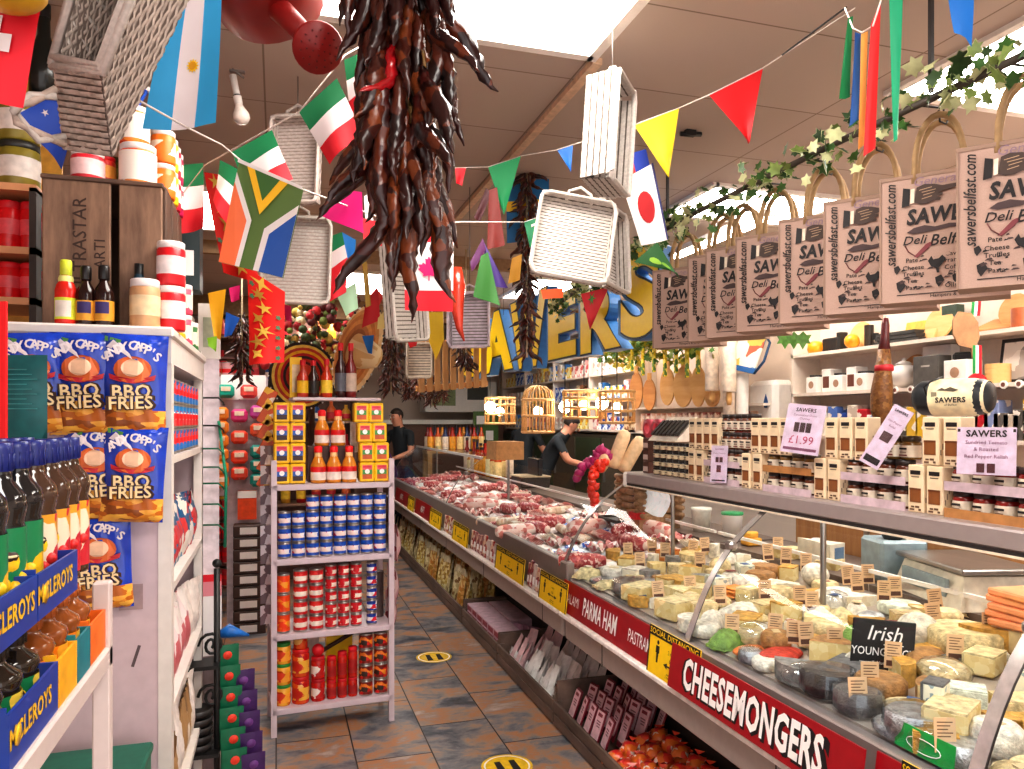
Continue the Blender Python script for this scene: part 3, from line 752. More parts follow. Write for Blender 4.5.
single('takeaway_tub', MB().lathe([(.001, 0), (.05, 0), (.06, .12), (.063, .125), (.063, .14), (.001, .142)], mat('#e6e2d4', .3), 16), 'white lidded tub on the back ledge near the far glass joint', 'tub', tr(V((2.45, 4.05, .937))))
single('takeaway_tub', MB().lathe([(.001, 0), (.05, 0), (.06, .12), (.063, .125), (.063, .14), (.001, .142)], [WHITE2] * 3 + [mat('#2c9a58', .4)] * 2, 16), 'white tub with green lid on the back ledge near the far glass joint', 'tub', tr(V((2.5, 3.8, .937))))
t = thing('paper_roll', 'white wrapping paper sheet with added glow hanging at the end of the canopy shelf', 'paper', tr(V((2.14, 4.1, 1.05))))
ob('sheet', MB().grid(lambda u, v: V((-.02 + .05 * math.sin(v * 3), (.5 - u) * .36, .18 * v + .01 * math.sin(u * 6))), 6, 6, mat('#fbf8f2', .6, emit=.25)), t)  # paper is given a glow of its own by emission
ob('red_label', MB().bx(-.06, .0, .08, .18, -.05, -.01, RED), t)
t = thing('splash_board', 'light wooden board behind the back ledge of the cheese counter', 'panel', tr(2.74, 2.2, .6))
ob('board', MB().bx(0, .025, -1.6, 1.35, 0, .75, wood('#a06c40', '#b98654', (2, 30, 2))), t)
for i in range(3): ob('upright', MB().bx(-.012, 0, -1.0 + i * .9, -.97 + i * .9, .33, .75, STEEL), t)
# ================================================================== MEAT DISPLAY
HAM = pmat(['#e8b0a4', '#d88a7e', '#f0d0c4', '#cc7068', '#f4e0d6'], 40, .35); SAL = pmat(['#b84a4c', '#a03a3e', '#cc7068', '#e8c4b8', '#b84a4c'], 120, .35)
FAT = mat('#ecd2c2', .4, var=.1); PROSC = pmat(['#d07a78', '#e0a098', '#f0dcd0', '#bc5458', '#f4e8e0'], 26, .35, stretch=(1, 3, 1)); PALE = pmat(['#e9d6c0', '#dfc0a4', '#f2e6d6', '#d0a88c'], 50, .4)
BLUEW = pmat(['#e8eef4', '#e8eef4', '#3a62b4', '#e8eef4', '#c8d0dc'], 60, .25); CLEAR = pmat(['#e6d8d2', '#c8a8a4', '#f4ecea', '#b07c7a', '#ded0cc'], 40, .2)
def m_slices(m):
    b = MB()
    for i in range(7): b.cyl(.05, 0, .004, m, 12, tr(i * .014 - .04, R.uniform(-.006, .006), .012 + .002 * i) @ Matrix.Rotation(.55, 4, 'Y'))
    return b
def m_joint(m, L=.16, r=.05):
    return MB().lathe([(.001, -L), (r * .6, -L * .97), (r * .95, -L * .7), (r, 0), (r * .9, L * .6), (r * .55, L * .95), (.001, L)], [m] * 5 + [FAT], 12, tr(0, 0, r) @ Matrix.Rotation(PI / 2, 4, 'X'))
def m_salami(m, L=.17, r=.028):
    return MB().lathe([(.001, -L), (r * .6, -L * .98), (r, -L * .9), (r * 1.02, 0), (r, L * .9), (r * .55, L * .98), (.001, L)], m, 10, tr(0, 0, r) @ Matrix.Rotation(PI / 2, 4, 'X'))
def m_pack(m): 
    return MB().grid(lambda u, v: V(((u - .5) * .15, (v - .5) * .11, .028 * (math.sin(PI * u) * math.sin(PI * v)) ** .5 + .004 * math.sin(19 * u + 13 * v))), 10, 8, m)
def m_fold(m):
    return MB().grid(lambda u, v: V(((u - .5) * .2 + .01 * math.sin(v * 9), (v - .5) * .13, .02 + .018 * math.sin(u * 22 + v * 3) + .012 * math.sin(v * 8))), 26, 6, m)
MEAT = [('sliced_ham', 'pink sliced ham fanned out', m_slices(HAM)), ('sliced_salami', 'dark red sliced salami fanned out', m_slices(SAL)), ('cured_joint', 'rosy cured ham joint', m_joint(HAM)), ('cured_joint', 'deep red cured beef joint', m_joint(SAL, .13, .045)),
        ('salami_stick', 'thick red salami', m_salami(SAL)), ('salami_stick', 'pale floury salami', m_salami(PALE, .15, .03)), ('meat_packet', 'clear packet of pink meat', m_pack(CLEAR)), ('meat_packet', 'blue and white wrapped packet', m_pack(BLUEW)), ('folded_ham', 'ruffled pile of dry cured ham', m_fold(PROSC)), ('folded_ham', 'ruffled pale ham slices', m_fold(HAM)), ('sliced_sausage', 'pale sausage slices in a fan', m_slices(PALE))]
MEAT.append(('meat_packet', 'white papered packet', m_pack(pmat(['#f2ebe4', '#f2ebe4', '#e4d0c6', '#d8a8a0'], 20, .4))))
MEAT = [(n, l, b.mesh(n)) for n, l, b in MEAT]
rows = [1.55, 1.68, 1.81, 1.94, 2.07, 2.2]
for j, X in enumerate(rows):
    y = 3.74; i = 0
    while y < 9.8:
        k = R.choice((0, 0, 1, 2, 3, 4, 5, 6, 6, 6, 7, 8, 9, 9, 10, 11, 11, 11)) if y < 6.8 else R.choice((6, 6, 11, 11, 0, 1, 9, 4, 3, 6))
        if y < 4.3 and j < 3 and R.random() < .75: k = 7
        elif y < 4.8 and R.random() < .3: k = 8
        n, l, me = MEAT[k]
        M = tr(X + R.uniform(-.015, .015), y, deck_z(X) + .003) @ rz(R.uniform(-.6, .6) + (PI / 2 if k in (2, 3, 4, 5) and R.random() < .6 else 0)) @ Matrix.Scale(1.0 + .0 * j, 4)
        o = link(n, me, None, M)
        tag(o, f'{l}, {o_(i)} along from near end, {o_(j)} row from glass', 'meat', 'sliced and cured meats on the deck')
        if y < 6.5 and R.random() < .25:
            pass
        i += 1; y += .155 + .03 * (j > 3) + R.uniform(0, .02)
# things on the ledge behind the meats
p = PX(525, 460, 2.05)
def cardbox(name, label, M, d, m=CARD, flap=True):
    t = thing(name, label, 'box', M)
    w, l, h = d
    b = MB().bx(-w / 2, w / 2, -l / 2, l / 2, 0, .006, m)
    for a in (-1, 1): b.bx(a * w / 2 - .003, a * w / 2 + .003, -l / 2, l / 2, 0, h, m); b.bx(-w / 2, w / 2, a * l / 2 - .003, a * l / 2 + .003, 0, h, m)
    ob('tray', b, t)
    if flap: ob('flap', MB().box((0, 0, h), (w, l * .98, .006), m), t)
    return t
cardbox('cardboard_box', 'brown cardboard box on the glass top of the meat counter', tr(P(505, 459, 6.55).x, P(505, 459, 6.55).y, 1.272), (.24, .3, .15))
M = tr(PX(527, 478, 2.25)) ; M = tr(2.45, 7.3, .937)
t = thing('counter_scale', 'black and tan counter scale on the ledge behind the sliced meats', 'scale', M)
ob('body', MB().box((0, 0, .05), (.3, .36, .1), mat('#3a3432', .4), None, .01), t)
ob('platter', MB().box((0, 0, .11), (.32, .36, .015), mat('#d8c4a4', .35), None, .004), t)
ob('display', MB().box((.05, 0, .2), (.05, .34, .18), mat('#2c2c30', .3), None, .01), t)
cardbox('small_carton', 'small dark carton of pots on the ledge beside the strings of onions', tr(2.42, 4.95, .937), (.15, .2, .16), mat('#3c2c38', .5))
cardbox('shallow_crate', 'shallow tan crate on the ledge in front of the onion strings', tr(2.38, 4.62, .937), (.2, .3, .07), mat('#c09060', .6), False)
# onion strings: each a thing with its bulbs as parts
def onion_string(label, pts, n, m, r):
    t = thing('onion_string', label, 'onion string', tr(pts[0]))
    pts = [V(p) - V(pts[0]) for p in pts]
    ob('cord', MB().tube(pts, .004, LINEN, 5), t)
    me = MB().lathe([(.001, -r), (r * .7, -r * .75), (r, -.1 * r), (r * .8, r * .6), (r * .3, r * .95), (r * .12, r * 1.3), (.001, r * 1.35)], m, 10).mesh('onion')
    for i in range(n):
        f = i / max(1, n - 1) * (len(pts) - 1); k = min(int(f), len(pts) - 2)
        q = pts[k].lerp(pts[k + 1], f - k) + V((R.uniform(-.02, .02), R.uniform(-.02, .02), R.uniform(-.012, .012)))
        link('onion', me, t, tr(q) @ Matrix.Rotation(R.uniform(-1, 1), 4, 'X') @ Matrix.Rotation(R.uniform(-1, 1), 4, 'Y'))
D_ON = 4.9
onion_string('string of purple pink onions arching over the basket of sticks', [P(576, 480, D_ON), P(582, 467, D_ON), P(592, 460, D_ON), P(603, 450, D_ON), P(611, 456, D_ON)], 26, mat('#b02a6a', .3, var=.3), .029)
onion_string('string of red orange bulbs hanging down beside the basket of sticks', [P(606, 462, D_ON - .1), P(595, 470, D_ON - .1), P(592, 485, D_ON - .1), P(596, 498, D_ON - .1), P(597, 506, D_ON - .1)], 22, mat('#e0341e', .3, var=.25), .028)
SKIN_S = mat('#e2c49c', .6, var=.15, bump=.2)
for i, (a, b, lb) in enumerate((((612, 468), (626, 430), 'fat pale salami sausage leaning up beside the onions, farther one'), ((622, 472), (642, 437), 'fat pale salami sausage leaning up beside the onions, nearer one'), ((598, 470), (608, 455), 'short pale sausage poking out between the onion strings'))):
    A, Bq = P(a[0], a[1], D_ON), P(b[0], b[1], D_ON)
    L = (Bq - A)
    single('pale_salami', MB().tube([(0, 0, 0), L * .03, L * .15, L * .8, L * .95, L], [.02, .04, .045, .045, .036, .012], SKIN_S, 12), lb, 'salami', tr(A))
t = thing('stick_basket', 'rustic basket of stacked brown sticks under the pale salamis', 'basket', tr(2.25, 4.35, 1.0))
BK = wood('#7a5638', '#b8926a', (20, 20, 6))
for i in range(6):
    for a in (-1, 1):
        ob('stick', MB().tube([(-.16, a * .13 + R.uniform(-.01, .01), i * .044), (.0, a * .13, i * .044 + .004), (.16, a * .13 + R.uniform(-.01, .01), i * .044)], .017, BK, 7), t)
        ob('stick', MB().tube([(a * .13, -.2, i * .044 + .022), (a * .13, 0, i * .044 + .024), (a * .13, .2, i * .044 + .022)], .017, BK, 7), t)
ob('tray', MB().bx(-.14, .14, -.15, .15, -.07, .01, BK), t)
cardbox('dark_tray', 'black tray lying on the meat deck in front of the onion strings', tr(2.14, 4.55, deck_z(2.14) + .06), (.16, .3, .02), DARK, False)

# ================================================================== CRATES ON THE FLOOR
CW = wood('#4e3f38', '#7c665a', (6, 2, 6)); CX0 = 1.385
def crate(label, y0, y1, h, hend):
    t = thing('floor_crate', label, 'crate', tr(CX0, (y0 + y1) / 2, 0), 'wooden crates under the counter')
    L = y1 - y0
    n = 2
    for i in range(n): ob('slat', MB().bx(0, .016, -L / 2, L / 2, .01 + i * (h - .01) / n, .01 + (i + 1) * (h - .01) / n - .008, CW, None, .003), t)
    for a in (-1, 1):
        ob('end_board', MB().bx(.016, .36, a * L / 2 - a * .016, a * L / 2, .01, hend, CW, None, .003), t)
    ob('bottom_board', MB().bx(.016, .36, -L / 2 + .016, L / 2 - .016, .01, .026, CW), t)
    for a in (-1, 1): ob('corner_post', MB().bx(.016, .04, a * (L / 2 - .016), a * (L / 2 - .04), .026, h, CW), t)
crate('wooden crate on the floor holding dark red packs and orange sweets', .6, 3.74, .14, .24)
crate('wooden crate on the floor holding little white pyramid bags', 3.76, 4.81, .14, .2)
crate('wooden crate on the floor holding flat pink boxes', 4.83, 5.8, .14, .2)
crate('long wooden crate on the floor holding bags of pale dried pasta', 5.82, 10.2, .14, .2)
# pink labelled dark red packs
def packp():
    b = MB().box((0, 0, .085), (.012, .075, .17), mat('#7a1a2c', .35), None, .005)
    l = MB().bx(-.0085, -.006, -.034, .034, .03, .16, mat('#e4bcc4', .5))
    w = MB().bx(-.0095, -.0085, -.02, .02, .135, .15, mat('#8a2a3a', .5))
    for i in range(3): w.bx(-.0095, -.0085, -.02, .018 - .006 * i, .11 - i * .012, .115 - i * .012, mat('#8a5060', .5))
    return Proto('label_pack', 'packet', b, [('label', l), ('print', w)], 'dark red packs with pink labels in the crate')
PK = packp()
for j in range(4):
    for i in range(5):
        x = CX0 + .06 + j * .082; y = 3.66 - i * .1 - .02 * j
        PK.put(tr(x, y, .05 + .022 * j) @ rz(R.uniform(-.25, .25)) @ Matrix.Rotation(.35, 4, 'Y'), f'dark red pack with pink label, {o_(i)} from crate far end, {o_(j)} row from aisle')
SWM = pmat(['#e0482c', '#e8782c', '#f0d8cc', '#d82c2c', '#f2e4da'], 40, .3)
def sweetp():
    b = MB().grid(lambda u, v: V(((u - .5) * .085, (v - .5) * .075, .03 * (math.sin(PI * u) * math.sin(PI * v)) ** .6 + .004 * math.sin(20 * u) * math.cos(15 * v))), 8, 8, SWM)
    c = MB()
    for a in (-1, 1): c.add([(a * .042, 0, .004), (a * .06, -.025, .012), (a * .06, .025, .008)], [(0, 1, 2)], SWM)
    return Proto('sweet_wrapper', 'sweet', b, [('twist', c)], 'orange red wrapped sweets in the crate')
SWP = sweetp()
k = 0
for lay in range(2):
    for j in range(4):
        for i in range(16):
            x = CX0 + .06 + j * .075; y = 3.14 - i * .1 - R.uniform(0, .03)
            SWP.put(tr(x, y, .06 + .03 * lay + .025 * j) @ rz(R.uniform(-1.5, 1.5)) @ Matrix.Rotation(-.5 + R.uniform(-.4, .4), 4, 'Y'), f'orange red wrapped sweet, {o_(i)} from the pink packs, {o_(j)} row from aisle, {"lower" if lay == 0 else "upper"} layer')
# white pyramid bags
WB = [mat('#eee8e6', .3), mat('#ecc8cc', .35), mat('#d2cac8', .3), mat('#f6f2f0', .3)]
def bagp(m):
    b = MB().grid(lambda u, v: V(((u - .5) * .1 * (1 - v * .25), (.5 - abs(u - .5)) * .0 + .028 * math.sin(PI * u) * (1 - v) ** .7 + .004 * math.sin(21 * u + 8 * v), v * .17)), 10, 8, m)
    b.grid(lambda u, v: V(((u - .5) * .1 * (1 - v * .25), -.028 * math.sin(PI * u) * (1 - v) ** .7, v * .17)), 10, 8, m)
    l = MB().bx(-.02, .02, -.03, -.024, .03, .07, WTXT)
    return Proto('snack_bag', 'bag', b, [('label', l)], 'small shiny bags in the crate')
BGP = [bagp(m) for m in WB]
for j in range(3):
    for i in range(10):
        y = 4.72 - i * .095; 
        BGP[1 if i < 3 else R.choice((0, 2, 3, 0))].put(tr(CX0 + .08 + j * .1, y + R.uniform(-.02, .02), .05 + .02 * j) @ rz(-PI / 2 + R.uniform(-.5, .5)) @ Matrix.Rotation(-.42, 4, 'X'), f'{"pinkish" if i < 3 else "silvery white"} pointed snack bag, {o_(i)} from crate far end, {o_(j)} row from aisle')
# pink flat boxes
for j in range(2):
    for i in range(6):
        for k in range(3):
            y = 5.68 - i * .15
            if i > 3 and j == 1 and k > 0: continue
            b = MB().box((0, 0, 0), (.16, .145, .05), mat('#d3b4c0', .4), None, .003); 
            o = single('pink_box', b, f'flat lilac pink box, {o_(i)} from crate far end, {rowname(k, 3)} layer, {"aisle" if j == 0 else "counter"} side', 'box', tr(CX0 + .11 + j * .17, y, .055 + k * .052), 'flat pink boxes in the crate')
            ob('front_print', MB().bx(-.0815, -.0801, -.06, .06, -.018, .016, mat('#9c3a4c', .4)), o)
for i in range(4):
    o = single('treat_bag', bagp(mat('#c89ab0', .35)).parts and MB().grid(lambda u, v: V(((u - .5) * .1, .02 * math.sin(PI * u), v * .1)), 8, 4, mat('#b88ca4', .3)), f'small mauve bag lying past the pink boxes, {o_(i)} from far end', 'bag', tr(CX0 + .2 + .03 * i, 4.98 - i * .04, .1) @ rz(-1.2), 'small mauve bags in the crate')
# pasta bags
PAS = [pmat(['#d8c070', '#c8a858', '#eadb9c', '#a88440', '#efe4b8'], 70, .35), pmat(['#d8a860', '#b8863c', '#e8cf90', '#cc8840'], 60, .35), pmat(['#c8ba8a', '#e6dcb4', '#8a6a40'], 55, .35)]
PBP = []
for m in PAS:
    b = MB().grid(lambda u, v: V(((u - .5) * .13, -.035 * math.sin(PI * u) * (1 - v ** 3), v * .27)), 8, 7, m); b.grid(lambda u, v: V(((u - .5) * .13, .035 * math.sin(PI * u) * (1 - v ** 3), v * .27)), 8, 7, m)
    PBP.append(Proto('pasta_bag', 'pasta', b, [('bag_top', MB().grid(lambda u, v: V(((u - .5) * (.13 - .06 * v), .006 * math.sin(u * 20), .265 + v * .06)), 8, 2, mat('#e8e0c0', .2)))], 'bags of dried pasta in the long crate'))
for j in range(3):
    for i in range(20):
        R.choice(PBP).put(tr(CX0 + .075 + j * .1, 10.05 - i * .215 + R.uniform(-.02, .02), .04 + .035 * j) @ rz(-PI / 2 + R.uniform(-.35, .35)) @ Matrix.Rotation(-.12, 4, 'X'), f'bag of pale dried pasta, {o_(i)} from the long crate far end, {o_(j)} row from aisle')

# ================================================================== CANOPY SHELF PRODUCTS
ZS = 1.33; XFs = 1.80
BOXM = mat('#e4cfae', .6, var=.08); AMB = mat('#85512a', .35)
def chutbox():
    b = MB().box((0, 0, .07), (.055, .058, .14), BOXM, None, .003)
    w = MB().bx(-.0288, -.0276, -.02, .02, .03, .07, AMB); w.bx(-.0292, -.0286, -.021, .021, .066, .072, mat('#6a3a1c', .4))
    t = MB().bx(-.0288, -.0276, -.018, .018, .112, .124, INK); t.bx(-.0288, -.0276, -.014, .014, .104, .107, mat('#6a5a4a', .6))
    for i, z in enumerate((.006, .014)): t.bx(-.0288, -.0276, -.02 + .006 * i, -.012 + .012 * i, z, z + .006, mat('#6a4a34', .6)); t.bx(-.0288, -.0276, .004, .02 - .005 * i, z, z + .005, mat('#6a4a34', .6))
    s = MB()
    for i in range(5): s.bx(-.02 + i * .007, -.017 + i * .007, -.0302, -.029, .03 + .016 * (i % 3), .045 + .018 * (i % 3), mat('#8a7460', .6))
    return Proto('chutney_box', 'box', b, [('window', w), ('print', t), ('side_print', s)], 'cream chutney gift boxes on the canopy shelf')
CB = chutbox()
def jarp(content, lid, name='chutney_jar', lab='#d9cdba'):
    b = MB().lathe([(.001, 0), (.027, 0), (.03, .004), (.03, .05), (.026, .056)], mat(content, .2), 12)
    l = MB().lathe([(.027, .056), (.0285, .057), (.0285, .072), (.001, .073)], mat(lid, .35), 12)
    p = MB().lathe([(.0306, .008), (.0306, .044)], mat(lab, .55), 12)
    k = MB()
    k.bx(-.0316, -.0312, -.014, .014, .031, .037, INK); k.bx(-.0316, -.0312, -.012, .012, .022, .0245, mat('#6a4a3a', .6)); k.bx(-.0316, -.0312, -.015, .015, .012, .016, mat('#7a2a2a', .6))
    return Proto(name, 'jar', b, [('lid', l), ('label', p), ('print', k)], 'little labelled jars on the canopy shelf')
JA = jarp('#5a2c18', '#241816'); JB = jarp('#7a1c18', '#2a1414'); JC = jarp('#6a4a1c', '#3a2a18'); POT = jarp('#2a1c18', '#1c1412', 'black_lidded_pot', '#d8c6a4')
def boxes(x0, x1, n, z, where, dep=1):
    ya, yb = YX(x0, XFs), YX(x1, XFs)
    for k in range(n):
        y = ya + (yb - ya) * (k + .5) / n
        for d in range(dep):
            M = tr(XFs + .03 + d * .057, y, z)
            if (ya - yb) / n < .059: M = M @ Matrix.Diagonal((1, max(.6, (ya - yb) / n / .0585), 1, 1))
            CB.put(M, f'cream chutney box {where}, {o_(k)} along')
boxes(687, 703, 2, ZS, 'on the shelf beside the lidded pots')
boxes(739.6, 762, 2, ZS, 'on the shelf right after the pink upright card')
boxes(812, 840, 2, ZS, 'on the shelf in the middle tower')
boxes(905.7, 943.5, 2, ZS, 'on the shelf under the wide pale card')
boxes(688, 718, 4, ZS + .142, 'stacked above the pink upright card')
boxes(750, 789, 4, ZS + .142, 'stacked left of the one ninety nine card')
boxes(823, 868, 3, ZS + .142, 'stacked between two lilac cards')
boxes(919, 962, 2, ZS + .142, 'stacked above the near tower under the black bag')
TRY = [mat('#c9b4bc', .5), mat('#b07c48', .65)]
def tray(x0, x1, z, jars, m, where, rows=1):
    ya, yb = YX(x0, XFs), YX(x1, XFs); L = ya - yb
    t = thing('jar_tray', f'{"lilac grey" if m is TRY[0] else "brown cardboard"} {"lower" if z < ZS + .03 else "upper"} display tray of jars {where}', 'tray', tr(XFs + .08, (ya + yb) / 2, z), 'display trays on the canopy shelf')
    b = MB().bx(-.08, .08, -L / 2, L / 2, 0, .004, m)
    ob('tray_base', b, t); ob('tray_front', MB().bx(-.082, -.078, -L / 2, L / 2, 0, .026, m), t); ob('tray_back', MB().bx(.078, .082, -L / 2, L / 2, 0, .06, m), t)
    n = max(1, int(L / .064))
    for r in range(rows):
        for k in range(n):
            jars.put(tr(XFs + .036 + r * .064, ya - L * (k + .5) / n, z + .004), f'labelled jar in the {"lower" if z < ZS + .03 else "upper"} tray {where}, {o_(k)} along')
tray(704, 739, ZS, JA, TRY[0], 'behind the pink upright card'); tray(704, 739, ZS + .075, JA, TRY[0], 'behind the pink upright card')
tray(763, 811, ZS, JA, TRY[0], 'under the one ninety nine card'); tray(763, 811, ZS + .075, JC, TRY[1], 'under the one ninety nine card')
tray(841, 905, ZS, JA, TRY[0], 'under the narrow tilted card'); tray(841, 905, ZS + .075, JA, TRY[0], 'under the narrow tilted card')
tray(944.5, 1060, ZS, JB, TRY[1], 'under the wide pale card'); tray(944.5, 1060, ZS + .075, JB, TRY[0], 'under the wide pale card')
# upper loose jars
for k in range(5):
    y = YX(719 + k * 6.2, XFs)
    for s in range(2): JA.put(tr(XFs + .05, y, ZS + .15 + s * .076), f'dark lidded jar stacked beside the upper chutney boxes, {o_(k)} along, {"lower" if s == 0 else "upper"}')
for k in range(2): JC.put(tr(XFs + .05, YX(884 + 14 * k, XFs), ZS + .152), f'amber jar with white label below the black bag, {"first" if k == 0 else "second"} along')
for k in range(4):
    for s in range(2): JB.put(tr(XFs + .16 - .03 * s, YX(1000 + k * 18, XFs), ZS + .152 + .076 * s), f'dark red jar at the near shelf end, {o_(k)} along, {"lower" if s == 0 else "upper"}')
# pots four rows at far end
for i in range(6):
    for s in range(4):
        POT.put(tr(XFs + .04, YX(651 + i * 6.2, XFs), ZS + s * .041) @ Matrix.Diagonal((.8, .8, .56, 1)), f'squat black lidded pot at shelf far end, {o_(i)} along, {rowname(s, 4)} layer')
for i in range(3):
    single('pot_carton', MB().box((0, 0, .03), (.05, .06, .06), mat('#5a3428', .5), None, .003).bx(-.026, -.0251, -.025, .025, .01, .035, mat('#d8c2b8', .5)), f'small brown carton at the far tip of the canopy shelf, {rowname(i, 3)}', 'carton', tr(XFs + .05, 3.56, ZS + i * .061), 'small brown cartons')
t = thing('bar_display', 'dark slanted rack of thin chocolate bars above the lidded pots', 'rack', tr(1.87, YX(670, 1.87), ZS + .17))
ob('wedge_stand', MB().prism([(-.05, 0), (.07, 0), (.07, .12)], .28, mat('#e6dccc', .5), Matrix.Rotation(PI / 2, 4, 'X') @ tr(0, 0, -.14)), t)
for i in range(7): ob('bar', MB().box((0, 0, 0), (.1, .028, .012), mat('#2a1f1c', .4), tr(.0, -.12 + i * .04, .066) @ Matrix.Rotation(-PI / 4, 4, 'Y'), .002), t)
for i in range(2): single('red_ribbon_pack', MB().lathe([(.03, -.02), (.05, -.02), (.05, .02), (.03, .02), (.03, -.02)], mat('#d65a6a', .4), 16, Matrix.Rotation(PI / 2, 4, 'Y')), f'pink ring shaped pack behind the slanted bar rack, {"farther" if i == 0 else "nearer"} one', 'packet', tr(1.95, 3.75 - i * .1, ZS + .23), 'pink ring shaped packs')
# cards
LIL = mat('#cdbcd0', .45)
def card(label, M, w, h, txt):
    t = thing('price_card', label, 'price card', M, 'lilac price cards on the canopy shelf')
    ob('card', MB().bx(-w / 2, w / 2, -h / 2, h / 2, -.002, 0, LIL), t)
    ob('clear_holder', MB().bx(-w / 2 - .003, w / 2 + .003, -h / 2 - .003, h / 2 + .003, .002, .003, glass('#ffffff', .1)), t)
    k = MB()
    for s, x, y, size, b, m in txt: k.text(s, tr(x, y, .0005), size, m, b)
    ob('lettering', k, t)
    return t, k
MUL = mat('#7a4a66', .6)
up = (-.12, 0, 1)
NRM = lambda x, y, z, r=.35, u=(.16, .05, 1): fr(V((x, y, z)), (r, -1, 0), u)
PR = mat('#b04a68', .6)
t, k = card('lilac card with a price of one ninety nine standing above the jars', PX(803, 429, 1.77) and fr(PX(803, 429, 1.775), (.45, -.9, .0), (.25, -.06, 1)) @ Matrix.Rotation(-.1, 4, 'Z') @ Matrix.Scale(1.22, 4), .115, .145, [('SAWERS', 0, .055, .016, .02, INK), ('Caramelised Onion', 0, .04, .009, 0, MUL), ('Chutney', 0, .03, .009, 0, MUL), ('£1.99', 0, -.034, .034, 0, PR)])
g = MB()
for i in range(3): g.box((-.02 + i * .018, .004, .001), (.015, .028, .001), mat('#40282c', .5))
g.bx(-.05, .05, -.064, -.056, .0003, .001, MUL); ob('jar_picture', g, t)
t, k = card('narrow lilac card leaning strongly beside the hanging ham', fr(PX(886, 437, 1.77), (.5, -.86, 0), (.15, .03, 1)) @ Matrix.Rotation(-.5, 4, 'Z'), .062, .2, [('SAWERS', 0, .085, .011, .02, INK), ('Hot Pepper', 0, .05, .009, 0, MUL), ('Relish', 0, .035, .009, 0, MUL)])
g = MB().box((0, .0, .001), (.03, .03, .001), mat('#50383c', .5)); g.bx(-.024, .024, -.09, -.07, .0003, .001, INK); ob('jar_picture', g, t)
t, k = card('pink upright card with two jar pictures leaning on the trays', fr(PX(719, 464, 1.775), (.5, -.86, 0), (.1, .02, 1)), .075, .155, [('SAWERS', 0, .062, .01, .02, MUL), ('Onion Chutney', 0, .045, .009, 0, MUL)])
g = MB()
for i in range(2): g.box((-.009 + i * .018, .018, .001), (.014, .022, .001), mat('#40282c', .5))
g.box((0, -.02, .001), (.02, .03, .001), mat('#5a2c34', .5)); g.bx(-.03, .03, -.072, -.066, .0003, .001, INK); ob('jar_picture', g, t)
t, k = card('wide pale lilac card about chilli and tomato relish above the nearest jars', fr(PX(986, 451, 1.775), (.5, -.87, 0), (.1, .02, 1)), .135, .125, [('SAWERS', 0, .045, .024, .03, INK), ('Sundried Tomato', 0, .022, .0135, 0, MUL), ('& Roasted', 0, .004, .0135, 0, MUL), ('Red Pepper Relish', 0, -.015, .0135, 0, MUL)])
g = MB()
for i in range(2): g.box((-.012 + i * .024, -.045, .001), (.018, .024, .001), mat('#4a1c24', .5))
for a in (-1, 1): g.bx(a * .06, a * .066, .05, .058, .0003, .001, INK)
ob('jar_picture', g, t)
# black bag with cream wrap
c0 = PX(953, 411, 1.95); c0.z = ZS + .285 + .056
t = thing('wrapped_bag', 'black rolled bag with cream paper wrap lying on the chutney boxes', 'bag', fr(c0, (.35, -.94, 0), (0, 0, 1)) @ Matrix.Scale(.78, 4))
prof = [(.001, -.14), (.05, -.135), (.068, -.11), (.072, 0), (.068, .11), (.05, .135), (.001, .14)]
ob('roll', MB().lathe(prof, mat('#23282c', .4), 20, Matrix.Rotation(PI / 2, 4, 'Y')), t)
ob('paper_wrap', MB().lathe([(.0735, -.065), (.0745, 0), (.072, .08), (.06, .128)], mat('#e8dcb6', .5), 24, Matrix.Rotation(PI / 2, 4, 'Y')), t)
k = MB().text('SAWERS', tr(.02, -.012, .074), .028, INK, .03); k.text('of Belfast', tr(.02, -.03, .071), .012, INK); k.prism([(-.03, .02), (-.01, .03), (.0, .024), (.02, .032), (.05, .02), (.03, .014), (.0, .018)], .0006, mat('#5a5040', .6), tr(0, .006, .073))
k.prism([(.06, -.02), (.09, .01), (.095, -.02)], .0006, INK, tr(0, 0, .064)); k.bx(-.05, -.03, .0, .02, .0725, .0735, mat('#8a8068', .6))
ob('lettering', k, t)
ob('handle', MB().tube([(-.07, 0, .06), (-.07, .04, .085), (-.05, .06, .08), (-.03, .08, .02)], .004, BLACK, 6), t)
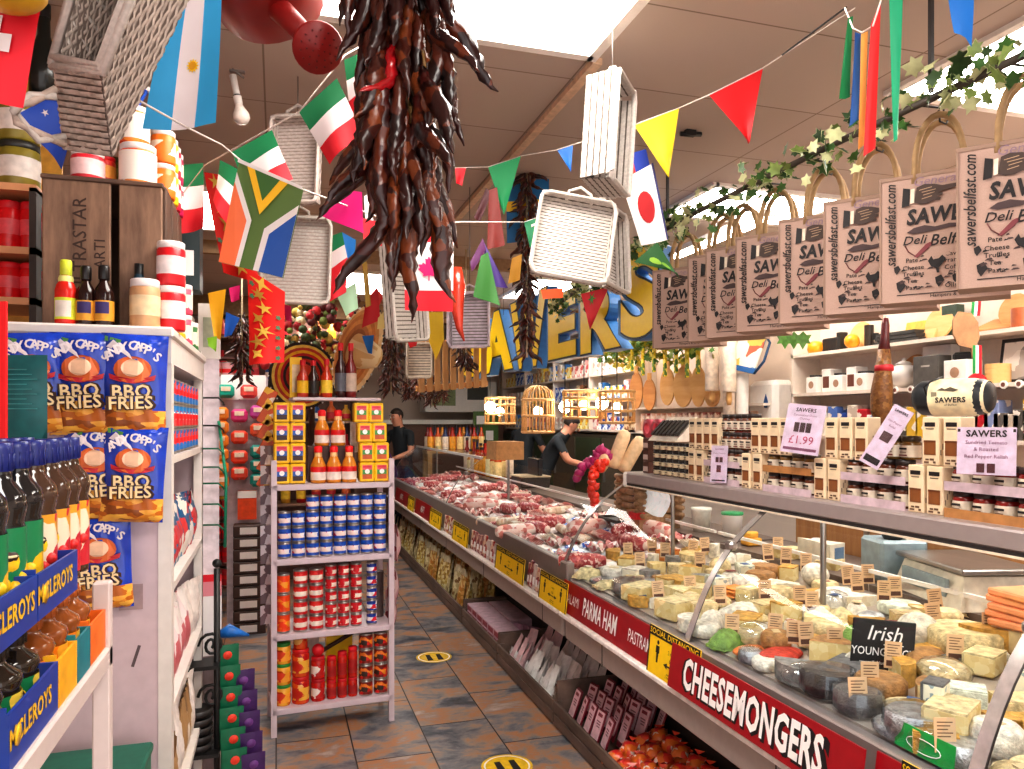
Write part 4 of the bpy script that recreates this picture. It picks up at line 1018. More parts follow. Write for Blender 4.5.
# ================================================================== CARRIER BAGS + IVY
BAGM = mat('#b3978a', .8, var=.07, sc=300); BAGS = mat('#9a8070', .8, var=.06)
BW, BH, BD = .36, .41, .11
def bagproto():
    b = MB()
    def front(u, v): return V((u * BW, v * BH, .008 * math.sin(PI * u) * math.sin(PI * v)))
    b.grid(front, 6, 6, BAGM)
    b.grid(lambda u, v: V((u * BW, v * BH, -BD)), 1, 1, BAGS)
    for x in (0, BW): b.poly([(x, 0, 0), (x, 0, -BD), (x, BH, -BD * .75), (x, BH, 0)], BAGS)
    b.poly([(0, 0, 0), (BW, 0, 0), (BW, 0, -BD), (0, 0, -BD)], BAGS)
    b.bx(-.002, BW + .002, BH - .012, BH, -.002, .003, BAGS); b.bx(-.002, .004, 0, BH, -.004, .004, BAGS)
    pr = MB(); T = tr(0, 0, .010)
    faint = mat('#9a8090', .7)
    pr.text('General Deli', tr(.2, BH - .028, .004), .04, faint, 0, .2)
    pr.text('sawersbelfast.com', tr(.034, .25, .008) @ rz(PI / 2), .044, INK, .014, .35, sx=.8)
    # pointing hand
    H = tr(.065, .305, .009) @ Matrix.Diagonal((.72, .95, 1, 1))
    pr.prism([(0, 0), (.03, .004), (.034, .06), (.006, .066)], .0006, INK, H)
    pr.prism([(.034, .01), (.05, .012), (.052, .06), (.036, .058)], .0006, mat('#e8dcc8', .7), H)
    hand = [(.05, .012), (.075, .004), (.105, .004), (.13, .012), (.15, .01), (.155, .018), (.14, .024), (.16, .026), (.162, .034), (.145, .037), (.165, .041), (.24, .05), (.244, .056), (.238, .06), (.16, .058), (.13, .066), (.09, .07), (.06, .062)]
    pr.prism(hand, .0008, mat('#4a3a34', .7), H)
    for a, c in (((.07, .05), (.12, .056)), ((.08, .02), (.12, .026)), ((.085, .032), (.13, .038)), ((.08, .042), (.135, .047))):
        pr.poly([(a[0], a[1], .0016), (c[0], c[1], .0016), (c[0], c[1] + .0022, .0016), (a[0], a[1] + .0022, .0016)], mat('#bda080', .7), H)
    pr.text('SAWERS', tr(.185, .268, .0085), .068, INK, .036, .15, sx=.8)
    # lobster line, heart, cockerel
    lob = mat('#4a3838', .7)
    pr.prism([(.08, .222), (.1, .235), (.13, .24), (.16, .232), (.2, .238), (.25, .232), (.3, .24), (.25, .222), (.2, .225), (.15, .218), (.1, .215)], .0006, lob, T)
    pr.text('Deli', tr(.1, .195, .008), .04, INK, .008, .3); pr.text('Belfast', tr(.205, .188, .008), .05, INK, .016, .3, sx=.9)
    pr.tube([(.075 + .0, .18, .009), (.085, .16, .009), (.11, .14, .009), (.14, .165, .009), (.15, .185, .009)], .0018, mat('#6a3838', .7), 4)
    pr.prism([(.1, .142), (.112, .14), (.15, .175), (.146, .185), (.135, .18)], .0007, mat('#7a3a40', .7), T)
    pr.prism([(.14, .125), (.15, .14), (.155, .128), (.17, .13), (.18, .14), (.19, .128), (.18, .112), (.17, .1), (.172, .085), (.165, .085), (.162, .1), (.148, .108)], .0007, INK, T)
    for s, x, y in (('Pate', .1, .132), ('Cheese', .105, .108), ('Truffles', .105, .088), ('Tea', .1, .066), ('Pasta', .105, .044), ('Caviar', .24, .142), ('Serrano Ham', .25, .122), ('Coffee', .24, .1), ('Chocolate', .27, .082), ('Antipasti', .29, .062), ('Oils & Vinegar', .28, .043)):
        pr.text(s, tr(.06 + (x - .06) * .85, y, .006), .02, INK, .01, 0)
    for x, y, s in ((.05, .09, 1), (.06, .03, 1.4), (.17, .04, 1.3), (.215, .05, 1)):
        pr.prism([(x, y), (x + .012 * s, y + .016 * s), (x + .005 * s, y + .03 * s), (x - .008 * s, y + .024 * s), (x - .006 * s, y + .01 * s)], .0007, INK, tr(0, 0, .005))
    
    rr = random.Random(4)
    for q_ in range(34):
        x_, y_ = rr.uniform(.05, .33), rr.uniform(.03, .14); l_ = rr.uniform(.008, .022)
        pr.prism([(x_, y_), (x_ + l_, y_ + .002), (x_ + l_ * .8, y_ + rr.uniform(.003, .009)), (x_ + l_ * .3, y_ + .006)], .0006, lob if q_ % 3 else INK, tr(0, 0, .006))
    pr.bx(.05, .32, .022, .0245, .002, .0034, INK); pr.text('Hampers & Gifts', tr(.2, .015, .002), .016, INK, .004)
    hd = []
    for z in (-.005, -BD * .7):
        h = MB(); h.tube([(.1 + .07 * (1 - math.cos(a)), BH - .01 + .19 * math.sin(a) ** .8 if a > 0 else BH - .03, z) for a in [PI * i / 12 for i in range(13)]], .0105, mat('#a88a64', .8), 6)
        hd.append(('handle', h))
    return Proto('carrier_bag', 'carrier bag', b, [('print', pr)] + hd, 'paper carrier bags hanging in a row')
CBG = bagproto()
bl = [653, 688, 706, 736, 779, 824, 880, 957]
lbs = ['printed kraft carrier bag at the far end of the row, beside the letter S', 'printed kraft carrier bag, second from the far end and mostly covered', 'printed kraft carrier bag, third from the far end of the row', 'printed kraft carrier bag, fourth from the far end of the row',
       'printed kraft carrier bag, fourth from the near end of the row', 'printed kraft carrier bag, third from the near end, under the red ribbon', 'printed kraft carrier bag, second from the near end, showing SAWE and Belfast', 'largest and nearest printed kraft carrier bag, cut by the picture edge']
bag_top = []
for i, (x, lb) in enumerate(zip(bl, lbs)):
    X = 1.9; y = YX(x, X)
    M = fr(V((X, y, 1.985)), (.63, -.777, 0), (0, 0, 1))
    CBG.put(M, lb)
    bag_top.append(M @ V((.18, BH + .18, -.04)))
IVY = [mat('#3f6a2c', .5, var=.3), mat('#2c4a20', .5, var=.3), mat('#7a8f4a', .5, var=.3), mat('#c9cc9c', .55)]
LEAF = [(0, -.5), (.22, -.28), (.5, -.3), (.34, -.02), (.46, .22), (.2, .2), (0, .55), (-.2, .2), (-.46, .22), (-.34, -.02), (-.5, -.3), (-.22, -.28)]
def ivy(name, label, pts, n, size, sag=.05):
    t = thing(name, label, 'ivy', tr(pts[0])); pts = [V(p) - V(pts[0]) for p in pts]
    ob('pole', MB().tube(pts, .013, mat('#4a4038', .6), 6), t)
    L = MB(); 
    for i in range(n):
        f = R.random() * (len(pts) - 1); k = min(int(f), len(pts) - 2)
        q = pts[k].lerp(pts[k + 1], f - k) + V((R.gauss(0, .035), R.gauss(0, .03), R.gauss(-.01, .045)))
        s = size * R.uniform(.6, 1.25)
        T = tr(q) @ Matrix.Rotation(R.uniform(0, 6.28), 4, 'Z') @ Matrix.Rotation(R.uniform(.4, 2.6), 4, 'X') @ Matrix.Rotation(R.uniform(0, 6.28), 4, 'Z') @ Matrix.Scale(s, 4)
        vs = [(x, y, .18 * abs(x)) for x, y in LEAF] + [(0, -.05, -.04)]
        m = R.choice(IVY[:3])
        L.add(vs, [(a, (a + 1) % 12, 12) for a in range(12)], m, True, T)
        if R.random() < .5:
            L.add([(x * 1.12, y * 1.12, .18 * abs(x) - .02) for x, y in LEAF] + [(0, -.05, -.06)], [(a, (a + 1) % 12, 12) for a in range(12)], IVY[3], True, T)
    o = ob('leaves', L, t); o['kind'] = 'stuff'
    return t
ivy('ivy_garland', 'dark pole wound with variegated ivy above the row of carrier bags', [(1.92, 1.35, 2.58), (1.92, 2.3, 2.6), (1.92, 3.2, 2.6), (1.92, 3.9, 2.58), (1.9, 4.4, 2.5), (1.92, 5.2, 2.42)], 560, .05)
for i, p in enumerate(bag_top):
    a = V((1.92, p.y, 2.6)); b = MB().tube([(0, 0, 0), V(p) - a + V((0, 0, .03)), V(p) - a + V((0, 0, .0))], .004, DARK, 5); b.tube([V(p) - a + V((.02, 0, .0)), V(p) - a + V((.01, 0, -.02)), V(p) - a + V((-.015, 0, -.015)), V(p) - a + V((-.02, 0, .02))], .0035, DARK, 5)
    single('bag_hook', b, f'thin dark metal hook carrying the {o_(i)} carrier bag from the far end', 'hook', tr(a), 'hooks for the carrier bags')
for y in (YX(931, 1.92), 3.5): single('pole_hanger', MB().bx(-.006, .006, -.006, .006, 0, .38, DARK), 'dark rod holding the ivy pole to the ceiling, ' + ('nearer one by the green ribbon' if y < 3 else 'farther one'), 'rod', tr(V((1.92, y, 2.61))), 'rods holding the ivy pole')

# ================================================================== RIGHT WALL SHELVES
SX = 3.6
def Yr(x, X=SX): return YX(x, X)
SHW = mat('#e2d3c6', .5, var=.04)
def wallunit(name, label, y0, y1, zs, ups):
    t = thing(name, label, 'shelving', tr(SX, (y0 + y1) / 2, 0), 'white shelving along the side wall')
    L = (y1 - y0) / 2
    for z in zs: ob('shelf', MB().bx(0, .245, -L, L, z - .022, z, SHW), t)
    for y in ups: ob('upright', MB().bx(0, .245, y - (y0 + y1) / 2 - .012, y - (y0 + y1) / 2 + .012, zs[-1] - .022, zs[0] + .3, SHW), t)
    ob('back_panel', MB().bx(.235, .247, -L, L, zs[-1], zs[0] + .3, SHW), t)
    return t
U1 = 4.72
wallunit('wall_shelves', 'white wall shelves with cheese boards and boxed mugs behind the jars', 1.4, U1, [2.08, 1.8, 1.5, 1.2], [U1 - .012, 1.41])
WD = wood('#d9a25c', '#e8be82', (3, 14, 3)); WD2 = wood('#b97c44', '#d09a60', (3, 14, 3))
def onshelf(x, z, X=SX + .12): return V((X, Yr(x, X), z))
def board(name, label, p, r, m, rot=0, shape='round', tilt=.2):
    M = fr(p, (0, -1, 0), (tilt, 0, 1))
    t = thing(name, label, 'board', M)
    if shape == 'round': b = MB().cyl(r, -.008, .008, m, 24, tr(0, r, 0), None, .003)
    else: b = MB().box((0, r * .6, 0), (r * 2, r * 1.2, .016), m, None, .004)
    ob('board', b, t)
    return t
board('round_board', 'round pale wooden board standing on the upper shelf behind the orange pot', onshelf(858, 2.08), .095, WD)
single('orange_pot', MB().lathe([(.001, 0), (.05, 0), (.06, .03), (.055, .07), (.03, .085), (.001, .09)], mat('#f0a020', .3), 14), 'small orange pot at the end of the upper wall shelf', 'pot', tr(onshelf(816, 2.08, SX + .07)))
single('orange_pot', MB().sph(.05, (0, 0, .05), mat('#f2a828', .3)), 'orange round pot leaning before the round wooden board', 'pot', tr(onshelf(852, 2.08, SX + .05)))
single('black_cruet', MB().box((0, 0, .05), (.08, .16, .1), mat('#2a2624', .4), None, .01).bx(-.03, .03, -.1, -.06, .0, .13, mat('#33302c', .4)), 'black mill set on the upper shelf between the two orange pots', 'mill', tr(onshelf(834, 2.08)))
single('black_cruet', MB().cyl(.03, 0, .15, mat('#3a2c22', .4), 12).cyl(.02, .15, .19, mat('#2a2624', .4), 12, tr(.0, -.06, -.1)), 'dark pepper mill right of the round wooden board', 'mill', tr(onshelf(869, 2.08)))
for i in range(3): single('slate_board', MB().box((0, 0, .012), (.16, .36 - .03 * i, .02), mat('#3a3734', .6)), f'dark slate board lying on the upper shelf, {rowname(i, 3)} of the pile', 'board', tr(onshelf(905, 2.08 + i * .024)), 'slate boards in a pile')
board('cheese_board', 'yellow wooden slab standing behind the slate pile', onshelf(917, 2.1, SX + .18), .1, mat('#e0b040', .5), 0, 'rect')
board('cheese_board', 'small wooden paddle leaning beside the big oval board', onshelf(926, 2.08, SX + .1), .06, WD, 0, 'rect', .4)
t = board('cheese_board', 'big oval pale wooden board on the upper shelf near the hanging paddle', onshelf(937, 2.08, SX + .12), .1, WD)
single('green_box', MB().box((0, 0, .11), (.06, .1, .17), mat('#3c4a3c', .5)), 'dark green box behind the big oval board', 'box', tr(onshelf(953, 2.08, SX + .17)))
board('cheese_board', 'white label board standing behind the big oval board', onshelf(936, 2.08, SX + .2), .11, WHITE2, 0, 'rect', .1)
board('cheese_board', 'thick wooden plank lying at the near end of the upper shelf', onshelf(1002, 2.09, SX + .06), .2, WD2, 0, 'rect', 2.5)
board('round_board', 'round wooden board with dark print at the near end of the upper shelf', onshelf(1012, 2.1), .09, WD2)
single('brown_jars', MB().cyl(.05, 0, .1, mat('#b0603c', .3), 12), 'reddish brown pot beside the printed round board', 'pot', tr(onshelf(1022, 2.08, SX + .06)))
# lower shelf: mugs in boxes
for x, k in ((817, 0), (832, 1), (842, 0), (857, 1), (866, 0)):
    z = 1.8
    if k == 0:
        o = single('mug_box', MB().box((0, 0, .055), (.1, .11, .11), WHITE2, None, .004), f'white mug box with printed emblem, standing {"first" if x == 817 else "third" if x == 842 else "fifth"} on the lower wall shelf', 'box', tr(onshelf(x, z, SX + .06)), 'mug boxes')
        ob('emblem', MB().cyl(.026, -.0015, 0, mat('#b08a70', .5), 12, tr(-.0505, 0, .055) @ Matrix.Rotation(PI / 2, 4, 'Y')), o)
        ob('ribbon', MB().box((0, 0, .118), (.05, .09, .015), DARK, rz(.5), .004), o)
    else:
        o = single('mug_box', MB().box((0, 0, .08), (.1, .09, .16), WHITE2, None, .004), f'tall white box with brown picture on the lower wall shelf, {"farther" if x == 832 else "nearer"} one', 'box', tr(onshelf(x, z, SX + .1)), 'mug boxes')
        ob('picture', MB().bx(-.052, -.0505, -.03, .03, .03, .11, mat('#6a3a2c', .5)), o)
t = thing('white_teapot', 'round white china teapot on the lower wall shelf right of the ham', 'teapot', tr(onshelf(904, 1.8, SX + .09)))
ob('body', MB().sph(.085, (0, 0, .08), WHITE, 16, 10, (1, 1, .9)), t)
ob('lid', MB().lathe([(.05, .15), (.03, .165), (.012, .17), (.015, .185), (.001, .19)], WHITE, 12), t)
ob('spout', MB().tube([(0, .07, .06), (0, .12, .09), (0, .14, .14)], [.025, .018, .012], WHITE, 8), t)
board('wooden_plate', 'wooden plate leaning behind the white teapot', onshelf(912, 1.8, SX + .18), .11, WD2)
single('grey_box', MB().box((0, 0, .09), (.1, .18, .18), mat('#5c5752', .5), None, .003).bx(-.0515, -.05, -.03, .03, .115, .125, mat('#b0a8a0', .5)), 'dark grey gift box on the lower wall shelf beside the teapot', 'box', tr(onshelf(932, 1.8, SX + .06)))
single('white_carton', MB().box((0, 0, .13), (.07, .2, .24), WHITE2), 'white carton standing behind the dark grey gift box', 'box', tr(onshelf(941, 1.8, SX + .19)))
o = single('mug_box', MB().box((0, 0, .07), (.12, .15, .14), WHITE2, None, .004), 'white mug box with a black bow beside the dark grey gift box', 'box', tr(onshelf(963, 1.8, SX + .06)))
ob('bow', MB().box((0, 0, .16), (.05, .1, .05), BLACK, rz(.4), .015), o); ob('emblem', MB().cyl(.03, -.0015, 0, mat('#b08a70', .5), 12, tr(-.0605, 0, .07) @ Matrix.Rotation(PI / 2, 4, 'Y')), o)
for i in range(4): single('wood_coaster', MB().cyl(.06, 0, .025, WD, 14), f'round wooden coaster on the lower wall shelf, {rowname(i, 4)} of the pile', 'coaster', tr(onshelf(998, 1.8 + i * .026, SX + .06)), 'round wooden coasters in a pile')
t = thing('picture_frame', 'dark framed black and white photograph at the near end of the lower shelf', 'picture', fr(onshelf(1018, 1.8, SX + .1), (0, -1, 0), (.15, 0, 1)))
ob('frame', MB().bx(-.12, .12, 0, .24, -.012, 0, DARK), t); ob('picture', MB().bx(-.1, .1, .02, .22, 0, .002, pmat(['#d8d0c8', '#b8aea6', '#8a827c', '#e8e2da'], 25)), t)
RIM = mat('#f2ede4', .4)
for i in range(9):
    y = Yr(896 + i * 15.5, SX - .002)
    o = single('round_badge', MB().cyl(.022, 0, .008, RIM, 14, Matrix.Rotation(-PI / 2, 4, 'Y')), f'round white badge on the lower shelf edge, {o_(i)} from the ham', 'badge', tr(V((SX - .004, y, 1.788))), 'round badges on the shelf edge')
    ob('print', MB().cyl(.012, .008, .0095, mat('#7a4a3c', .5), 10, Matrix.Rotation(-PI / 2, 4, 'Y')), o)
# third shelf
GC = ['#d8b030', '#e9dccb', '#e8ded0', '#5a7ac0', '#2a4a9a', '#c9b8a8', '#c02430', '#8a98c0', '#6a6460', '#b8aa9a', '#5a544e', '#d8b040']
for i in range(24):
    x = 808 + i * 10
    h = R.uniform(.13, .22)
    c = GC[i % 12]
    o = single('gift_pack', MB().box((0, 0, h / 2), (.1, .09, h), pmat([c, c, '#e8ddd0', c], 30, .4), None, .004), f'gift packet on the third wall shelf, {o_(i)} from its far end', 'packet', tr(onshelf(x, 1.5, SX + .07)), 'gift packets on the third wall shelf')
# ham hanging
p = PX(884, 318, 3.3)
t = thing('cured_ham', 'whole cured ham leg hanging in front of the wall shelves', 'ham', tr(p))
HM = pmat(['#7a5026', '#86592c', '#6a4420', '#8f6434', '#744a26'], 90, .45, bump=.3)
ob('leg', MB().tube([(-.0, 0, -.18), (-.005, .0, -.3), (-.015, .0, -.42), (-.02, 0, -.53), (-.02, 0, -.6), (-.02, 0, -.64)], [.034, .044, .06, .056, .036, .01], HM, 14), t)
ob('shank', MB().tube([(.01, 0, 0), (.01, 0, -.04), (.005, .0, -.12), (0, .0, -.2)], [.016, .022, .024, .036], mat('#5a1c20', .4, var=.3), 12), t)
ob('red_tie', MB().lathe([(.03, -.26), (.05, -.27), (.052, -.3), (.034, -.31)], mat('#b8202c', .5), 12), t)
ob('string', MB().tube([(.01, 0, 0), (.01, 0, .3)], .003, STRING, 4), t)
# paddle with italian ribbon
p = PX(966, 330, 3.1)
t = thing('bread_paddle', 'brown wooden paddle shape hanging on a green white red ribbon', 'paddle', fr(p, CAMR, (0, 0, 1)) @ Matrix.Scale(.66, 4))
ob('paddle', MB().prism([(-.1, .07), (-.06, .13), (.03, .12), (.08, .05), (.09, -.06), (.07, -.1), (.11, -.17), (.09, -.22), (.04, -.2), (.03, -.13), (-.06, -.11), (-.1, -.03)], .014, wood('#8a6444', '#a88058', (6, 6, 6))), t)
rb = MB()
for i, m in enumerate((mat('#1c8a40', .5), WTXT, RED)): rb.grid(lambda u, v: V((.03 + i * .022 + u * .022, .1 + v * .2 + .0 * u, .005 + .015 * math.sin(v * 3))), 1, 5, m)
ob('ribbon', rb, t)
t = thing('rosette', 'red round rosette tag hanging below the paddle on a tricolour ribbon', 'rosette', fr(PX(977, 384, 3.1), CAMR, (0, 0, 1)))
ob('disc', MB().cyl(.05, -.004, .004, RED, 18), t); ob('print', MB().text('N', tr(0, 0, .005), .05, WTXT, .02), t)
rb = MB()
for i, m in enumerate((mat('#1c8a40', .5), WTXT, RED)): rb.grid(lambda u, v: V((-.02 + i * .014 + u * .014, .04 + v * .14, 0)), 1, 3, m)
ob('ribbon', rb, t)

# ================================================================== WALL STRETCH WITH HANGING BOARDS (Y 4.75 - 7)
BX = 3.45
rail = thing('hanging_rail', 'thin steel rail carrying chopping boards and packets behind the lidded pots', 'rail', tr(BX, 6.2, 2.32))
ob('bar', MB().tube([(0, -1.4, 0), (0, 1.4, 0)], .01, STEEL, 8), rail)
for y in (-1.35, 1.35): ob('bracket', MB().bx(0, .4, y - .01, y + .01, -.01, .01, STEEL), rail)
def paddle(x, y, w, h, lab):
    p = PX(x, y, BX - .06); 
    M = fr(p, (.35, -.94, 0), (0, 0, 1))
    pts = [(w * .56 * math.cos(a), h * .47 * math.sin(a) - h * .02) for a in [2 * PI * i / 22 - PI / 2 for i in range(23)]]
    t = thing('chopping_board', lab, 'chopping board', M, 'wooden paddle boards hanging in a row')
    ob('blade', MB().prism(pts[:-1], .016, WD2 if x < 660 else WD), t)
    ob('handle', MB().prism([(-.022, h * .4), (.022, h * .4), (.02, h * .62), (-.02, h * .62)], .016, WD), t)
    z = 2.32 - p.z
    ob('loop', MB().tube([(0, h * .58, .008), (0, max(z, h * .62), .03)], .003, LINEN, 4), t)
for i, (x, y, w, h) in enumerate(((637, 390, .15, .38), (650, 394, .14, .32), (668, 386, .15, .36), (684, 386, .19, .38), (699, 386, .14, .36), (713, 395, .13, .2))):
    paddle(x, y, w, h, f'oval wooden paddle board hanging above the pots, {o_(i)} from the shop back')
# greenery + yellow packets
LEAFG = [mat('#4f7a30', .5, var=.3), mat('#8aa040', .5, var=.3), mat('#b8a838', .5, var=.2)]
g = MB()
for i in range(760):
    q = V((R.gauss(0, .05), R.uniform(-1.1, 1.0), R.uniform(-.3, .12) * R.random()))
    T = tr(q) @ Matrix.Rotation(R.uniform(0, 6), 4, 'Z') @ Matrix.Rotation(R.uniform(.3, 2.8), 4, 'X') @ Matrix.Scale(R.uniform(.05, .09), 4)
    g.add([(x, y, .1 * abs(x)) for x, y in LEAF], [tuple(range(12))], R.choice(LEAFG), False, T)
t = thing('ivy_trail', 'trailing green ivy hanging over the wooden paddle boards', 'ivy', tr(BX - .1, 6.3, 2.38))
o = ob('leaves', g, t); o['kind'] = 'stuff'
ob('stem', MB().tube([(0, -1.1, 0), (0, 0, .02), (0, 1.0, 0)], .008, BROWN, 5), t)
for i in range(7):
    x = 632 + i * 11
    p = PX(x, 356 + 4 * (i % 2), BX - .12)
    single('yellow_packet', MB().box((0, 0, 0), (.02, .05, .3), pmat(['#e8d020', '#d8b818', '#f0e060', '#6a8a30'], 40, .4), None, .006).tube([(0, 0, .14), (0, 0, 2.33 - p.z)], .003, LINEN, 4), f'long yellow packet hanging among the ivy, {o_(i)} from the shop back', 'packet', tr(p), 'long yellow packets hanging among the ivy')
for i, (x, y, lb) in enumerate(((712, 366, 'farther'), (729, 366, 'nearer'))):
    p = PX(x, y, 3.3)
    t = thing('rolling_pin', f'cream marble rolling pin hanging beside the paddle boards, {lb} one', 'rolling pin', tr(p), 'rolling pins')
    ob('roller', MB().lathe([(.001, -.2), (.05, -.2), (.055, -.19), (.055, .19), (.05, .2), (.001, .2)], mat('#e8d6c2', .4), 14), t)
    for a in (-1, 1): ob('handle', MB().lathe([(.02, .2 * a), (.025, .26 * a), (.015, .3 * a), (.001, .3 * a)], WD, 8), t)
    ob('loop', MB().tube([(0, 0, .29), (0, 0, .4)], .003, LINEN, 4), t)
p = PX(748, 352, 3.5)
t = thing('tote_bag', 'white fabric bag with blue bands and painted pictures hanging on the wall', 'bag', fr(p, (.45, -.89, -.25), (.2, .1, 1)))
ob('bag', MB().box((0, 0, 0), (.22, .3, .02), pmat(['#efe8da', '#efe8da', '#e0c060', '#c86a50', '#efe8da', '#7aa0c0'], 14, .7), None, .006), t)
ob('band', MB().box((0, -.14, .012), (.24, .04, .02), mat('#2a66a8', .6)), t)
ob('strap', MB().tube([(.1, .15, 0), (.16, .1, .02), (.17, -.05, .03), (.12, -.16, .02)], .01, mat('#2a4a70', .6), 6), t)
t = thing('towel_dispenser', 'white paper towel dispenser with blue drop on the side wall', 'dispenser', tr(PX(765, 402, 3.7) - V((0, .0, 0))))
ob('cover', MB().box((0.06, 0, 0), (.2, .36, .34), WHITE2, None, .04), t)
ob('drop_mark', MB().prism([(0, .04), (.012, .012), (.014, -.002), (.008, -.014), (-.008, -.014), (-.014, -.002), (-.012, .012)], .002, mat('#1c4a80', .4), fr(V((-.0415, -.07, -.02)), (0, -1, 0), (0, 0, 1)) @ Matrix.Scale(2, 4)), t)
single('roller_tube', MB().cyl(.045, 0, .5, mat('#e6d2be', .6), 14), 'tall pale rolled paper standing behind the upper chutney boxes', 'roll', tr(V((3.4, YX(729, 3.4), 1.5))))
single('roller_tube', MB().cyl(.05, 0, .42, WHITE2, 14), 'white paper roll standing below the fabric bag', 'roll', tr(V((3.5, YX(742, 3.5), 1.55))))
t = thing('packet_shelf', 'narrow white wall shelf under the hanging paddle boards', 'shelf', tr(3.6, 6.25, 1.5))
ob('board', MB().bx(0, .24, -1.2, 1.2, -.03, 0, SHW), t); ob('upper_board', MB().bx(0, .24, -1.2, 1.2, .22, .24, SHW), t)
for i in range(20):
    c = R.choice(['#c98a78', '#d8a08c', '#b8706a', '#e0b8a0', '#b89088', '#c0302c'])
    single('spice_packet', MB().box((0, 0, .09), (.06, .09, .18), pmat([c, c, '#ead8cc'], 40, .35), None, .006), f'pinkish packet on the narrow wall shelf, {o_(i)} from its far end', 'packet', tr(V((3.68, 7.3 - i * .108, 1.5))), 'pinkish packets on the narrow wall shelf')
for i in range(3): single('ivy_leaf', MB().add([(x, y, .1 * abs(x)) for x, y in LEAF], [tuple(range(12))], LEAFG[0], False, Matrix.Scale(.12, 4)), f'single hanging green pennant leaf under the bags, {o_(i)} from the left', 'leaf', fr(PX(785 + i * 9, 340, 3.4), CAMR, (.1 * i, 0, -1)), 'green leaves hanging under the bags')

# ================================================================== FAR SHELVING (Y 7.2 - 11.5)
zs = [2.75, 2.45, 2.15, 1.85, 1.5]
wallunit('far_shelves', 'white cube shelving full of packets behind the two staff', 7.25, 12.2, zs, [7.26, 8.5, 9.75, 11, 12.19])
PKC = [['#2a56b0', '#e8eef4', '#2a56b0', '#8ab0d8'], ['#e8c838', '#f2e8b0', '#d8a020'], ['#efe9e2', '#d8ccc2', '#c8a090'], ['#d8a09a', '#efe0da', '#c05a5a'], ['#3a7ac0', '#f0f0f0', '#e0c040'], ['#8a5a3c', '#d8c0a0', '#b88a5a']]
PKM = []
for cs in PKC:
    for h in (.15, .2):
        b = MB().box((0, 0, h / 2), (.1, .13, h), pmat(cs, 35, .4), None, .006); PKM.append(b.mesh('grocery_packet'))
for k, z in enumerate(zs[:4] + [1.5]):
    for i in range(28):
        y = 7.36 + i * .172
        if z == 2.75: continue
        g = (int(y * 1.3) + k * 2) % 6
        o = link('grocery_packet', PKM[(g * 2 + R.randrange(2)) if R.random() < .8 else R.randrange(12)], None, tr(V((SX + .08, y, z))))
        tag(o, f'small grocery packet on the white cube shelving, {rowname(4 - k, 5)} shelf, {o_(i)} from the near end', 'packet', 'grocery packets on the far shelving')
# white cupboard / oven thing at the back and low fridge
t = thing('white_cabinet', 'white cabinet with green fronted jars standing high at the shop back', 'cabinet', tr(3.0, 12.2, 1.75))
ob('carcass', MB().bx(-.7, .5, 0, .5, 0, .5, WHITE2), t); ob('shelf_niche', MB().bx(-.6, -.2, -.01, 0, .1, .42, mat('#8a9a6a', .5)), t); ob('niche_jars', MB().bx(.0, .35, -.01, 0, .2, .42, mat('#3a3a34', .4)), t)
t = thing('back_counter_unit', 'long white topped back counter at the far end of the shop', 'counter', tr(1.8, 12.3, 0))
ob('top', MB().bx(-2.6, 1.9, -.3, .4, 1.55, 1.62, WHITE2), t); ob('front', MB().bx(-2.5, 1.8, -.2, .4, 0, 1.55, mat('#6a4434', .5)), t)
single('green_board', MB().bx(-.2, .2, 0, .02, -.4, .25, mat('#4a6a2a', .5)).bx(-.15, -.02, -.005, 0, .05, .18, WTXT).bx(0.0, .12, -.005, 0, -.2, -.05, WTXT), 'green notice panel on the back wall with white papers', 'notice board', tr(V((3.1, 11.4, 1.5))))
t = thing('back_cabinets', 'dark low cabinets standing under the white cube shelving', 'cabinet', tr(3.6, 9.6, 0))
ob('carcass', MB().bx(0, .24, -2.3, 2.5, 0, 1.44, mat('#3a3228', .5)), t)
for i in range(6):
    dr = ob('door', MB().bx(-.02, 0, -2.28 + i * .8, -1.52 + i * .8, .08, 1.4, mat(['#4a4034', '#33402a'][i % 2], .5)), t)
    ob('handle', MB().bx(-.04, -.02, -1.62 + i * .8, -1.6 + i * .8, .9, 1.1, STEEL), dr)
# cages
CAGE = mat('#d8ac74', .5); BULB = mat('#fff0d0', .4, var=0, emit=6)
def cage(label, p, r, h, dome=True):
    t = thing('cage_lamp', label, 'lamp', tr(p), 'wicker cage lamps over the counter')
    n = 14
    w = MB()
    for i in range(n):
        a = 2 * PI * i / n
        x, y = r * math.cos(a), r * math.sin(a)
        pts = [(x, y, -h), (x, y, -h * .3)] + ([(x * .85, y * .85, -h * .12), (x * .45, y * .45, -.01), (0, 0, 0)] if dome else [(x, y, -h * .05)])
        w.tube(pts, .009, CAGE, 4)
    ob('bars', w, t)
    k = MB()
    for z in (-h, -h * .65, -h * .3) + (() if dome else (-h * .05,)): k.tube([(r * math.cos(2 * PI * i / 16), r * math.sin(2 * PI * i / 16), z) for i in range(17)], .014, CAGE, 5)
    ob('rings', k, t)
    ob('base', MB().cyl(r, -h - .015, -h, CAGE, 16), t)
    c_ = ob('cord', MB().tube([(0, 0, -h * .5), (0, 0, ZC - p.z)], .005, BLACK, 5), t); ob('bulb', MB().sph(.05, (0, 0, -h * .55), BULB, 12, 8), c_)
cage('tall arched wicker cage lamp with glowing bulb above the two staff', P(538, 386, 7.6), .16, .46)
cage('wide low wicker cage lamp hanging right of the tall arched one', P(584, 390, 7.4), .2, .27, False)
cage('brown wicker cage lamp hanging nearest the paddle boards', P(617, 390, 7.0), .16, .3, False)
cage('small wicker cage lamp farthest along the counter', P(500, 397, 8.6), .17, .3, False)
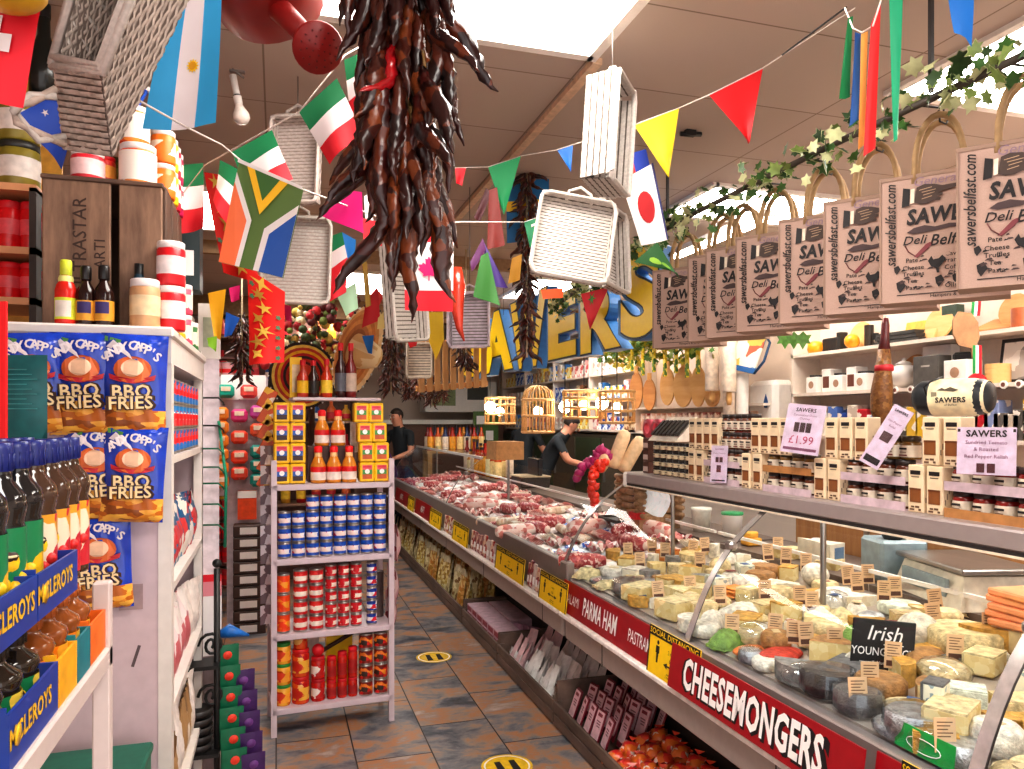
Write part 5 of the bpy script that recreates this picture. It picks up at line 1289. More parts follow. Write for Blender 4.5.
for i, (x, y, d) in enumerate(((490, 407, 8.4), (602, 403, 7.1), (565, 407, 7.5))):
    t = thing('bare_bulb', ['glowing bare bulb left of the small far cage lamp', 'glowing bare bulb between the wide and the brown cage lamps', 'glowing bare bulb between the tall and the wide cage lamps'][i], 'bulb', tr(P(x, y, d)), 'bare hanging bulbs')
    ob('bulb', MB().sph(.06, (0, 0, 0), mat('#fff2d8', .4, var=0, emit=25), 12, 8), t); ob('cord', MB().tube([(0, 0, .05), (0, 0, ZC - P(x, y, d).z)], .005, BLACK, 5), t)
# bottles along the back ledge of the far meat counter
BC = [('#b02818', '#e8a030'), ('#7a1818', '#e0c8b0'), ('#c8501c', '#f0d090'), ('#2a1c38', '#c82838'), ('#1c2a58', '#e8d8c8'), ('#d88a20', '#f4e4b0')]
BPR = []
for a, b2 in BC:
    b = MB().lathe([(.001, 0), (.04, 0), (.042, .01), (.042, .15), (.018, .2), (.016, .25)], [mat(a, .25)] * 2 + [mat(b2, .5)] + [mat(a, .25)] * 2, 10)
    BPR.append(Proto('sauce_bottle', 'bottle', b, [('cap', MB().cyl(.019, .25, .275, mat('#2a1a16', .4), 10))], 'sauce bottles on the far back ledge'))
t = thing('bottle_table', 'wooden table of bright bottles past the far end of the meat counter', 'table', tr(2.35, 10.3, 0))
ob('top', MB().bx(-.42, .42, -.2, .2, 1.16, 1.2, WD2), t)
for a in (-1, 1):
    for b2 in (-1, 1): ob('leg', MB().bx(a * .38 - .03, a * .38 + .03, b2 * .16 - .03, b2 * .16 + .03, 0, 1.16, WD2), t)
for j in range(2):
    for i in range(8): BPR[(i * 2 + j) % 6].put(tr(1.99 + i * .102, 10.18 + j * .2, 1.2) @ Matrix.Diagonal((1.1, 1.1, 1.25, 1)), f'bright sauce bottle on the table past the meat counter, {o_(i)} along, {"front" if j == 0 else "rear"} row', 'bottles on the far table')
for j in range(2):
    for i in range(9):
        s = .8 + .5 * R.random()
        R.choice(BPR).put(tr(2.42 + j * .14, 9.85 - i * .185, .937) @ Matrix.Diagonal((1.15, 1.15, 1.25 * s, 1)), f'dark or red sauce bottle on the far ledge, {o_(i)} from the shop back, {"front" if j == 0 else "rear"} row')
# ================================================================== BIG SHOP LETTERS
def letter(ch, bold, ex):
    c = bpy.data.curves.new('lettering', 'FONT'); c.body = ch; c.align_x = 'CENTER'; c.align_y = 'CENTER'; c.offset = bold; c.extrude = ex; c.resolution_u = 6
    o = bpy.data.objects.new('lettering', c); me = o.to_mesh()
    r = ([v.co.copy() for v in me.vertices], [tuple(p.vertices) for p in me.polygons])
    o.to_mesh_clear(); bpy.data.objects.remove(o); bpy.data.curves.remove(c)
    return r
LYEL = mat('#ffd608', .4, var=.04); LBLU = mat('#3d78b4', .4, var=.1); LNAV = mat('#16263f', .5)
BX_ = [(462, 486, 318, 378), (482, 514, 309, 373), (510, 548, 294, 369), (548, 577, 292, 359), (580, 622, 284, 352), (620, 662, 243, 339)]
SAWX = 2.1
for i, (ch, (xa, xb, yt, yb)) in enumerate(zip('SAWERS', BX_)):
    A, B_ = PX(xa, yb, SAWX), PX(xb, yb, SAWX); zt = PX((xa + xb) / 2, yt, SAWX).z; zb = PX((xa + xb) / 2, yb, SAWX).z
    w, hh = A.y - B_.y, zt - zb
    M = fr(V((SAWX, (A.y + B_.y) / 2, (zt + zb) / 2)), (.0, -1, 0), (0, 0, 1))
    t = thing('shop_letter', f'big yellow and blue cut-out letter {ch}, {o_(i)} of the hanging shop name', 'letter', M, 'hanging letters of the shop name')
    def lay(bold, ex, dx, dz, m, nm, g=1.0):
        vs, fs = letter(ch, bold, ex)
        x0, x1 = min(v.x for v in vs), max(v.x for v in vs); y0, y1 = min(v.y for v in vs), max(v.y for v in vs)
        ob(nm, MB().add([((v.x - (x0 + x1) / 2) / (x1 - x0) * w * g + dx, (v.y - (y0 + y1) / 2) / (y1 - y0) * hh * g, v.z + dz) for v in vs], fs, m), t)
    lay(.06, .05, -.055, -.06, LBLU, 'blue_body'); lay(.06, 0, 0, .0, LNAV, 'outline', 1.0); lay(.045, 0, 0, .004, LYEL, 'yellow_face', .95)
    for a in (-1, 1): ob('hanging_wire', MB().tube([(a * .1, hh * .4, -.04), (a * .1, ZC - (zt + zb) / 2, -.04)], .002, DARK, 4), t)

# ================================================================== CHILLI STRINGS
CH_M = [pmat(['#2a0e0a', '#38130c', '#4e1e10', '#1e0a08', '#30100c'], 42, .3, coat=.25, bump=.55, stretch=(1, 1, .5)), pmat(['#2c0d0b', '#421310', '#220a0a', '#5e2814'], 36, .3, coat=.2, bump=.55), pmat(['#3e150c', '#5a2412', '#2c0f0a', '#74381a'], 39, .32, coat=.2, bump=.55), mat('#a8141c', .22, var=.3, coat=.5)]
def pod(L, r, curl, m, n=8):
    b = MB(); pts = []; rs = []
    ph = R.uniform(0, 6)
    for i in range(19):
        f = i / 18
        pts.append((curl * L * f * f + .012 * math.sin(7 * f + ph), .04 * L * math.sin(5 * f + ph), -L * f))
        rs.append(r * (1 + .09 * math.sin(i * 2.3 + ph)) * (.45 + .9 * math.sin(min(1, f * 1.25) * PI * .55)) * (1 - f ** 2.6) + .0012)
    b.tube(pts, rs, m, n)
    b.tube([(0, 0, .03), (0, 0, -.004)], r * .22, mat('#7a5a30', .6), 5)
    # pinch: flatten the pod and wrinkle it
    b.v = [V((v.x + .0022 * math.sin(v.z * 190 + ph + v.y * 260), v.y * .74 + .0028 * math.sin(v.z * 150 + ph + v.x * 240), v.z)) for v in b.v]
    return b.mesh('chilli_pod')
PODS = [pod(R.uniform(.18, .27), R.uniform(.015, .023), R.uniform(-.35, .4), CH_M[R.choice((0, 0, 1, 1, 2, 2, 0))], 9) for _ in range(13)] + [pod(.14, .012, .3, CH_M[3], 8)]
def ristra(label, top, L, rad, npods, psc, low=0, podset=PODS):
    t = thing('chilli_string', label, 'chilli string', tr(top), 'strings of dried chillies')
    ob('cord', MB().tube([(0, 0, ZC - top.z), (0, 0, 0), (0, 0, -L + .06)], .006 if psc > .5 else .004, LINEN, 5), t)
    for i in range(npods):
        f = (i + .5) / npods
        z = -f * (L - .14 * psc)
        a = i * 2.4 + R.uniform(-.5, .5)
        rr = rad * (.5 + .5 * math.sin(PI * min(1, .18 + f * .75))) * (.2 + .8 * ((i * 7) % 10) / 9)
        tilt = R.uniform(.08, .62) * (1 - .5 * f)
        M = tr(rr * .55 * math.cos(a), rr * .55 * math.sin(a), z) @ rz(a) @ Matrix.Rotation(-tilt, 4, 'Y') @ rz(R.uniform(-.6, .6)) @ Matrix.Scale(psc * R.uniform(.8, 1.15), 4)
        link('chilli_pod', R.choice(podset), t, M)
    return t
ristra('huge string of glossy dark dried chillies hanging in the middle of the aisle', P(405, -70, 1.45), .61, .12, 100, .9)
SM = [pod(.13, .011, .3, CH_M[k], 6) for k in (0, 1, 1, 2)]
def rist(x, y0, y1, w, d, lab, n=46, sc=1.0):
    a, b = P(x, y0, d), P(x, y1, d)
    ristra(lab, a, a.z - b.z, w * d / FPX / 2, n, sc, 0, SM)
rist(527, 165, 368, 17, 4.3, 'long dark chilli string hanging beside the square wicker tray and the letter W', 90, 1.0)
rist(391, 322, 400, 28, 6.0, 'short bushy chilli string above the far customer', 70, 1.1)
rist(242, 312, 392, 24, 5.0, 'narrow chilli string beside the red and gold banner', 50, .9)
for i, (x, y0, y1, d, lb) in enumerate(((418, 365, 405, 8.5, 'small far chilli string below the small white tray'), (432, 375, 412, 8.8, 'small far chilli string left of the bamboo crate'), (443, 378, 408, 8.6, 'small far chilli string under the bamboo crate'), (462, 300, 368, 6.5, 'chilli string half behind the white basket left of the letters'), (466, 352, 375, 6.2, 'tuft of chillies under the white basket left of the letters'), (408, 378, 404, 9, 'thin far chilli string just right of the bushy one'))):
    rist(x, y0, y1, 14 if i != 3 else 20, d, lb, 30, 1.0)

# ================================================================== WICKER TRAYS
WK = mat('#c2b9b1', .6, var=.14, sc=120); WKD = mat('#64584f', .8); WK2 = mat('#b8a79b', .6, var=.2, sc=90); WKS = mat('#9b8a80', .6, var=.25, sc=80); WKSD = mat('#4e423c', .7)
def weave4(b, A, B_, C, D, nu, nv, m, md, amp):
    """woven panel A B C D: strands along A-B pass over and under stakes along A-D"""
    A, B_, C, D = V(A), V(B_), V(C), V(D); N = (B_ - A).cross(D - A).normalized()
    q = lambda u, v: A.lerp(B_, u).lerp(D.lerp(C, u), v)
    b.poly([A, B_, C, D], md)
    for sd in (1, -1):
        for j in range(nv):
            b.grid(lambda u, v, j=j: q(u, (j + .13 + v * .74) / nv) + N * sd * (amp * (1 if (int(round(u * nu * 2)) // 2 + j) % 2 == 0 else .15) * (1 if int(round(u * nu * 2)) % 2 else .3) + .0004 + amp * .3 * math.sin(PI * v)), nu * 2, 2, m, True)
def weave(b, O, U, W, nu, nv, m, md, amp):
    O, U, W = V(O), V(U), V(W); weave4(b, O, O + U, O + U + W, O + W, nu, nv, m, md, amp)
def wtray(label, M, w, h, dep, nu=12, nv=20, m=WK, md=WKD, handle=True, name='wicker_tray', open_front=True):
    """shallow tray: base in local XY (facing +Z), rim toward +Z"""
    t = thing(name, label, 'wicker tray' if name == 'wicker_tray' else 'basket', M, 'white wicker trays hanging from the ceiling')
    b = MB(); am = .0028 * max(1, w / .3)
    weave(b, (-w / 2, -h / 2, 0), (w, 0, 0), (0, h, 0), nu, nv, m, md, am)
    ob('woven_base', b, t)
    s = MB(); k = max(2, int(dep / .02)); e = 1.06
    cs = [(-w / 2, -h / 2), (w / 2, -h / 2), (w / 2, h / 2), (-w / 2, h / 2)]
    for i in range(4):
        a, c = V((*cs[i], 0)), V((*cs[(i + 1) % 4], 0)); a2 = V((a.x * e, a.y * e, dep))
        U = c - a; n = nu if i % 2 == 0 else int(nv * .7)
        weave(s, a, U, a2 - a, n, k, m, md, am)
    ob('woven_sides', s, t)
    r = MB(); pts = [V((x * e, y * e, dep)) for x, y in cs]
    def rnd(ps, z):
        o = []
        for i in range(4):
            p, q0, q1 = ps[i], ps[i - 1], ps[(i + 1) % 4]
            c = min(w, h) * .12
            for f in (1, .4, .1): o.append(p + (q0 - p).normalized() * c * f * f + (q1 - p).normalized() * c * (1 - f) ** 2)
            o.append(p + (q1 - p).normalized() * c)
        o.append(o[0]); return o
    loop = rnd(pts, dep)
    r.tube(loop, .009 * max(1, w / .3), m, 6, None, False)
    tw = [p + V((.004 * math.sin(i * 1.9), .004 * math.cos(i * 1.9), .006)) for i, p in enumerate(loop)]
    r.tube(tw, .006 * max(1, w / .3), m, 5, None, False)
    ob('rim', r, t)
    if handle: ob('handle', MB().tube([(-.05, h / 2, dep * .6), (-.045, h / 2 + .04, dep * .6), (0, h / 2 + .065, dep * .6), (.045, h / 2 + .04, dep * .6), (.05, h / 2, dep * .6)], .007, m, 6), t)
    return t
def face(x, y, d, tilt=0, yaw=0, roll=0):
    """frame at a pixel, facing the aisle's near end"""
    M = fr(P(x, y, d), CAMR, (0, 0, 1))
    return M @ Matrix.Rotation(yaw, 4, 'Y') @ Matrix.Rotation(tilt, 4, 'X') @ Matrix.Rotation(roll, 4, 'Z')
def px(n, d): return n * d / FPX
def wire(M, pt, label):
    a = M @ V(pt); single('hanging_wire', MB().tube([(0, 0, 0), (0, 0, ZC - a.z)], .0022, GREYM, 4), label, 'wire', tr(a), 'thin wires holding up the wicker trays')
d = 3.0
M = face(572, 243, d, -.25, .1, -.18); wtray('large open square white wicker tray hanging beside the letters E and R', M, px(72, d), px(84, d), .05, 14, 24)
M = face(602, 250, d + .3, -.1, .95, -.12); wtray('second white wicker tray hanging edge on behind the large open one', M, px(60, d), px(86, d), .06, 12, 22)
d = 2.6
M = face(592, 138, d, .05, 1.15, -.05); wtray('white wicker basket hanging sideways near the ceiling above the large open tray', M, px(56, d), px(100, d), .11, 12, 26); wire(M, (0, px(58, d), .06), 'thin wire above the sideways white basket near the ceiling')
M = face(600, 141, d + .08, .05, 1.3, -.06); wtray('thin white wicker tray nested against the sideways basket near the ceiling', M, px(50, d), px(98, d), .045, 10, 26, handle=False)
d = 3.4
M = face(298, 262, d, 0, .1, -.03); wtray('flat rectangular white wicker tray behind the South African flag', M, px(62, d), px(80, d), .05, 14, 24, WK, mat('#a8968c', .7)); wire(M, (0, px(44, d), .03), 'thin wire above the flat tray behind the South African flag')
d = 3.1
M = face(299, 165, d, -.1, -.1, 0); wtray('greyish white wicker tray in shade high behind the green white red flag', M, px(46, d), px(84, d), .06, 10, 24, mat('#c2b4ac', .6, var=.15, sc=90), mat('#93847b', .7)); wire(M, (0, px(46, d), .03), 'thin wire above the greyish tray high on the left')
d = 3.8
M = face(398, 290, d, 0, 1.05, .12); wtray('white wicker tray seen nearly edge on behind the chilli string and Canadian flag', M, px(50, d), px(96, d), .07, 10, 22)
d = 4.6
M = face(471, 322, d, 0, -.1, 0); wtray('upright white wicker basket left of the yellow letters', M, px(38, d), px(50, d), .1, 9, 16, mat('#d8cbd4', .6)); wire(M, (0, px(30, d), .05), 'thin wire above the upright basket left of the letters')
d = 6.0
M = face(420, 361, d, 0, 0, 0); wtray('small far white wicker tray above the far chilli strings', M, px(23, d), px(32, d), .05, 8, 12, mat('#e2d4c4', .6))
# large near basket, top left
WKS = mat('#b9aa9e', .6, var=.3, sc=80); WKSD = mat('#7d6e65', .7)
KB = [P(54, 66, 1.2), P(101, 73, 1.16), P(150, -60, 1.12), P(92, -70, 1.16)]; KL = [P(64, 150, 1.27), P(112, 157, 1.24), P(212, -50, 1.2), P(150, -60, 1.26)]
t = thing('wicker_basket', 'large rough grey white wicker basket hanging close by, upper corner of the shop', 'basket', tr(KB[0]))
KB = [p - t.location for p in KB]; KL = [p - t.location for p in KL]
s = MB(); weave4(s, KB[0], KB[1], KL[1], KL[0], 6, 13, WKS, WKSD, .005); weave4(s, KB[1], KB[2], KL[2], KL[1], 17, 13, WKS, WKSD, .005)
weave4(s, KB[2], KB[3], KL[3], KL[2], 6, 13, WKS, WKSD, .005); weave4(s, KB[3], KB[0], KL[0], KL[3], 17, 13, WKS, WKSD, .005); ob('woven_sides', s, t)
s = MB(); weave4(s, *KL, 6, 24, WKS, WKSD, .005); ob('woven_base', s, t)
r = MB()
for k in range(3): r.tube([p + V((R.uniform(-.004, .004), R.uniform(-.004, .004), .006 * k)) for p in KB + KB[:1]], .007, WK, 6)
for k in range(9):
    f = k / 8; r.tube([KB[0].lerp(KB[3], f) + V((0, 0, .004)), KL[0].lerp(KL[3], f * .9 + .05)], .004, WK, 5)
ob('rim', r, t)
hd = MB()
pts = [P(64, 140, 1.24), P(38, 136, 1.2), P(16, 118, 1.18), P(12, 108, 1.17), P(30, 98, 1.18), P(56, 92, 1.2)]
pts = [p - t.location for p in pts]
for o2 in range(2): hd.tube([p + V((.0, .003, .006 * (-1) ** (i + o2))) for i, p in enumerate(pts)], .0062, WK2 if o2 else WK, 7)
ob('handle', hd, t)
ob('cord', MB().tube([KB[2], KB[2] + V((.0, .0, ZC - KB[2].z - t.location.z))], .003, STRING, 4), t)
# bamboo crate far
d = 7.6
t = thing('bamboo_crate', 'slatted bamboo crate hanging left of the far shop letters', 'crate', face(452, 365, d, .2, .5, .1))
for i in range(9): ob('slat', MB().bx(-.36 + i * .085, -.36 + i * .085 + .06, -.25, .25, 0, .012, wood('#a87a4c', '#c89a68', (20, 3, 20))), t)
for y in (-.24, .2): ob('rail', MB().bx(-.38, .4, y, y + .05, -.03, 0, WD2), t)
ob('wire', MB().tube([(0, .25, 0), (0, 1.1, 0)], .004, DARK, 4), t)

# ================================================================== WATERING CAN
d = 1.55
pr = P(318, 48, d); pb = P(262, -8, d + .1)
CANM = mat('#8c110d', .42, var=.15, sc=12); CAND = mat('#6a100c', .5)
t = thing('watering_can', 'red metal watering can hanging under the ceiling with its rose toward the aisle', 'watering can', tr(pb))
n_ = ray(318, 48).normalized()
ob('body', MB().lathe([(.001, -.1), (.12, -.1), (.125, -.095), (.14, -.0), (.14, .12), (.12, .16), (.001, .16)], CANM, 28, fr(V((-.01, 0, .06)), CAMR, (ray(262, 0) * -.6 + V((0, 0, 1)))).to_4x4() @ Matrix.Rotation(-PI / 2 + .6, 4, 'X')), t)
rel = pr - pb
sp_ = ob('spout', MB().tube([V((0, 0, .0)), rel * .35, rel * .92], [.032, .026, .02], CANM, 14), t)
dirv = (rel.normalized() * .5 - n_ * .8 + V((0, 0, -.1))).normalized()
q = V((0, 0, 1)).rotation_difference(dirv).to_matrix().to_4x4(); q = tr(rel) @ q
rs = MB().lathe([(.018, -.045), (.05, -.008), (.052, 0), (.05, .004), (.001, .01)], CANM, 24, q)
ro = ob('rose', rs, sp_)
hl = MB()
for rr, n in ((.012, 5), (.024, 9), (.036, 14)):
    for i in range(n):
        a = 2 * PI * i / n; hl.cyl(.002, .0085 - rr * .08, .0105 - rr * .08, CAND, 6, q @ tr(rr * math.cos(a), rr * math.sin(a), 0))
ob('rose_holes', hl, t)
ob('handle', MB().tube([(0, .1, .12), (.05, .12, .26), (-.05, .05, .3), (-.14, 0, .2), (-.13, 0, .05)], .01, CANM, 8), t)

# ================================================================== FLAGS AND PENNANTS
def fm(c): return mat(c, .55, var=.06, sc=8)
FW = fm('#e6dede'); FR = fm('#d8142a'); FG = fm('#0f7a4a')
def flag(name, label, pts, d, fn, nu=8, nv=8, wav=.012, group='bunting of flags and pennants', decals=(), cat='flag', ph=None):
    """pts: corners TL TR BR BL in the photograph; d: distance of each"""
    ds = d if isinstance(d, (list, tuple)) else [d] * len(pts)
    c = [P(p[0], p[1], dd) for p, dd in zip(pts, ds)]
    if len(c) == 3: c = [c[0], c[1], c[2], c[2] + (c[0] - c[1]) * 1e-3]
    o = c[0].copy(); ph = R.uniform(0, 6) if ph is None else ph
    N = (c[1] - c[0]).cross(c[3] - c[0])
    N = N.normalized() if N.length > 1e-9 else -CAMF
    if N.dot(CAMF) > 0: N = -N
    def f(u, v, off=0):
        a = c[0].lerp(c[1], u); b = c[3].lerp(c[2], u)
        return a.lerp(b, v) - o + N * (wav * math.sin(u * 5 + ph + v * 2) * v + off)
    t = tag(link(name, None, None, tr(o)), label, cat, group)
    b = MB().grid(lambda u, v: f(u, v), nu, nv, fn)
    ob('cloth', b, t)
    if decals:
        k = MB()
        for i, (poly, m) in enumerate(decals):
            k.add([f(u, v, .003 + .0012 * i) for u, v in poly], [tuple(range(len(poly)))], m)
        ob('emblem', k, t)
    return t
def hs(*cs):
    ms = [fm(c) if isinstance(c, str) else c for c in cs]
    return lambda u, v: ms[min(len(ms) - 1, int(v * len(ms)))]
def vs_(*cs):
    ms = [fm(c) if isinstance(c, str) else c for c in cs]
    return lambda u, v: ms[min(len(ms) - 1, int(u * len(ms)))]
def star(cx, cy, r1, r2, n, asp=1, a0=0): return [(cx + (r1 if i % 2 == 0 else r2) * math.cos(a0 + PI * i / n), cy + asp * (r1 if i % 2 == 0 else r2) * math.sin(a0 + PI * i / n)) for i in range(2 * n)]
SKY = '#36a8e0'
flag('swiss_flag', 'red flag with white cross at the upper corner, nearest flag of all', [(-60, -30), (47, -20), (18, 105), (-80, 90)], .95, lambda u, v: FR, 6, 6, .01, decals=[([(.54, .33), (.70, .33), (.70, .74), (.54, .74)], FW), ([(.42, .47), (.82, .47), (.82, .61), (.42, .61)], FW)])
single('yellow_disc', MB().sph(.045, (0, 0, 0), mat('#c89a20', .4), 14, 9, (1, 1, .6)), 'mustard yellow round lantern touching the top of the white cross flag', 'lantern', tr(P(5, -14, .9)))
flag('argentina_flag', 'sky blue and white striped flag with a small golden sun', [(174, -20), (222, -22), (218, 125), (144, 130)], [1.5, 1.5, 1.5, 1.5], vs_(SKY, '#e8dfe2', SKY), 9, 8, .012, decals=[(star(.56, .58, .1, .06, 12, .5), YEL), (star(.56, .58, .055, .055, 8, .5), mat('#e0a010', .5))])
flag('blue_star_flag', 'crumpled blue flag hanging between the mustard jars and the grey basket', [(45, 98), (75, 95), (66, 172), (18, 122)], 1.5, lambda u, v: fm('#2c56c0'), 6, 6, .02, decals=[(star(.35, .4, .08, .03, 5), FW)])
# green white red flags
def ita(lab, pts, d): flag('tricolour_flag', lab, pts, d, hs('#0f7a4a', '#ece4e4', '#dc1e2e'), 6, 9, .015)
ita('green white red flag at the side of the huge chilli string', [(299, 112), (337, 78), (362, 132), (330, 165)], 1.9)
ita('green white red flag mostly hidden behind the huge chilli string', [(344, 60), (372, 48), (372, 112), (350, 120)], 2.0)
ita('green white red flag partly behind the South African flag top', [(232, 152), (272, 130), (292, 178), (250, 205)], 2.3)
ita('green white red flag beside the stacked orange tubs', [(169, 166), (203, 163), (204, 228), (168, 236)], 2.6)
ita('small green white red flag between the red gold banner and the South African flag', [(220, 160), (240, 170), (226, 225), (213, 200)], 2.5)
# south african flag
SAc = [fm('#e8e0dc'), fm('#2f7a3c'), fm('#f4c020'), fm('#3f6a2a'), fm('#f27a4a'), fm('#1d55a8')]
W_, G_, Y_, K_, O_, B_ = SAc
G_ = fm('#5f7a3c')
flag('south_africa_flag', 'flag with green Y shape, orange and blue fields and yellow edged triangle', [(240, 160), (304, 188), (283, 278), (219, 262)], 1.75, lambda u, v: G_, 8, 8, .003,
     decals=[([(0, 0), (0, 1), (.0, 1), (.32, 1), (.36, .5)], G_),
             ([(0, .12), (.36, .52), (.33, 1), (0, 1)], W_), ([(0, .22), (.29, .54), (.26, 1), (0, 1)], O_),
             ([(1, .2), (.58, .56), (.55, 1), (1, 1)], W_), ([(1, .3), (.67, .6), (.64, 1), (1, 1)], B_),
             ([(.12, 0), (.8, .0), (.47, .44)], Y_), ([(.24, 0), (.68, 0), (.47, .3)], K_),
             ([(0, 0), (1, 0), (1, .035), (0, .035)], W_)])
# magenta pennant + canada
flag('magenta_pennant', 'deep pink pennant just left of the chilli string tips', [(345, 190), (362, 192), (364, 234), (320, 215)], 2.2, lambda u, v: fm('#d8107a'), 5, 5, .01)
mp = [(.5, .08), (.55, .2), (.62, .17), (.6, .38), (.7, .3), (.72, .38), (.84, .38), (.79, .5), (.84, .55), (.68, .72), (.7, .8), (.52, .77), (.52, .95), (.48, .95), (.48, .77), (.3, .8), (.32, .72), (.16, .55), (.21, .5), (.16, .38), (.28, .38), (.3, .3), (.4, .38), (.38, .17), (.45, .2)]
mp2 = [(.18 + .64 * u, .36 + (v - .08) * .33) for u, v in mp]
flag('canada_flag', 'red and white flag with deep pink maple leaf under the chilli tips', [(404, 226), (454, 224), (453, 312), (405, 310)], 2.3, hs('#d8102a', '#e4d8d8', '#e2d8d8', '#d8102a') if False else (lambda u, v: FR if v < .2 or v > .76 else FW), 6, 25, .006, decals=[(mp2, fm('#d80a6a'))])
flag('sweden_flag', 'blue flag with yellow cross behind the long chilli string', [(506, 172), (549, 169), (549, 240), (507, 243)], 4.4, lambda u, v: fm('#1d78b8'), 4, 4, .008, decals=[([(.0, .42), (1, .42), (1, .56), (0, .56)], YEL), ([(.34, 0), (.5, 0), (.5, 1), (.34, 1)], YEL)])
flag('green_pennant', 'bright green triangular pennant left of the blue and yellow cross flag', [(488, 167), (521, 156), (504, 215)], 3.6, lambda u, v: fm('#1aa060'), 5, 5, .008)
flag('green_pennant', 'dark green pennant tucked against the large open wicker tray', [(524, 222), (546, 214), (540, 240), (530, 247)], 3.4, lambda u, v: fm('#0f8050'), 4, 4, .008, decals=[([(.3, .2), (.9, .2), (.9, .3), (.3, .3)], FW)])
flag('red_pennant', 'dark red cloth pennant hanging right of the chilli tips', [(489, 190), (497, 187), (505, 245), (487, 250)], 3.4, lambda u, v: fm('#7a1c12'), 4, 5, .01)
flag('red_pennant', 'dark red leaf shaped pennant left of the green triangle', [(486, 188), (492, 192), (480, 222), (474, 218)], 3.4, lambda u, v: fm('#4a141c'), 4, 4, .01)
flag('japan_pennant', 'white pennant with red disc beside the second yellow pennant', [(621, 181), (653, 163), (668, 240), (641, 246)], 3.0, lambda u, v: FW, 5, 6, .008, decals=[([(.52 + .27 * math.cos(a * .4), .5 + .22 * math.sin(a * .4)) for a in range(16)], fm('#b0141c')), ([(.94, 0), (1, 0), (1, 1), (.94, 1)], fm('#2a2a60'))])
flag('red_blue_flag', 'red and blue striped flag end above the red disc pennant', [(617, 157), (646, 149), (650, 165), (621, 180)], 3.02, vs_('#d83020', '#d83020', '#1c3a9a', '#1c3a9a'), 8, 2, .004)
flag('yellow_pennant', 'yellow triangular pennant beside the red pennant under the ceiling', [(634, 125), (679, 108), (669, 177)], 2.9, lambda u, v: fm('#e0be18'), 5, 5, .008)
flag('red_pennant', 'bright red triangular pennant hanging alone under the ceiling', [(709, 95), (763, 68), (749, 143)], 2.75, lambda u, v: fm('#d4101a'), 5, 5, .01)
flag('blue_pennant', 'blue pennant half behind the sideways wicker basket', [(557, 150), (573, 145), (571, 172)], 3.2, lambda u, v: fm('#1c6ac0'), 4, 4, .006)
flag('leaf_pennant', 'dark green pennant with pale green fruit over the end of the bag row', [(634, 262), (657, 242), (681, 280), (676, 272)], [2.9] * 4, lambda u, v: fm('#1f5a24'), 6, 6, .008, decals=[(star(.4, .35, .16, .15, 8), fm('#8ab838')), (star(.55, .6, .14, .13, 8), fm('#6a9a2c'))])
flag('strawberry_pennant', 'red triangular fruit pennant below the large open wicker tray', [(581, 294), (609, 287), (590, 330)], 3.3, lambda u, v: fm('#c01c24'), 5, 5, .008, decals=[(star(.4, .2, .2, .06, 6), fm('#3a7a2c'))])
flag('orange_pennant', 'orange fabric scrap at the lower edge of the large wicker tray', [(541, 290), (563, 288), (563, 298), (543, 299)], 3.3, lambda u, v: fm('#f0642c'), 3, 3, .006)
flag('purple_pennant', 'purple and violet printed pennant right of the maple leaf flag', [(482, 238), (486, 246), (508, 288), (490, 286)], 3.0, lambda u, v: fm('#3a2068'), 5, 5, .01)
flag('purple_pennant', 'dark plum pennant left of the green leaf pennant', [(470, 262), (483, 238), (486, 250), (472, 272)], 3.0, lambda u, v: fm('#5c2a58'), 4, 4, .01)
flag('green_leaf_pennant', 'leafy green pennant hanging before the upright white basket', [(481, 256), (488, 252), (500, 306), (473, 296)], 2.95, lambda u, v: fm('#2f6a28'), 5, 6, .012)
flag('gold_pennant', 'mustard gold pennant between chilli string and letters', [(512, 258), (522, 254), (520, 280), (508, 284)], 3.8, lambda u, v: fm('#c8901c'), 4, 4, .006)
single('chilli_pepper', MB().tube([(0, 0, .12), (.005, 0, .05), (.0, 0, -.03), (.01, 0, -.12), (.03, 0, -.17)], [.02, .03, .028, .014, .003], mat('#b0321c', .25, coat=.5), 10), 'one big orange red chilli ornament left of the upright white basket', 'chilli', tr(P(457, 298, 3.0)))
# vertical ribbon flags at the top right
flag('green_ribbon', 'narrow green ribbon flag left of the red yellow blue ribbons', [(848, 18), (853, 16), (850, 97), (838, 100)], 1.75, lambda u, v: fm('#12884a'), 3, 8, .006)
flag('blue_ribbon', 'narrow blue ribbon flag between the green and yellow ribbons', [(855, 32), (861, 34), (858, 120), (850, 126)], 1.72, lambda u, v: fm('#1c5cb0'), 3, 8, .004)
flag('yellow_ribbon', 'narrow yellow ribbon flag beside the wide red ribbon', [(861, 34), (868, 31), (864, 145), (858, 150)], 1.7, lambda u, v: fm('#e8c060'), 3, 8, .004)
flag('red_ribbon', 'wide red ribbon flag above the carrier bags', [(871, 24), (881, 0), (876, 148), (863, 157)], 1.68, lambda u, v: fm('#e01c20'), 4, 8, .004)
flag('green_ribbon', 'long bright green ribbon flag right of the red ribbon', [(889, -8), (903, -8), (899, 138), (894, 142)], 1.66, lambda u, v: fm('#18a878'), 3, 8, .006)
flag('blue_ribbon', 'short bright blue flag end at the top beside the ceiling light', [(947, -8), (974, -8), (973, 46), (955, 32)], 1.7, lambda u, v: fm('#1878d0'), 4, 5, .006)
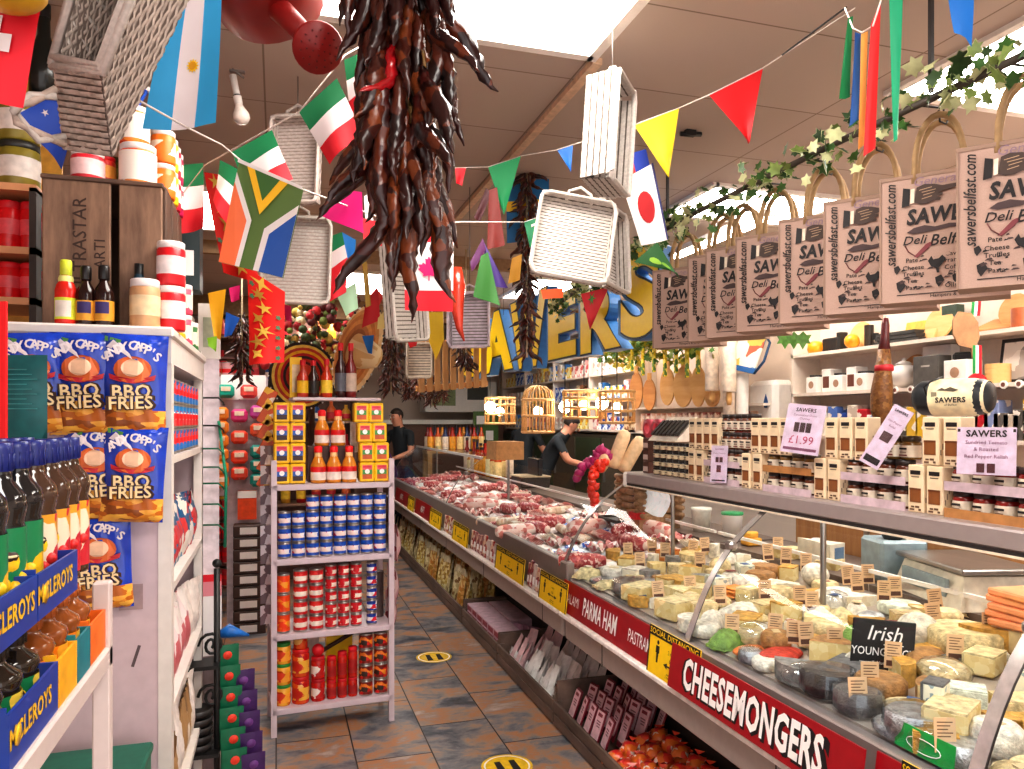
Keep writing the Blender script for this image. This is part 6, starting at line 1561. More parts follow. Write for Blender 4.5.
# red & gold banners left
GLD = [fm('#d8b048'), fm('#b88a34')]
def banner(lab, pts, d, seed):
    rr = random.Random(seed); dec = []
    for i in range(7):
        v = (i + .6) / 7.4; u = .5 + rr.uniform(-.22, .22)
        dec.append((star(u, v, .25 + rr.uniform(-.05, .08), .09, rr.choice((4, 5, 6)), .32, rr.uniform(0, 1)), GLD[i % 2]))
        dec.append((star(rr.choice((.12, .86)), v + .05, .09, .05, 5, .4), fm('#4a7a5a')))
    flag('red_gold_banner', lab, pts, d, lambda u, v: fm('#dc1a14'), 5, 10, .02, 'red banners with gold figures', dec, 'banner')
banner('red banner with gold figures behind the South African flag, slanting upper part', [(204, 172), (228, 176), (262, 285), (222, 272)], 3.3, 3)
banner('red banner with gold figures hanging straight beside the flat wicker tray', [(247, 268), (285, 292), (283, 362), (249, 365)], 3.2, 8)
# mixed small pennants beyond
SMALL = [('yellow_pennant', 'yellow orange slice pennant beside the narrow chilli string', [(208, 293), (226, 289), (221, 340), (214, 337)], 3.2, '#f0b020'), ('blue_pennant', 'blue green pennant right of the orange slice pennant', [(226, 312), (240, 318), (232, 335), (224, 337)], 3.2, '#1c58b0'), ('lime_pennant', 'lime green pennant tip under the orange slice pennant', [(207, 338), (217, 336), (216, 352), (209, 346)], 3.1, '#8ac030'), ('pink_pennant', 'bright pink pennant scrap above the brown chilli string', [(229, 288), (240, 285), (240, 300), (231, 302)], 3.3, '#e0207a'),
         ('green_flag', 'green white red flag right of the flat wicker tray', [(331, 236), (342, 232), (350, 270), (331, 285)], 3.6, None), ('blue_white_flag', 'blue and white flag beside the small green white red one', [(342, 232), (356, 240), (354, 268), (346, 262)], 3.7, '#2c86d8'), ('red_flag', 'red cloth under the small green white red flag', [(330, 278), (347, 266), (346, 292), (330, 302)], 3.6, '#d01428'), ('mint_pennant', 'pale mint pennant hanging over the rack of bottles', [(336, 294), (356, 282), (358, 308), (346, 316)], 3.9, '#bfe8c4'),
         ('red_pennant', 'red pennant cluster left of the edge on wicker tray', [(366, 300), (378, 286), (380, 320), (362, 328)], 4.2, '#cc1424'), ('cream_pennant', 'cream yellow pennant against the edge on wicker tray', [(378, 318), (392, 302), (398, 328), (377, 329)], 4.1, '#f0dc90'), ('yellow_banner', 'yellow banner hanging under the maple leaf flag', [(418, 312), (443, 312), (444, 340), (436, 360)], 5.0, '#f0cc28'), ('blue_pennant', 'small blue pennant above the straw hat', [(362, 336), (374, 335), (372, 354), (368, 353)], 4.6, '#1c78d0'), ('red_flag', 'red and white scrap above the small far white tray', [(405, 336), (418, 340), (416, 346), (410, 348)], 5.4, '#d41c24'), ('red_flag', 'red flag behind the chilli tips left of the maple leaf flag', [(362, 218), (380, 222), (382, 246), (364, 248)], 2.6, '#e01c2c'), ('pink_pennant', 'pink pennant scrap right of the red gold banner', [(284, 304), (291, 306), (292, 322), (285, 320)], 3.5, '#d8186a'),
         ('red_pennant', 'red pennant piece high between chilli string and green pennant', [(455, 168), (466, 168), (462, 186), (456, 183)], 3.4, '#d8182a'), ('white_flag', 'white flag with blue edge between the wicker tray and chillies', [(364, 196), (372, 194), (373, 224), (365, 224)], 2.7, '#e6dfe0'), ('red_flag', 'rose red flag close to the bushy far chilli string', [(376, 288), (384, 296), (376, 312), (372, 300)], 4.3, '#e04a44'), ('gold_pennant', 'narrow gold cloth strip left of the rose red flags', [(362, 262), (367, 262), (371, 305), (366, 308)], 4.0, '#b08a30')]
for nm_, lb, pts, d, c in SMALL:
    flag(nm_, lb, pts, d, hs('#0f7a4a', '#e8d8d8', '#d81c2a') if c is None else (lambda u, v, c=c: fm(c)), 4, 6, .006)
# strings of bunting
def bunt(label, pts):
    w = [P(x, y, d) for x, y, d in pts]
    single('bunting_string', MB().tube([q - w[0] for q in w], .0022, STRING, 4), label, 'string', tr(w[0]), 'strings that carry the bunting')
bunt('white bunting string rising from the tricolour flags toward the huge chilli string', [(150, 236, 2.6), (205, 165, 2.5), (232, 150, 2.3), (299, 112, 1.9), (345, 55, 1.9), (372, 40, 2.0)])
bunt('white bunting string running from the sky blue flag to the South African flag', [(120, 90, 1.2), (188, 128, 1.5), (222, 145, 1.7), (240, 160, 1.75), (304, 190, 1.75), (345, 205, 2.2), (404, 226, 2.3), (460, 222, 2.7), (524, 222, 3.4), (550, 213, 3.3)])
bunt('white bunting string linking yellow and red pennants under the ceiling', [(455, 168, 3.4), (488, 167, 3.6), (521, 156, 3.6), (557, 150, 3.2), (634, 125, 2.9), (679, 108, 2.9), (709, 95, 2.75), (763, 68, 2.75), (855, 8, 2.4)])
bunt('bunting string dipping above the ribbon flags by the bags', [(845, 8, 1.8), (853, 28, 1.72), (862, 33, 1.7), (873, 26, 1.68), (883, -6, 1.66)])
single('ceiling_clip_rod', MB().tube([(0, 0, 0), P(845, 8, 2.25) - P(782, 55, 2.45)], .003, DARK, 5), 'dark thin rod fixed flat along the ceiling above the carrier bags', 'rod', tr(P(782, 55, 2.4)))
single('ceiling_hook_cluster', MB().tube([(-.05, 0, 0), (.06, 0, .01)], .012, BLACK, 6).box((0, 0, .01), (.05, .03, .03), BLACK), 'small black hook cluster on the ceiling behind the yellow pennant', 'hook', tr(P(690, 135, 3.66)))
# ================================================================== LEFT SHELF UNIT WITH CRISPS
UX0, UX1, UY0, UY1, UZ = -.70, -.284, 2.3, 3.28, 1.86
PW_SHADE = mat('#c8b3b8', .5, var=.05)  # white paint with its purple-grey shadow tone put into the colour
t = thing('shelf_unit', 'white painted shelf unit whose end panel carries the blue crisp bags', 'shelving', tr((UX0 + UX1) / 2, (UY0 + UY1) / 2, 0))
w, l = (UX1 - UX0) / 2, (UY1 - UY0) / 2
ob('end_panel', MB().bx(-w, w, -l, -l + .022, 0, UZ - .03, PW_SHADE), t); ob('end_panel', MB().bx(-w, w, l - .022, l, 0, UZ - .03, PW_SHADE), t)
ob('top_board', MB().bx(-w - .02, w + .012, -l - .02, l + .01, UZ - .03, UZ, WHITE, None, .006), t)
ob('cornice', MB().bx(-w, w + .004, -l - .008, l, UZ - .1, UZ - .03, WHITE), t)
ob('back_panel', MB().bx(-w, -w + .015, -l, l, 0, UZ - .1, PW_SHADE), t)
ob('front_stile', MB().bx(w - .03, w + .004, -l - .003, -l + .05, 0, UZ - .1, WHITE), t); ob('front_stile', MB().bx(w - .03, w, l - .05, l, 0, UZ - .1, WHITE), t)
SZ = [1.5, 1.135, .785, .42, .1]
for z in SZ: ob('shelf', MB().bx(-w + .015, w, -l + .022, l - .022, z - .022, z, WHITE), t)
# tins etc. on those shelves
TB = [pmat(['#1c6ab0', '#1c6ab0', '#2c8ac0', '#d8342c', '#1c6ab0'], 40, .3), pmat(['#c8202c', '#1c7ab8', '#e8e0d8', '#1c7ab8'], 45, .3)]
def tinm(m, r=.036, h=.075): return MB().lathe([(.001, 0), (r, 0), (r, .004), (r * .98, .008), (r * .98, h * .38), (r * .985, h * .4), (r * .985, h * .62), (r * .98, h * .64), (r * .98, h - .006), (r, h - .002), (r * .9, h), (.001, h - .003)], [STEEL, STEEL, STEEL, m, m, RED2, m, m, STEEL, STEEL, STEEL], 14).mesh('fish_tin')
TIN = [tinm(m) for m in TB]
for row in range(3):
    for i in range(9):
        for j in range(1):
            tag(link('fish_tin', TIN[(row + j) % 2], None, tr(UX1 - .042 - j * .08, UY0 + .1 + i * .095, 1.501 + row * .076)), f'blue and red tin on the upper side shelf, {o_(i)} from the crisp panel, {rowname(row, 3)} layer', 'tin', 'blue and red tins on the shelf')
def pouch(m, w, h, dep, top=None):
    b = MB()
    for s in (1, -1):
        b.grid(lambda u, v: V((s * dep * (math.sin(PI * u) ** .6) * (1 - v ** 4) * (.55 + .45 * math.sin(PI * min(1, v * 1.3))) + .003 * math.sin(u * 17 + v * 9), (u - .5) * w, v * h)), 10, 10, m)
    return b
PCH = [pmat(['#2a80a8', '#c83a3c', '#e8e0d8', '#1c5a88'], 30, .3), pmat(['#d8a0a8', '#e8d8d8', '#c86a70', '#efe8e4'], 22, .35), pmat(['#d8b890', '#b08a5c', '#efe4d4', '#8a6844'], 18, .5), mat('#e8ded8', .4)]
for z, ms, lab, n, hh in ((1.135, [PCH[0]], 'blue and red snack pouch', 8, .2), (.785, [PCH[1], PCH[1], PCH[3]], 'pink and white pouch', 8, .21), (.42, [PCH[2], PCH[3], PCH[2]], 'brown paper and white pouch', 8, .24), (.1, [PCH[3]], 'plain white pouch', 8, .25)):
    for i in range(n):
        single('snack_pouch', pouch(R.choice(ms), .15, hh, .035), f'{lab} on the side shelf, {o_(i)} from the crisp panel', 'pouch', tr(UX1 - .05, UY0 + .12 + i * .105, z + .001) @ rz(R.uniform(-.3, .3)) @ Matrix.Rotation(R.uniform(-.08, .12), 4, 'Y'), 'pouches on the side shelves')

# ------------------------------------------------------------------ crisp bags on the end panel
CRB = mat('#143fb4', .22, var=.25, sc=14, coat=.5); CRF = pmat(['#d88a2c', '#b8641c', '#e8a844', '#8c4a18', '#f0b850'], 80, .3, stretch=(.55, 1.5, 1)); CRW = mat('#efe8ec', .35)
BRN = mat('#3a1c10', .4); LETB = mat('#f0d8a8', .4)
def crispbag():
    w, h, dp = .155, .255, .03
    b = MB()
    def f(s):
        def g(u, v):
            pinch = 1 - .04 * math.sin(PI * v)
            crimp = min(1, v / .07, (1 - v) / .07)
            return V(((u - .5) * w * pinch, (v - .5) * h, s * dp * (math.sin(PI * u) ** .55) * crimp ** .5 * (.75 + .25 * math.cos((v - .4) * 3)) + .0025 * math.sin(u * 23 + v * 11) * crimp + (.002 * math.sin(u * 60) if crimp < .8 else 0)))
        return g
    b.grid(f(1), 16, 24, lambda u, v: CRF if v < .27 + .05 * math.sin(u * 3.4 + .3) else CRB)
    b.grid(f(-1), 8, 12, CRB)
    F = f(1)
    def lay(pts, m, k, lift):
        k.add([F(x, y) + V((0, 0, lift)) for x, y in pts], [tuple(range(len(pts)))], m)
    p = MB()
    # white swoosh, orange oval with red ribbon (plain, no figure)
    lay([(.08, .86), (.2, .93), (.45, .8), (.5, .74), (.3, .82)], CRW, p, .004)
    lay([(.5 + .29 * math.cos(a * .35), .645 + .13 * math.sin(a * .35)) for a in range(18)], mat('#d86a2c', .4), p, .0045)
    lay([(.5 + .17 * math.cos(a * .35), .66 + .085 * math.sin(a * .35)) for a in range(18)], mat('#e8c0a0', .4), p, .006)
    lay([(.14, .60), (.3, .57), (.5, .555), (.7, .57), (.86, .6), (.84, .55), (.7, .525), (.5, .51), (.3, .525), (.16, .55)], mat('#c82c38', .4), p, .007)
    lay([(.06, .97), (.32, .93), (.3, .9), (.06, .92)], mat('#5a9a4a', .5), p, .004)
    # arched name
    q = MB()
    for i, c in enumerate("ANDY CAPP'S"):
        a = (i - 5) / 5; x = .5 + a * .36; y = .875 - .1 * a * a
        o = F(x, y)
        q.text(c, tr(o + V((0, 0, .005))) @ rz(-a * .55), .031, CRW, .03)
    k = MB()
    for s, y, sz in (('BBQ', .425, .045), ('FRIES', .315, .043)):
        o = F(.5, y) + V((0, 0, .006))
        k.text(s, tr(o) @ Matrix.Rotation(.06, 4, 'Z'), sz, BRN, .075, 0, .0, 1.0); k.text(s, tr(o) @ Matrix.Rotation(.06, 4, 'Z'), sz, LETB, .02, 0, .002, 1.0)
    return Proto('crisp_bag', 'crisp bag', b, [('picture', p), ('brand_lettering', q), ('flavour_lettering', k)], 'blue bags of barbecue fries on the end panel')
CBP = crispbag()
def crisp(x, y, d, lab, roll=0, s=1.0, yaw=0):
    M = fr(PY(x, y, d), (1, .0, 0), (0, 0, 1)) @ Matrix.Rotation(yaw, 4, 'Y') @ Matrix.Rotation(roll, 4, 'Z') @ Matrix.Scale(s, 4)
    CBP.put(M, lab)
DP = 2.05
crisp(35, 383, 2.24, 'blue barbecue fries bag in the upper row, left one behind the teal pouch', .05, 1.02)
crisp(84, 384, 2.245, 'blue barbecue fries bag in the middle of the upper row', .0, 1.06, -.08)
crisp(134, 385, 2.235, 'blue barbecue fries bag at the right of the upper row, fully visible', -.03, 1.06)
crisp(98, 473, 2.25, 'blue barbecue fries bag in the lower row behind the bottle caps', .03, 1.0)
crisp(134, 474, 2.225, 'blue barbecue fries bag in the lower row, fully visible one', -.06, 1.0)
crisp(101, 562, 2.25, 'lowest blue barbecue fries bag partly behind the drinks stand', .03, .98)
single('tape_mark', MB().bx(-.03, .03, -.001, 0, -.035, .035, mat('#a88e8e', .6)), 'brownish square mark on the end panel below the crisps', 'mark', tr(PY(131, 597, UY0 - .0005)))
single('scratch_mark', MB().bx(-.004, .004, -.001, 0, -.03, .03, mat('#5a4a4c', .6), Matrix.Rotation(.3, 4, 'Y')), 'small dark scratch mark low on the white end panel', 'mark', tr(PY(136, 656, UY0 - .0005)))
# peg hooks: hidden behind; teal pouch in front, red strip
p = P(22, 397, 1.72)
t = thing('teal_pouch', 'dark teal pouch with faint printed lines standing before the crisp bags', 'pouch', fr(p, CAMR, (0, 0, 1)))
ob('pouch', MB().grid(lambda u, v: V(((u - .5) * .115, (v - .5) * .19, .012 * math.sin(PI * u) * math.sin(PI * v))), 8, 8, mat('#0d6468', .35)).grid(lambda u, v: V(((u - .5) * .115, (v - .5) * .19, -.012 * math.sin(PI * u) * math.sin(PI * v))), 6, 6, mat('#0d6468', .35)), t)
k = MB()
for i in range(9): k.bx(-.048, .03 + .012 * (i % 3 - 1), .06 - i * .011, .0625 - i * .011, .012, .0128, mat('#3a8a8c', .5))
ob('print', k, t)
t = thing('red_notice', 'narrow bright red board edge beside the teal pouch', 'board', fr(P(-8, 380, 1.35), CAMR, (0, 0, 1)))
ob('board', MB().bx(-.03, .024, -.155, .14, -.006, 0, RED2), t)

# ------------------------------------------------------------------ on top of the unit
def lit(x, y, Y): 
    q = PY(x, y, Y); return V((q.x, Y, UZ + .0005))
CRM = wood('#543a2c', '#9c7a62', (14, 14, 2.5)); CRE = wood('#4a3428', '#6c5040', (5, 5, 3))
cx0, cx1 = PY(42, 250, 2.42).x, PY(162, 250, 2.42).x
zt = PY(100, 178, 2.42).z
t = thing('wooden_crate', 'old wooden crate standing on end on top of the white shelf unit', 'crate', tr((cx0 + cx1) / 2, 2.42, UZ))
hw = (cx1 - cx0) / 2; H = zt - UZ
ob('plank', MB().bx(-hw, hw * .12, 0, .016, .0, H - .012, CRM, None, .003), t); ob('plank', MB().bx(hw * .26, hw, 0, .016, .0, H - .012, CRM, None, .003), t)
ob('batten', MB().bx(-hw - .004, hw + .004, -.004, .03, H - .014, H, CRE, None, .003), t)
for a in (-1, 1):
    for i in range(3): ob('side_slat', MB().bx(a * hw - .008, a * hw + .008, .03 + i * .14, .14 + i * .14, 0, H, CRE, None, .003), t)
ob('bottom_board', MB().bx(-hw, hw, .44, .455, 0, H, CRE), t)
ob('top_slat', MB().bx(-hw, hw, .03, .45, H - .012, H, CRE), t)
k = MB(); STN = mat('#3c2820', .8)
k.text('ULTRASTAR', fr(V((hw * -.38, -.0005, H * .55)), (0, 0, 1), (-1, 0, 0)), .05, STN, .004); k.text('ARTI', fr(V((-hw * .05, -.0005, H * .5)), (0, 0, 1), (-1, 0, 0)), .04, STN, .004)
ob('stencil', k, t)
Yb = 2.34
def sauce(lab, x, m_g, m_l, cap, h, capm2=None):
    q = lit(x, 318, Yb); s = h / .17
    t = tag(ob('sauce_bottle', MB().lathe([(.001, 0), (.024, 0), (.026, .006), (.026, .09), (.022, .105), (.012, .122), (.011, .135), (.001, .135)], m_g, 16), None, tr(q) @ Matrix.Scale(s, 4)), lab, 'bottle', 'hot sauce bottles on the white unit')
    ob('label', MB().lathe([(.0265, .014), (.0265, .07)], m_l, 16), t)
    ob('cap', MB().lathe([(.0135, .13), (.0145, .132), (.0145, .165), (.012, .17), (.001, .17)], cap, 12), t)
    return t
tb = sauce('red chilli sauce bottle with yellow green cap on the white unit', 66, mat('#d8281c', .2), mat('#d8e03a', .5), mat('#cfd83a', .4), .178)
ob('label_patch', MB().lathe([(.027, .02), (.027, .062)], mat('#e8e0d4', .5), 8, rz(-2.5), True, arc=1.6), tb)
ob('neck_band', MB().lathe([(.0175, .112), (.0185, .12), (.0165, .128)], mat('#e8e890', .4), 12), tb)
for i, (x, lb) in enumerate(((86, 'dark sauce bottle with purple gold label, left of the twin pair'), (104, 'dark sauce bottle with purple gold label, right of the twin pair'))):
    tb = sauce(lb, x, mat('#2a1410', .15), mat('#e0a030', .5), mat('#161212', .3), .165 + .004 * i)
    ob('label_disc', MB().lathe([(.027, .034), (.0272, .046), (.0272, .058), (.027, .066)], mat('#3a2a6a', .5), 8, rz(-2.3), True, arc=1.4), tb)
def jar(name, lab, M, r, h, mg, ml, lid, z0=.25, z1=.66, group='jars and tubs on the white unit'):
    o = tag(ob(name, MB().lathe([(.001, 0), (r * .95, 0), (r, .006), (r, h * .8), (r * .9, h * .86)], mg, 16), None, M), lab, 'jar', group)
    ob('lid', MB().lathe([(r * .94, h * .84), (r * .97, h * .85), (r * .97, h * .98), (r * .9, h), (.001, h)], lid, 16), o)
    ob('label', MB().lathe([(r * 1.01, h * z0), (r * 1.01, h * z1)], ml, 16), o)
    return o
WL = mat('#e8e0de', .4)
jar('paste_jar', 'beige jar with white lid on the white unit beside the red tubs', tr(lit(145, 318, 2.36)), .04, .138, mat('#c89a70', .4), mat('#e0c8a0', .5), WL)
jar('cherry_tub', 'red tub with white label, lower of two at the front corner', tr(lit(171, 320, 2.4)), .039, .128, mat('#d81c28', .3), mat('#e8dcdc', .5), WL)
jar('cherry_tub', 'red tub with white label, upper of two at the front corner', tr(lit(171, 320, 2.4) + V((0, 0, .129))), .039, .128, mat('#d81c28', .3), mat('#e8dcdc', .5), WL)
for i in range(6):
    for s in range(2 if i < 5 else 1):
        c = ['#c82030', '#e8b020', '#2c8aa0', '#d8506a', '#d0402c', '#3a7a3c'][i]
        jar('spread_tub', f'small coloured tub behind the red tubs, {o_(i)} from the front corner, {"lower" if s == 0 else "upper"}', tr(V((-.325 + .012 * (i % 2), 2.53 + i * .105, UZ + s * .105))), .034, .104, pmat([c, '#efe0d0', c], 30, .4), mat('#e8dccc', .5), WL)
t = thing('tall_carton', 'dark tall carton with white block of text beside the red tubs', 'carton', tr(V((-.315, 3.0, UZ + .211))))
ob('carton', MB().bx(-.05, .05, -.06, .06, 0, .3, mat('#2e3a3c', .5)), t); ob('text_block', MB().bx(-.03, .03, -.0625, -.06, .05, .14, WTXT), t)
single('blue_tin', MB().cyl(.025, 0, .09, mat('#1c5a9a', .4), 10), 'slim blue tin behind the gap in the wooden crate', 'tin', tr(V((cx0 + (cx1 - cx0) * .83, 2.5, UZ + .0))))
single('blue_black_bottle', MB().lathe([(.001, .0), (.022, 0), (.022, .12), (.012, .16), (.012, .19), (.001, .19)], [mat('#183848', .3)] * 3 + [BLACK] * 2, 12), 'dark blue bottle seen in front of the crate plank behind the beige jar', 'bottle', tr(lit(139, 318, 2.40)))
# tubs on top of crate
def topc(x, Y): return V((PY(x, 180, Y).x, Y, zt + .001))
ORT = pmat(['#e8701c', '#f09030', '#efe4d8', '#d8501c', '#e8a040'], 22, .4)
jar('orange_tub', 'large orange and cream tub on the crate, lower of two', tr(topc(138, 2.5)), .052, .125, ORT, pmat(['#efe6dc', '#efe6dc', '#d8a070'], 20, .5), WL, .1, .8)
jar('orange_tub', 'orange and cream tub on the crate, upper of two with a blue packet on it', tr(topc(134, 2.5) + V((0, 0, .126))), .044, .11, ORT, pmat(['#efe6dc', '#efe6dc', '#d8a070'], 20, .5), WL, .1, .8)
single('blue_stick_packet', MB().box((0, 0, 0), (.035, .02, .07), BLUE, Matrix.Rotation(.5, 4, 'Y'), .004).box((.02, 0, .038), (.03, .021, .012), WTXT, Matrix.Rotation(.5, 4, 'Y')), 'small blue packet lying on the upper orange tub', 'packet', tr(topc(137, 2.5) + V((0, 0, .272))))
for i, c in enumerate(('#f07a20', '#f4c81c', '#c8203c', '#a81c50')):
    for s in range(2):
        jar('small_tub', f'small bright tub on the crate behind the orange tubs, {o_(i)} one back, {"lower" if s == 0 else "upper"}', tr(V((cx1 - .02, 2.6 + i * .07, zt + .001 + s * .106))), .036, .105, mat(c, .4), pmat([c, '#f2e4d4', c], 30, .4), WL)
jar('pink_tub', 'pink and red tub standing on the crate under the grey basket', tr(topc(88, 2.48)), .045, .085, mat('#d82838', .4), mat('#eec8c8', .5), WL, .15, .7)
jar('red_tub', 'little red tub right of the pink tub on the crate', tr(topc(103, 2.52)), .035, .09, mat('#d82820', .4), mat('#e8a040', .5), RED)
jar('olive_jar', 'olive green jar between the red tub and the orange tubs', tr(topc(113, 2.56)), .03, .1, mat('#6a6a20', .3), mat('#8a8a40', .5), mat('#4a4a20', .4))

# ------------------------------------------------------------------ wooden wall shelf at far left
t = thing('wooden_shelf', 'peach coloured wooden shelf with red jars and mustard jars', 'shelving', tr(-1.35, 2.75, 0))
PEA = mat('#d89a6c', .55, var=.06)
for z in (2.35, 2.15, 1.99): ob('shelf', MB().bx(-.6, .62, 0, .3, z - .022, z, PEA), t)
ob('back_panel', MB().bx(-.6, .62, .3, .315, 1.3, 2.95, mat('#d8a040', .6)), t)
ob('side_board', MB().bx(.6, .62, 0, .3, 0, 2.34, mat('#3a2a22', .6)), t)
ob('upper_crosspiece', MB().bx(-.6, .62, .1, .3, 2.63, 2.65, mat('#d8a040', .6)), t); ob('lower_panel', MB().bx(-.6, .6, .28, .3, 0, 1.9, mat('#4a3a30', .7)), t)
for z, hh in ((2.15, .155), (1.99, .118)):
    for i in range(5):
        q = PY(32 - 22 * i, 240, 2.82)
        jar('red_jar', f'red jar on the peach shelf at the far left, {o_(i)} from the crate, {"upper" if z > 2.1 else "lower"} row', tr(V((q.x, 2.82, z + .001))), .033, hh, mat('#d8141c', .25), mat('#e05058', .4), RED, .3, .62, 'red jars on the peach shelf')
MUS = mat('#8a7a28', .35)
for i in range(3):
    q = PY(17 - 36 * i, 170, 2.82)
    for s in range(2):
        jar('mustard_jar', f'mustard jar with white label on the top peach shelf, {o_(i)} from the crate, {"lower" if s == 0 else "upper"}', tr(V((q.x, 2.84, 2.351 + s * .15))), .062, .149, MUS, mat('#e0d4cc', .5), mat('#2a2a26', .4), .2, .65, 'mustard jars on the peach shelf')
t = tag(ob('dark_bottle', MB().lathe([(.001, 0), (.045, 0), (.045, .16), (.02, .24), (.018, .33), (.02, .335), (.001, .34)], mat('#1a1c18', .2), 14), None, tr(V((PY(44, 70, 2.9).x, 2.9, 2.651)))), 'dark oil bottle standing on the upper yellow ledge', 'bottle')
ob('cap', MB().cyl(.021, .3, .345, BLACK, 10), t)

# ================================================================== DRINKS STAND (near left)
DX = -.30
t = thing('drinks_stand', 'white two tier stand of bottled drinks in the near corner', 'stand', tr(-.55, 1.1, 0))
FRM = mat('#d2c4c0', .4, var=.04)
for y in (.5, -.65):
    ob('post', MB().bx(.223, .253, y - .03, y, 0, 1.30, FRM, None, .003), t); ob('post', MB().bx(-.28, -.25, y - .03, y, 0, 1.3, FRM, None, .003), t)
ob('shelf', MB().bx(-.28, .253, -.68, .5, 1.14, 1.18, FRM, None, .004), t)
ob('shelf', MB().bx(-.28, .20, -.68, .44, 1.315, 1.335, FRM, None, .003), t)
ob('shelf', MB().bx(-.28, .253, -.68, .5, .62, .66, FRM), t)
for y in (.42, -.4): ob('bracket', MB().bx(-.28, .2, y - .02, y, 1.27, 1.315, FRM), t)
GLB = mat('#b8b8c0', .08, var=.05, trans=.0); 
def drink(gl, lm, capm, fruit, h=.235, r=.031):
    b = MB().lathe([(.001, 0), (r, 0), (r * 1.02, .006), (r * 1.02, h * .52), (r * .98, h * .56), (r * 1.1, h * .64), (r * 1.0, h * .71), (r * .55, h * .79), (r * .48, h * .84), (r * .48, h * .88)], gl, 16)
    c = MB().lathe([(r * .55, h * .84), (r * .58, h * .845), (r * .58, h * .93), (r * .56, h * .96), (r * .54, h), (.001, h)], capm, 14)
    for i in range(14): c.tube([(r * .585 * math.cos(i * .449), r * .585 * math.sin(i * .449), h * .85), (r * .585 * math.cos(i * .449), r * .585 * math.sin(i * .449), h * .94)], .0009, capm, 4)
    l = MB().lathe([(r * 1.05, .012), (r * 1.05, h * .53)], lm, 16)
    ca, sa = math.cos(-1.2), math.sin(-1.2)
    l.sph(r * .62, (r * .52 * ca, r * .52 * sa, h * .34), mat('#f2c41c', .4), 12, 8, (1, 1, 1.25))
    l.sph(r * .5, (r * .68 * ca, r * .68 * sa, h * .37), mat('#3a2018', .4), 10, 8, (1, 1, .7))
    l.sph(r * .42, (r * .79 * ca, r * .79 * sa, h * .375), mat('#e8d8b0', .4), 10, 8, (1, 1, .3))
    for a, z, rr in ((-1.5, h * .22, .011), (-1.0, h * .2, .01), (-.6, h * .25, .009), (-1.2, h * .1, .01)):
        l.sph(rr, (r * 1.0 * math.cos(a), r * 1.0 * math.sin(a), z), mat(fruit, .4), 8, 6, (1, 1, 1))
    return Proto('drink_bottle', 'bottle', b, [('cap', c), ('label', l)], 'bottled drinks on the stand')
NV = mat('#1d2a78', .35)
def liq(c, r=.08): return mat(c, .06, var=.1, coat=.6)
DRK = [drink(liq('#4c4a40'), pmat(['#2a3a98', '#e8c020', '#2a3a98', '#d8d0c8'], 40, .35), NV, '#f0cc18'), drink(liq('#1c1c1e'), pmat(['#128050', '#128050', '#f0c020', '#128050'], 35, .35), NV, '#f2c81c'),
       drink(liq('#4a3428'), pmat(['#c82838', '#e8d8c0', '#c82838', '#e0a030'], 35, .35), NV, '#d82c2c'), drink(liq('#5c584c'), pmat(['#d8c020', '#3a4a98', '#e8d860'], 38, .35), NV, '#f0d020')]
# upper tier
row0 = [1.30, 1.226, 1.152, 1.078, 1.004, .93, .856, .782]
for j in range(3):
    for i, y in enumerate(row0):
        if y < .7: continue
        k = (2 if i < 1 and j < 2 else (1 if i < 4 else 0)) if j < 2 else (2 if i < 3 else R.choice((0, 3)))
        DRK[k].put(tr(DX - .05 - j * .072, y - .012 * (j % 2), 1.3365) @ rz(R.uniform(-.4, .4)), f'navy capped drink on the upper tier, {o_(i)} from far end, {o_(j)} row from aisle')
for j in range(2):
    for i in range(3): DRK[2].put(tr(-.40 - .06 * j, 1.42 + i * .062 - .02 * j, 1.29) if False else tr(DX - .05 - j * .07, 1.376 + i * .066, 1.3365), f'amber bottled drink with brown cap at the stand far corner, {o_(i)} along, {"front" if j == 0 else "rear"}')
# blue tray fronts with lettering
TBL = mat('#1c3f9c', .4, var=.1); TYL = mat('#f0c020', .4)
def dtray(lab, y0, y1, z, h, m, word=True, badge=False, x=DX):
    t = thing('drinks_tray', lab, 'tray', tr(x - .12, (y0 + y1) / 2, z), 'printed cardboard trays on the drinks stand')
    L = (y1 - y0) / 2
    ob('front_panel', MB().bx(.116, .12, -L, L, 0, h, m), t); ob('end_panel', MB().bx(-.12, .116, L - .004, L, 0, h, m), t); ob('end_panel', MB().bx(-.12, .116, -L, -L + .004, 0, h * 1.1, m), t)
    if word:
        k = MB().text('MCLEROYS', fr(V((.1205, .0 if not badge else -.03 * 0 - .02, h * .52)), (0, 1, 0), (0, 0, 1)) @ Matrix.Rotation(.0, 4, 'Z'), min(.034, h * .6), TYL, .03, 0, .0006, min(1, L * 2 / .2))
        ob('lettering', k, t)
    if badge: ob('badge', MB().lathe([(.001, 0), (.014, .0005), (.001, .001)], TYL, 12, fr(V((.1205, -L + .03, h * .5)), (0, 1, 0), (0, 0, 1))), t)
dtray('blue printed tray on the upper tier nearest the picture edge', .72, .925, 1.336, .062, TBL)
dtray('blue printed tray on the upper tier, middle one', .93, 1.135, 1.336, .062, TBL)
dtray('blue printed tray with round badge on the upper tier far end', 1.14, 1.345, 1.336, .062, TBL, True, True)
dtray('blue printed tray with badge on the lower shelf of the stand', 1.04, 1.25, 1.181, .07, TBL, True, True, DX - .004)
dtray('yellow carton tray on the lower shelf of the stand', 1.255, 1.36, 1.181, .07, mat('#f0b01c', .45), False, False, DX - .004)
dtray('teal carton tray on the lower shelf of the stand', 1.365, 1.45, 1.181, .07, mat('#0f7c88', .45), False, False, DX - .004)
dtray('orange carton tray on the lower shelf of the stand', 1.455, 1.57, 1.181, .07, mat('#f07420', .45), False, False, DX - .004)
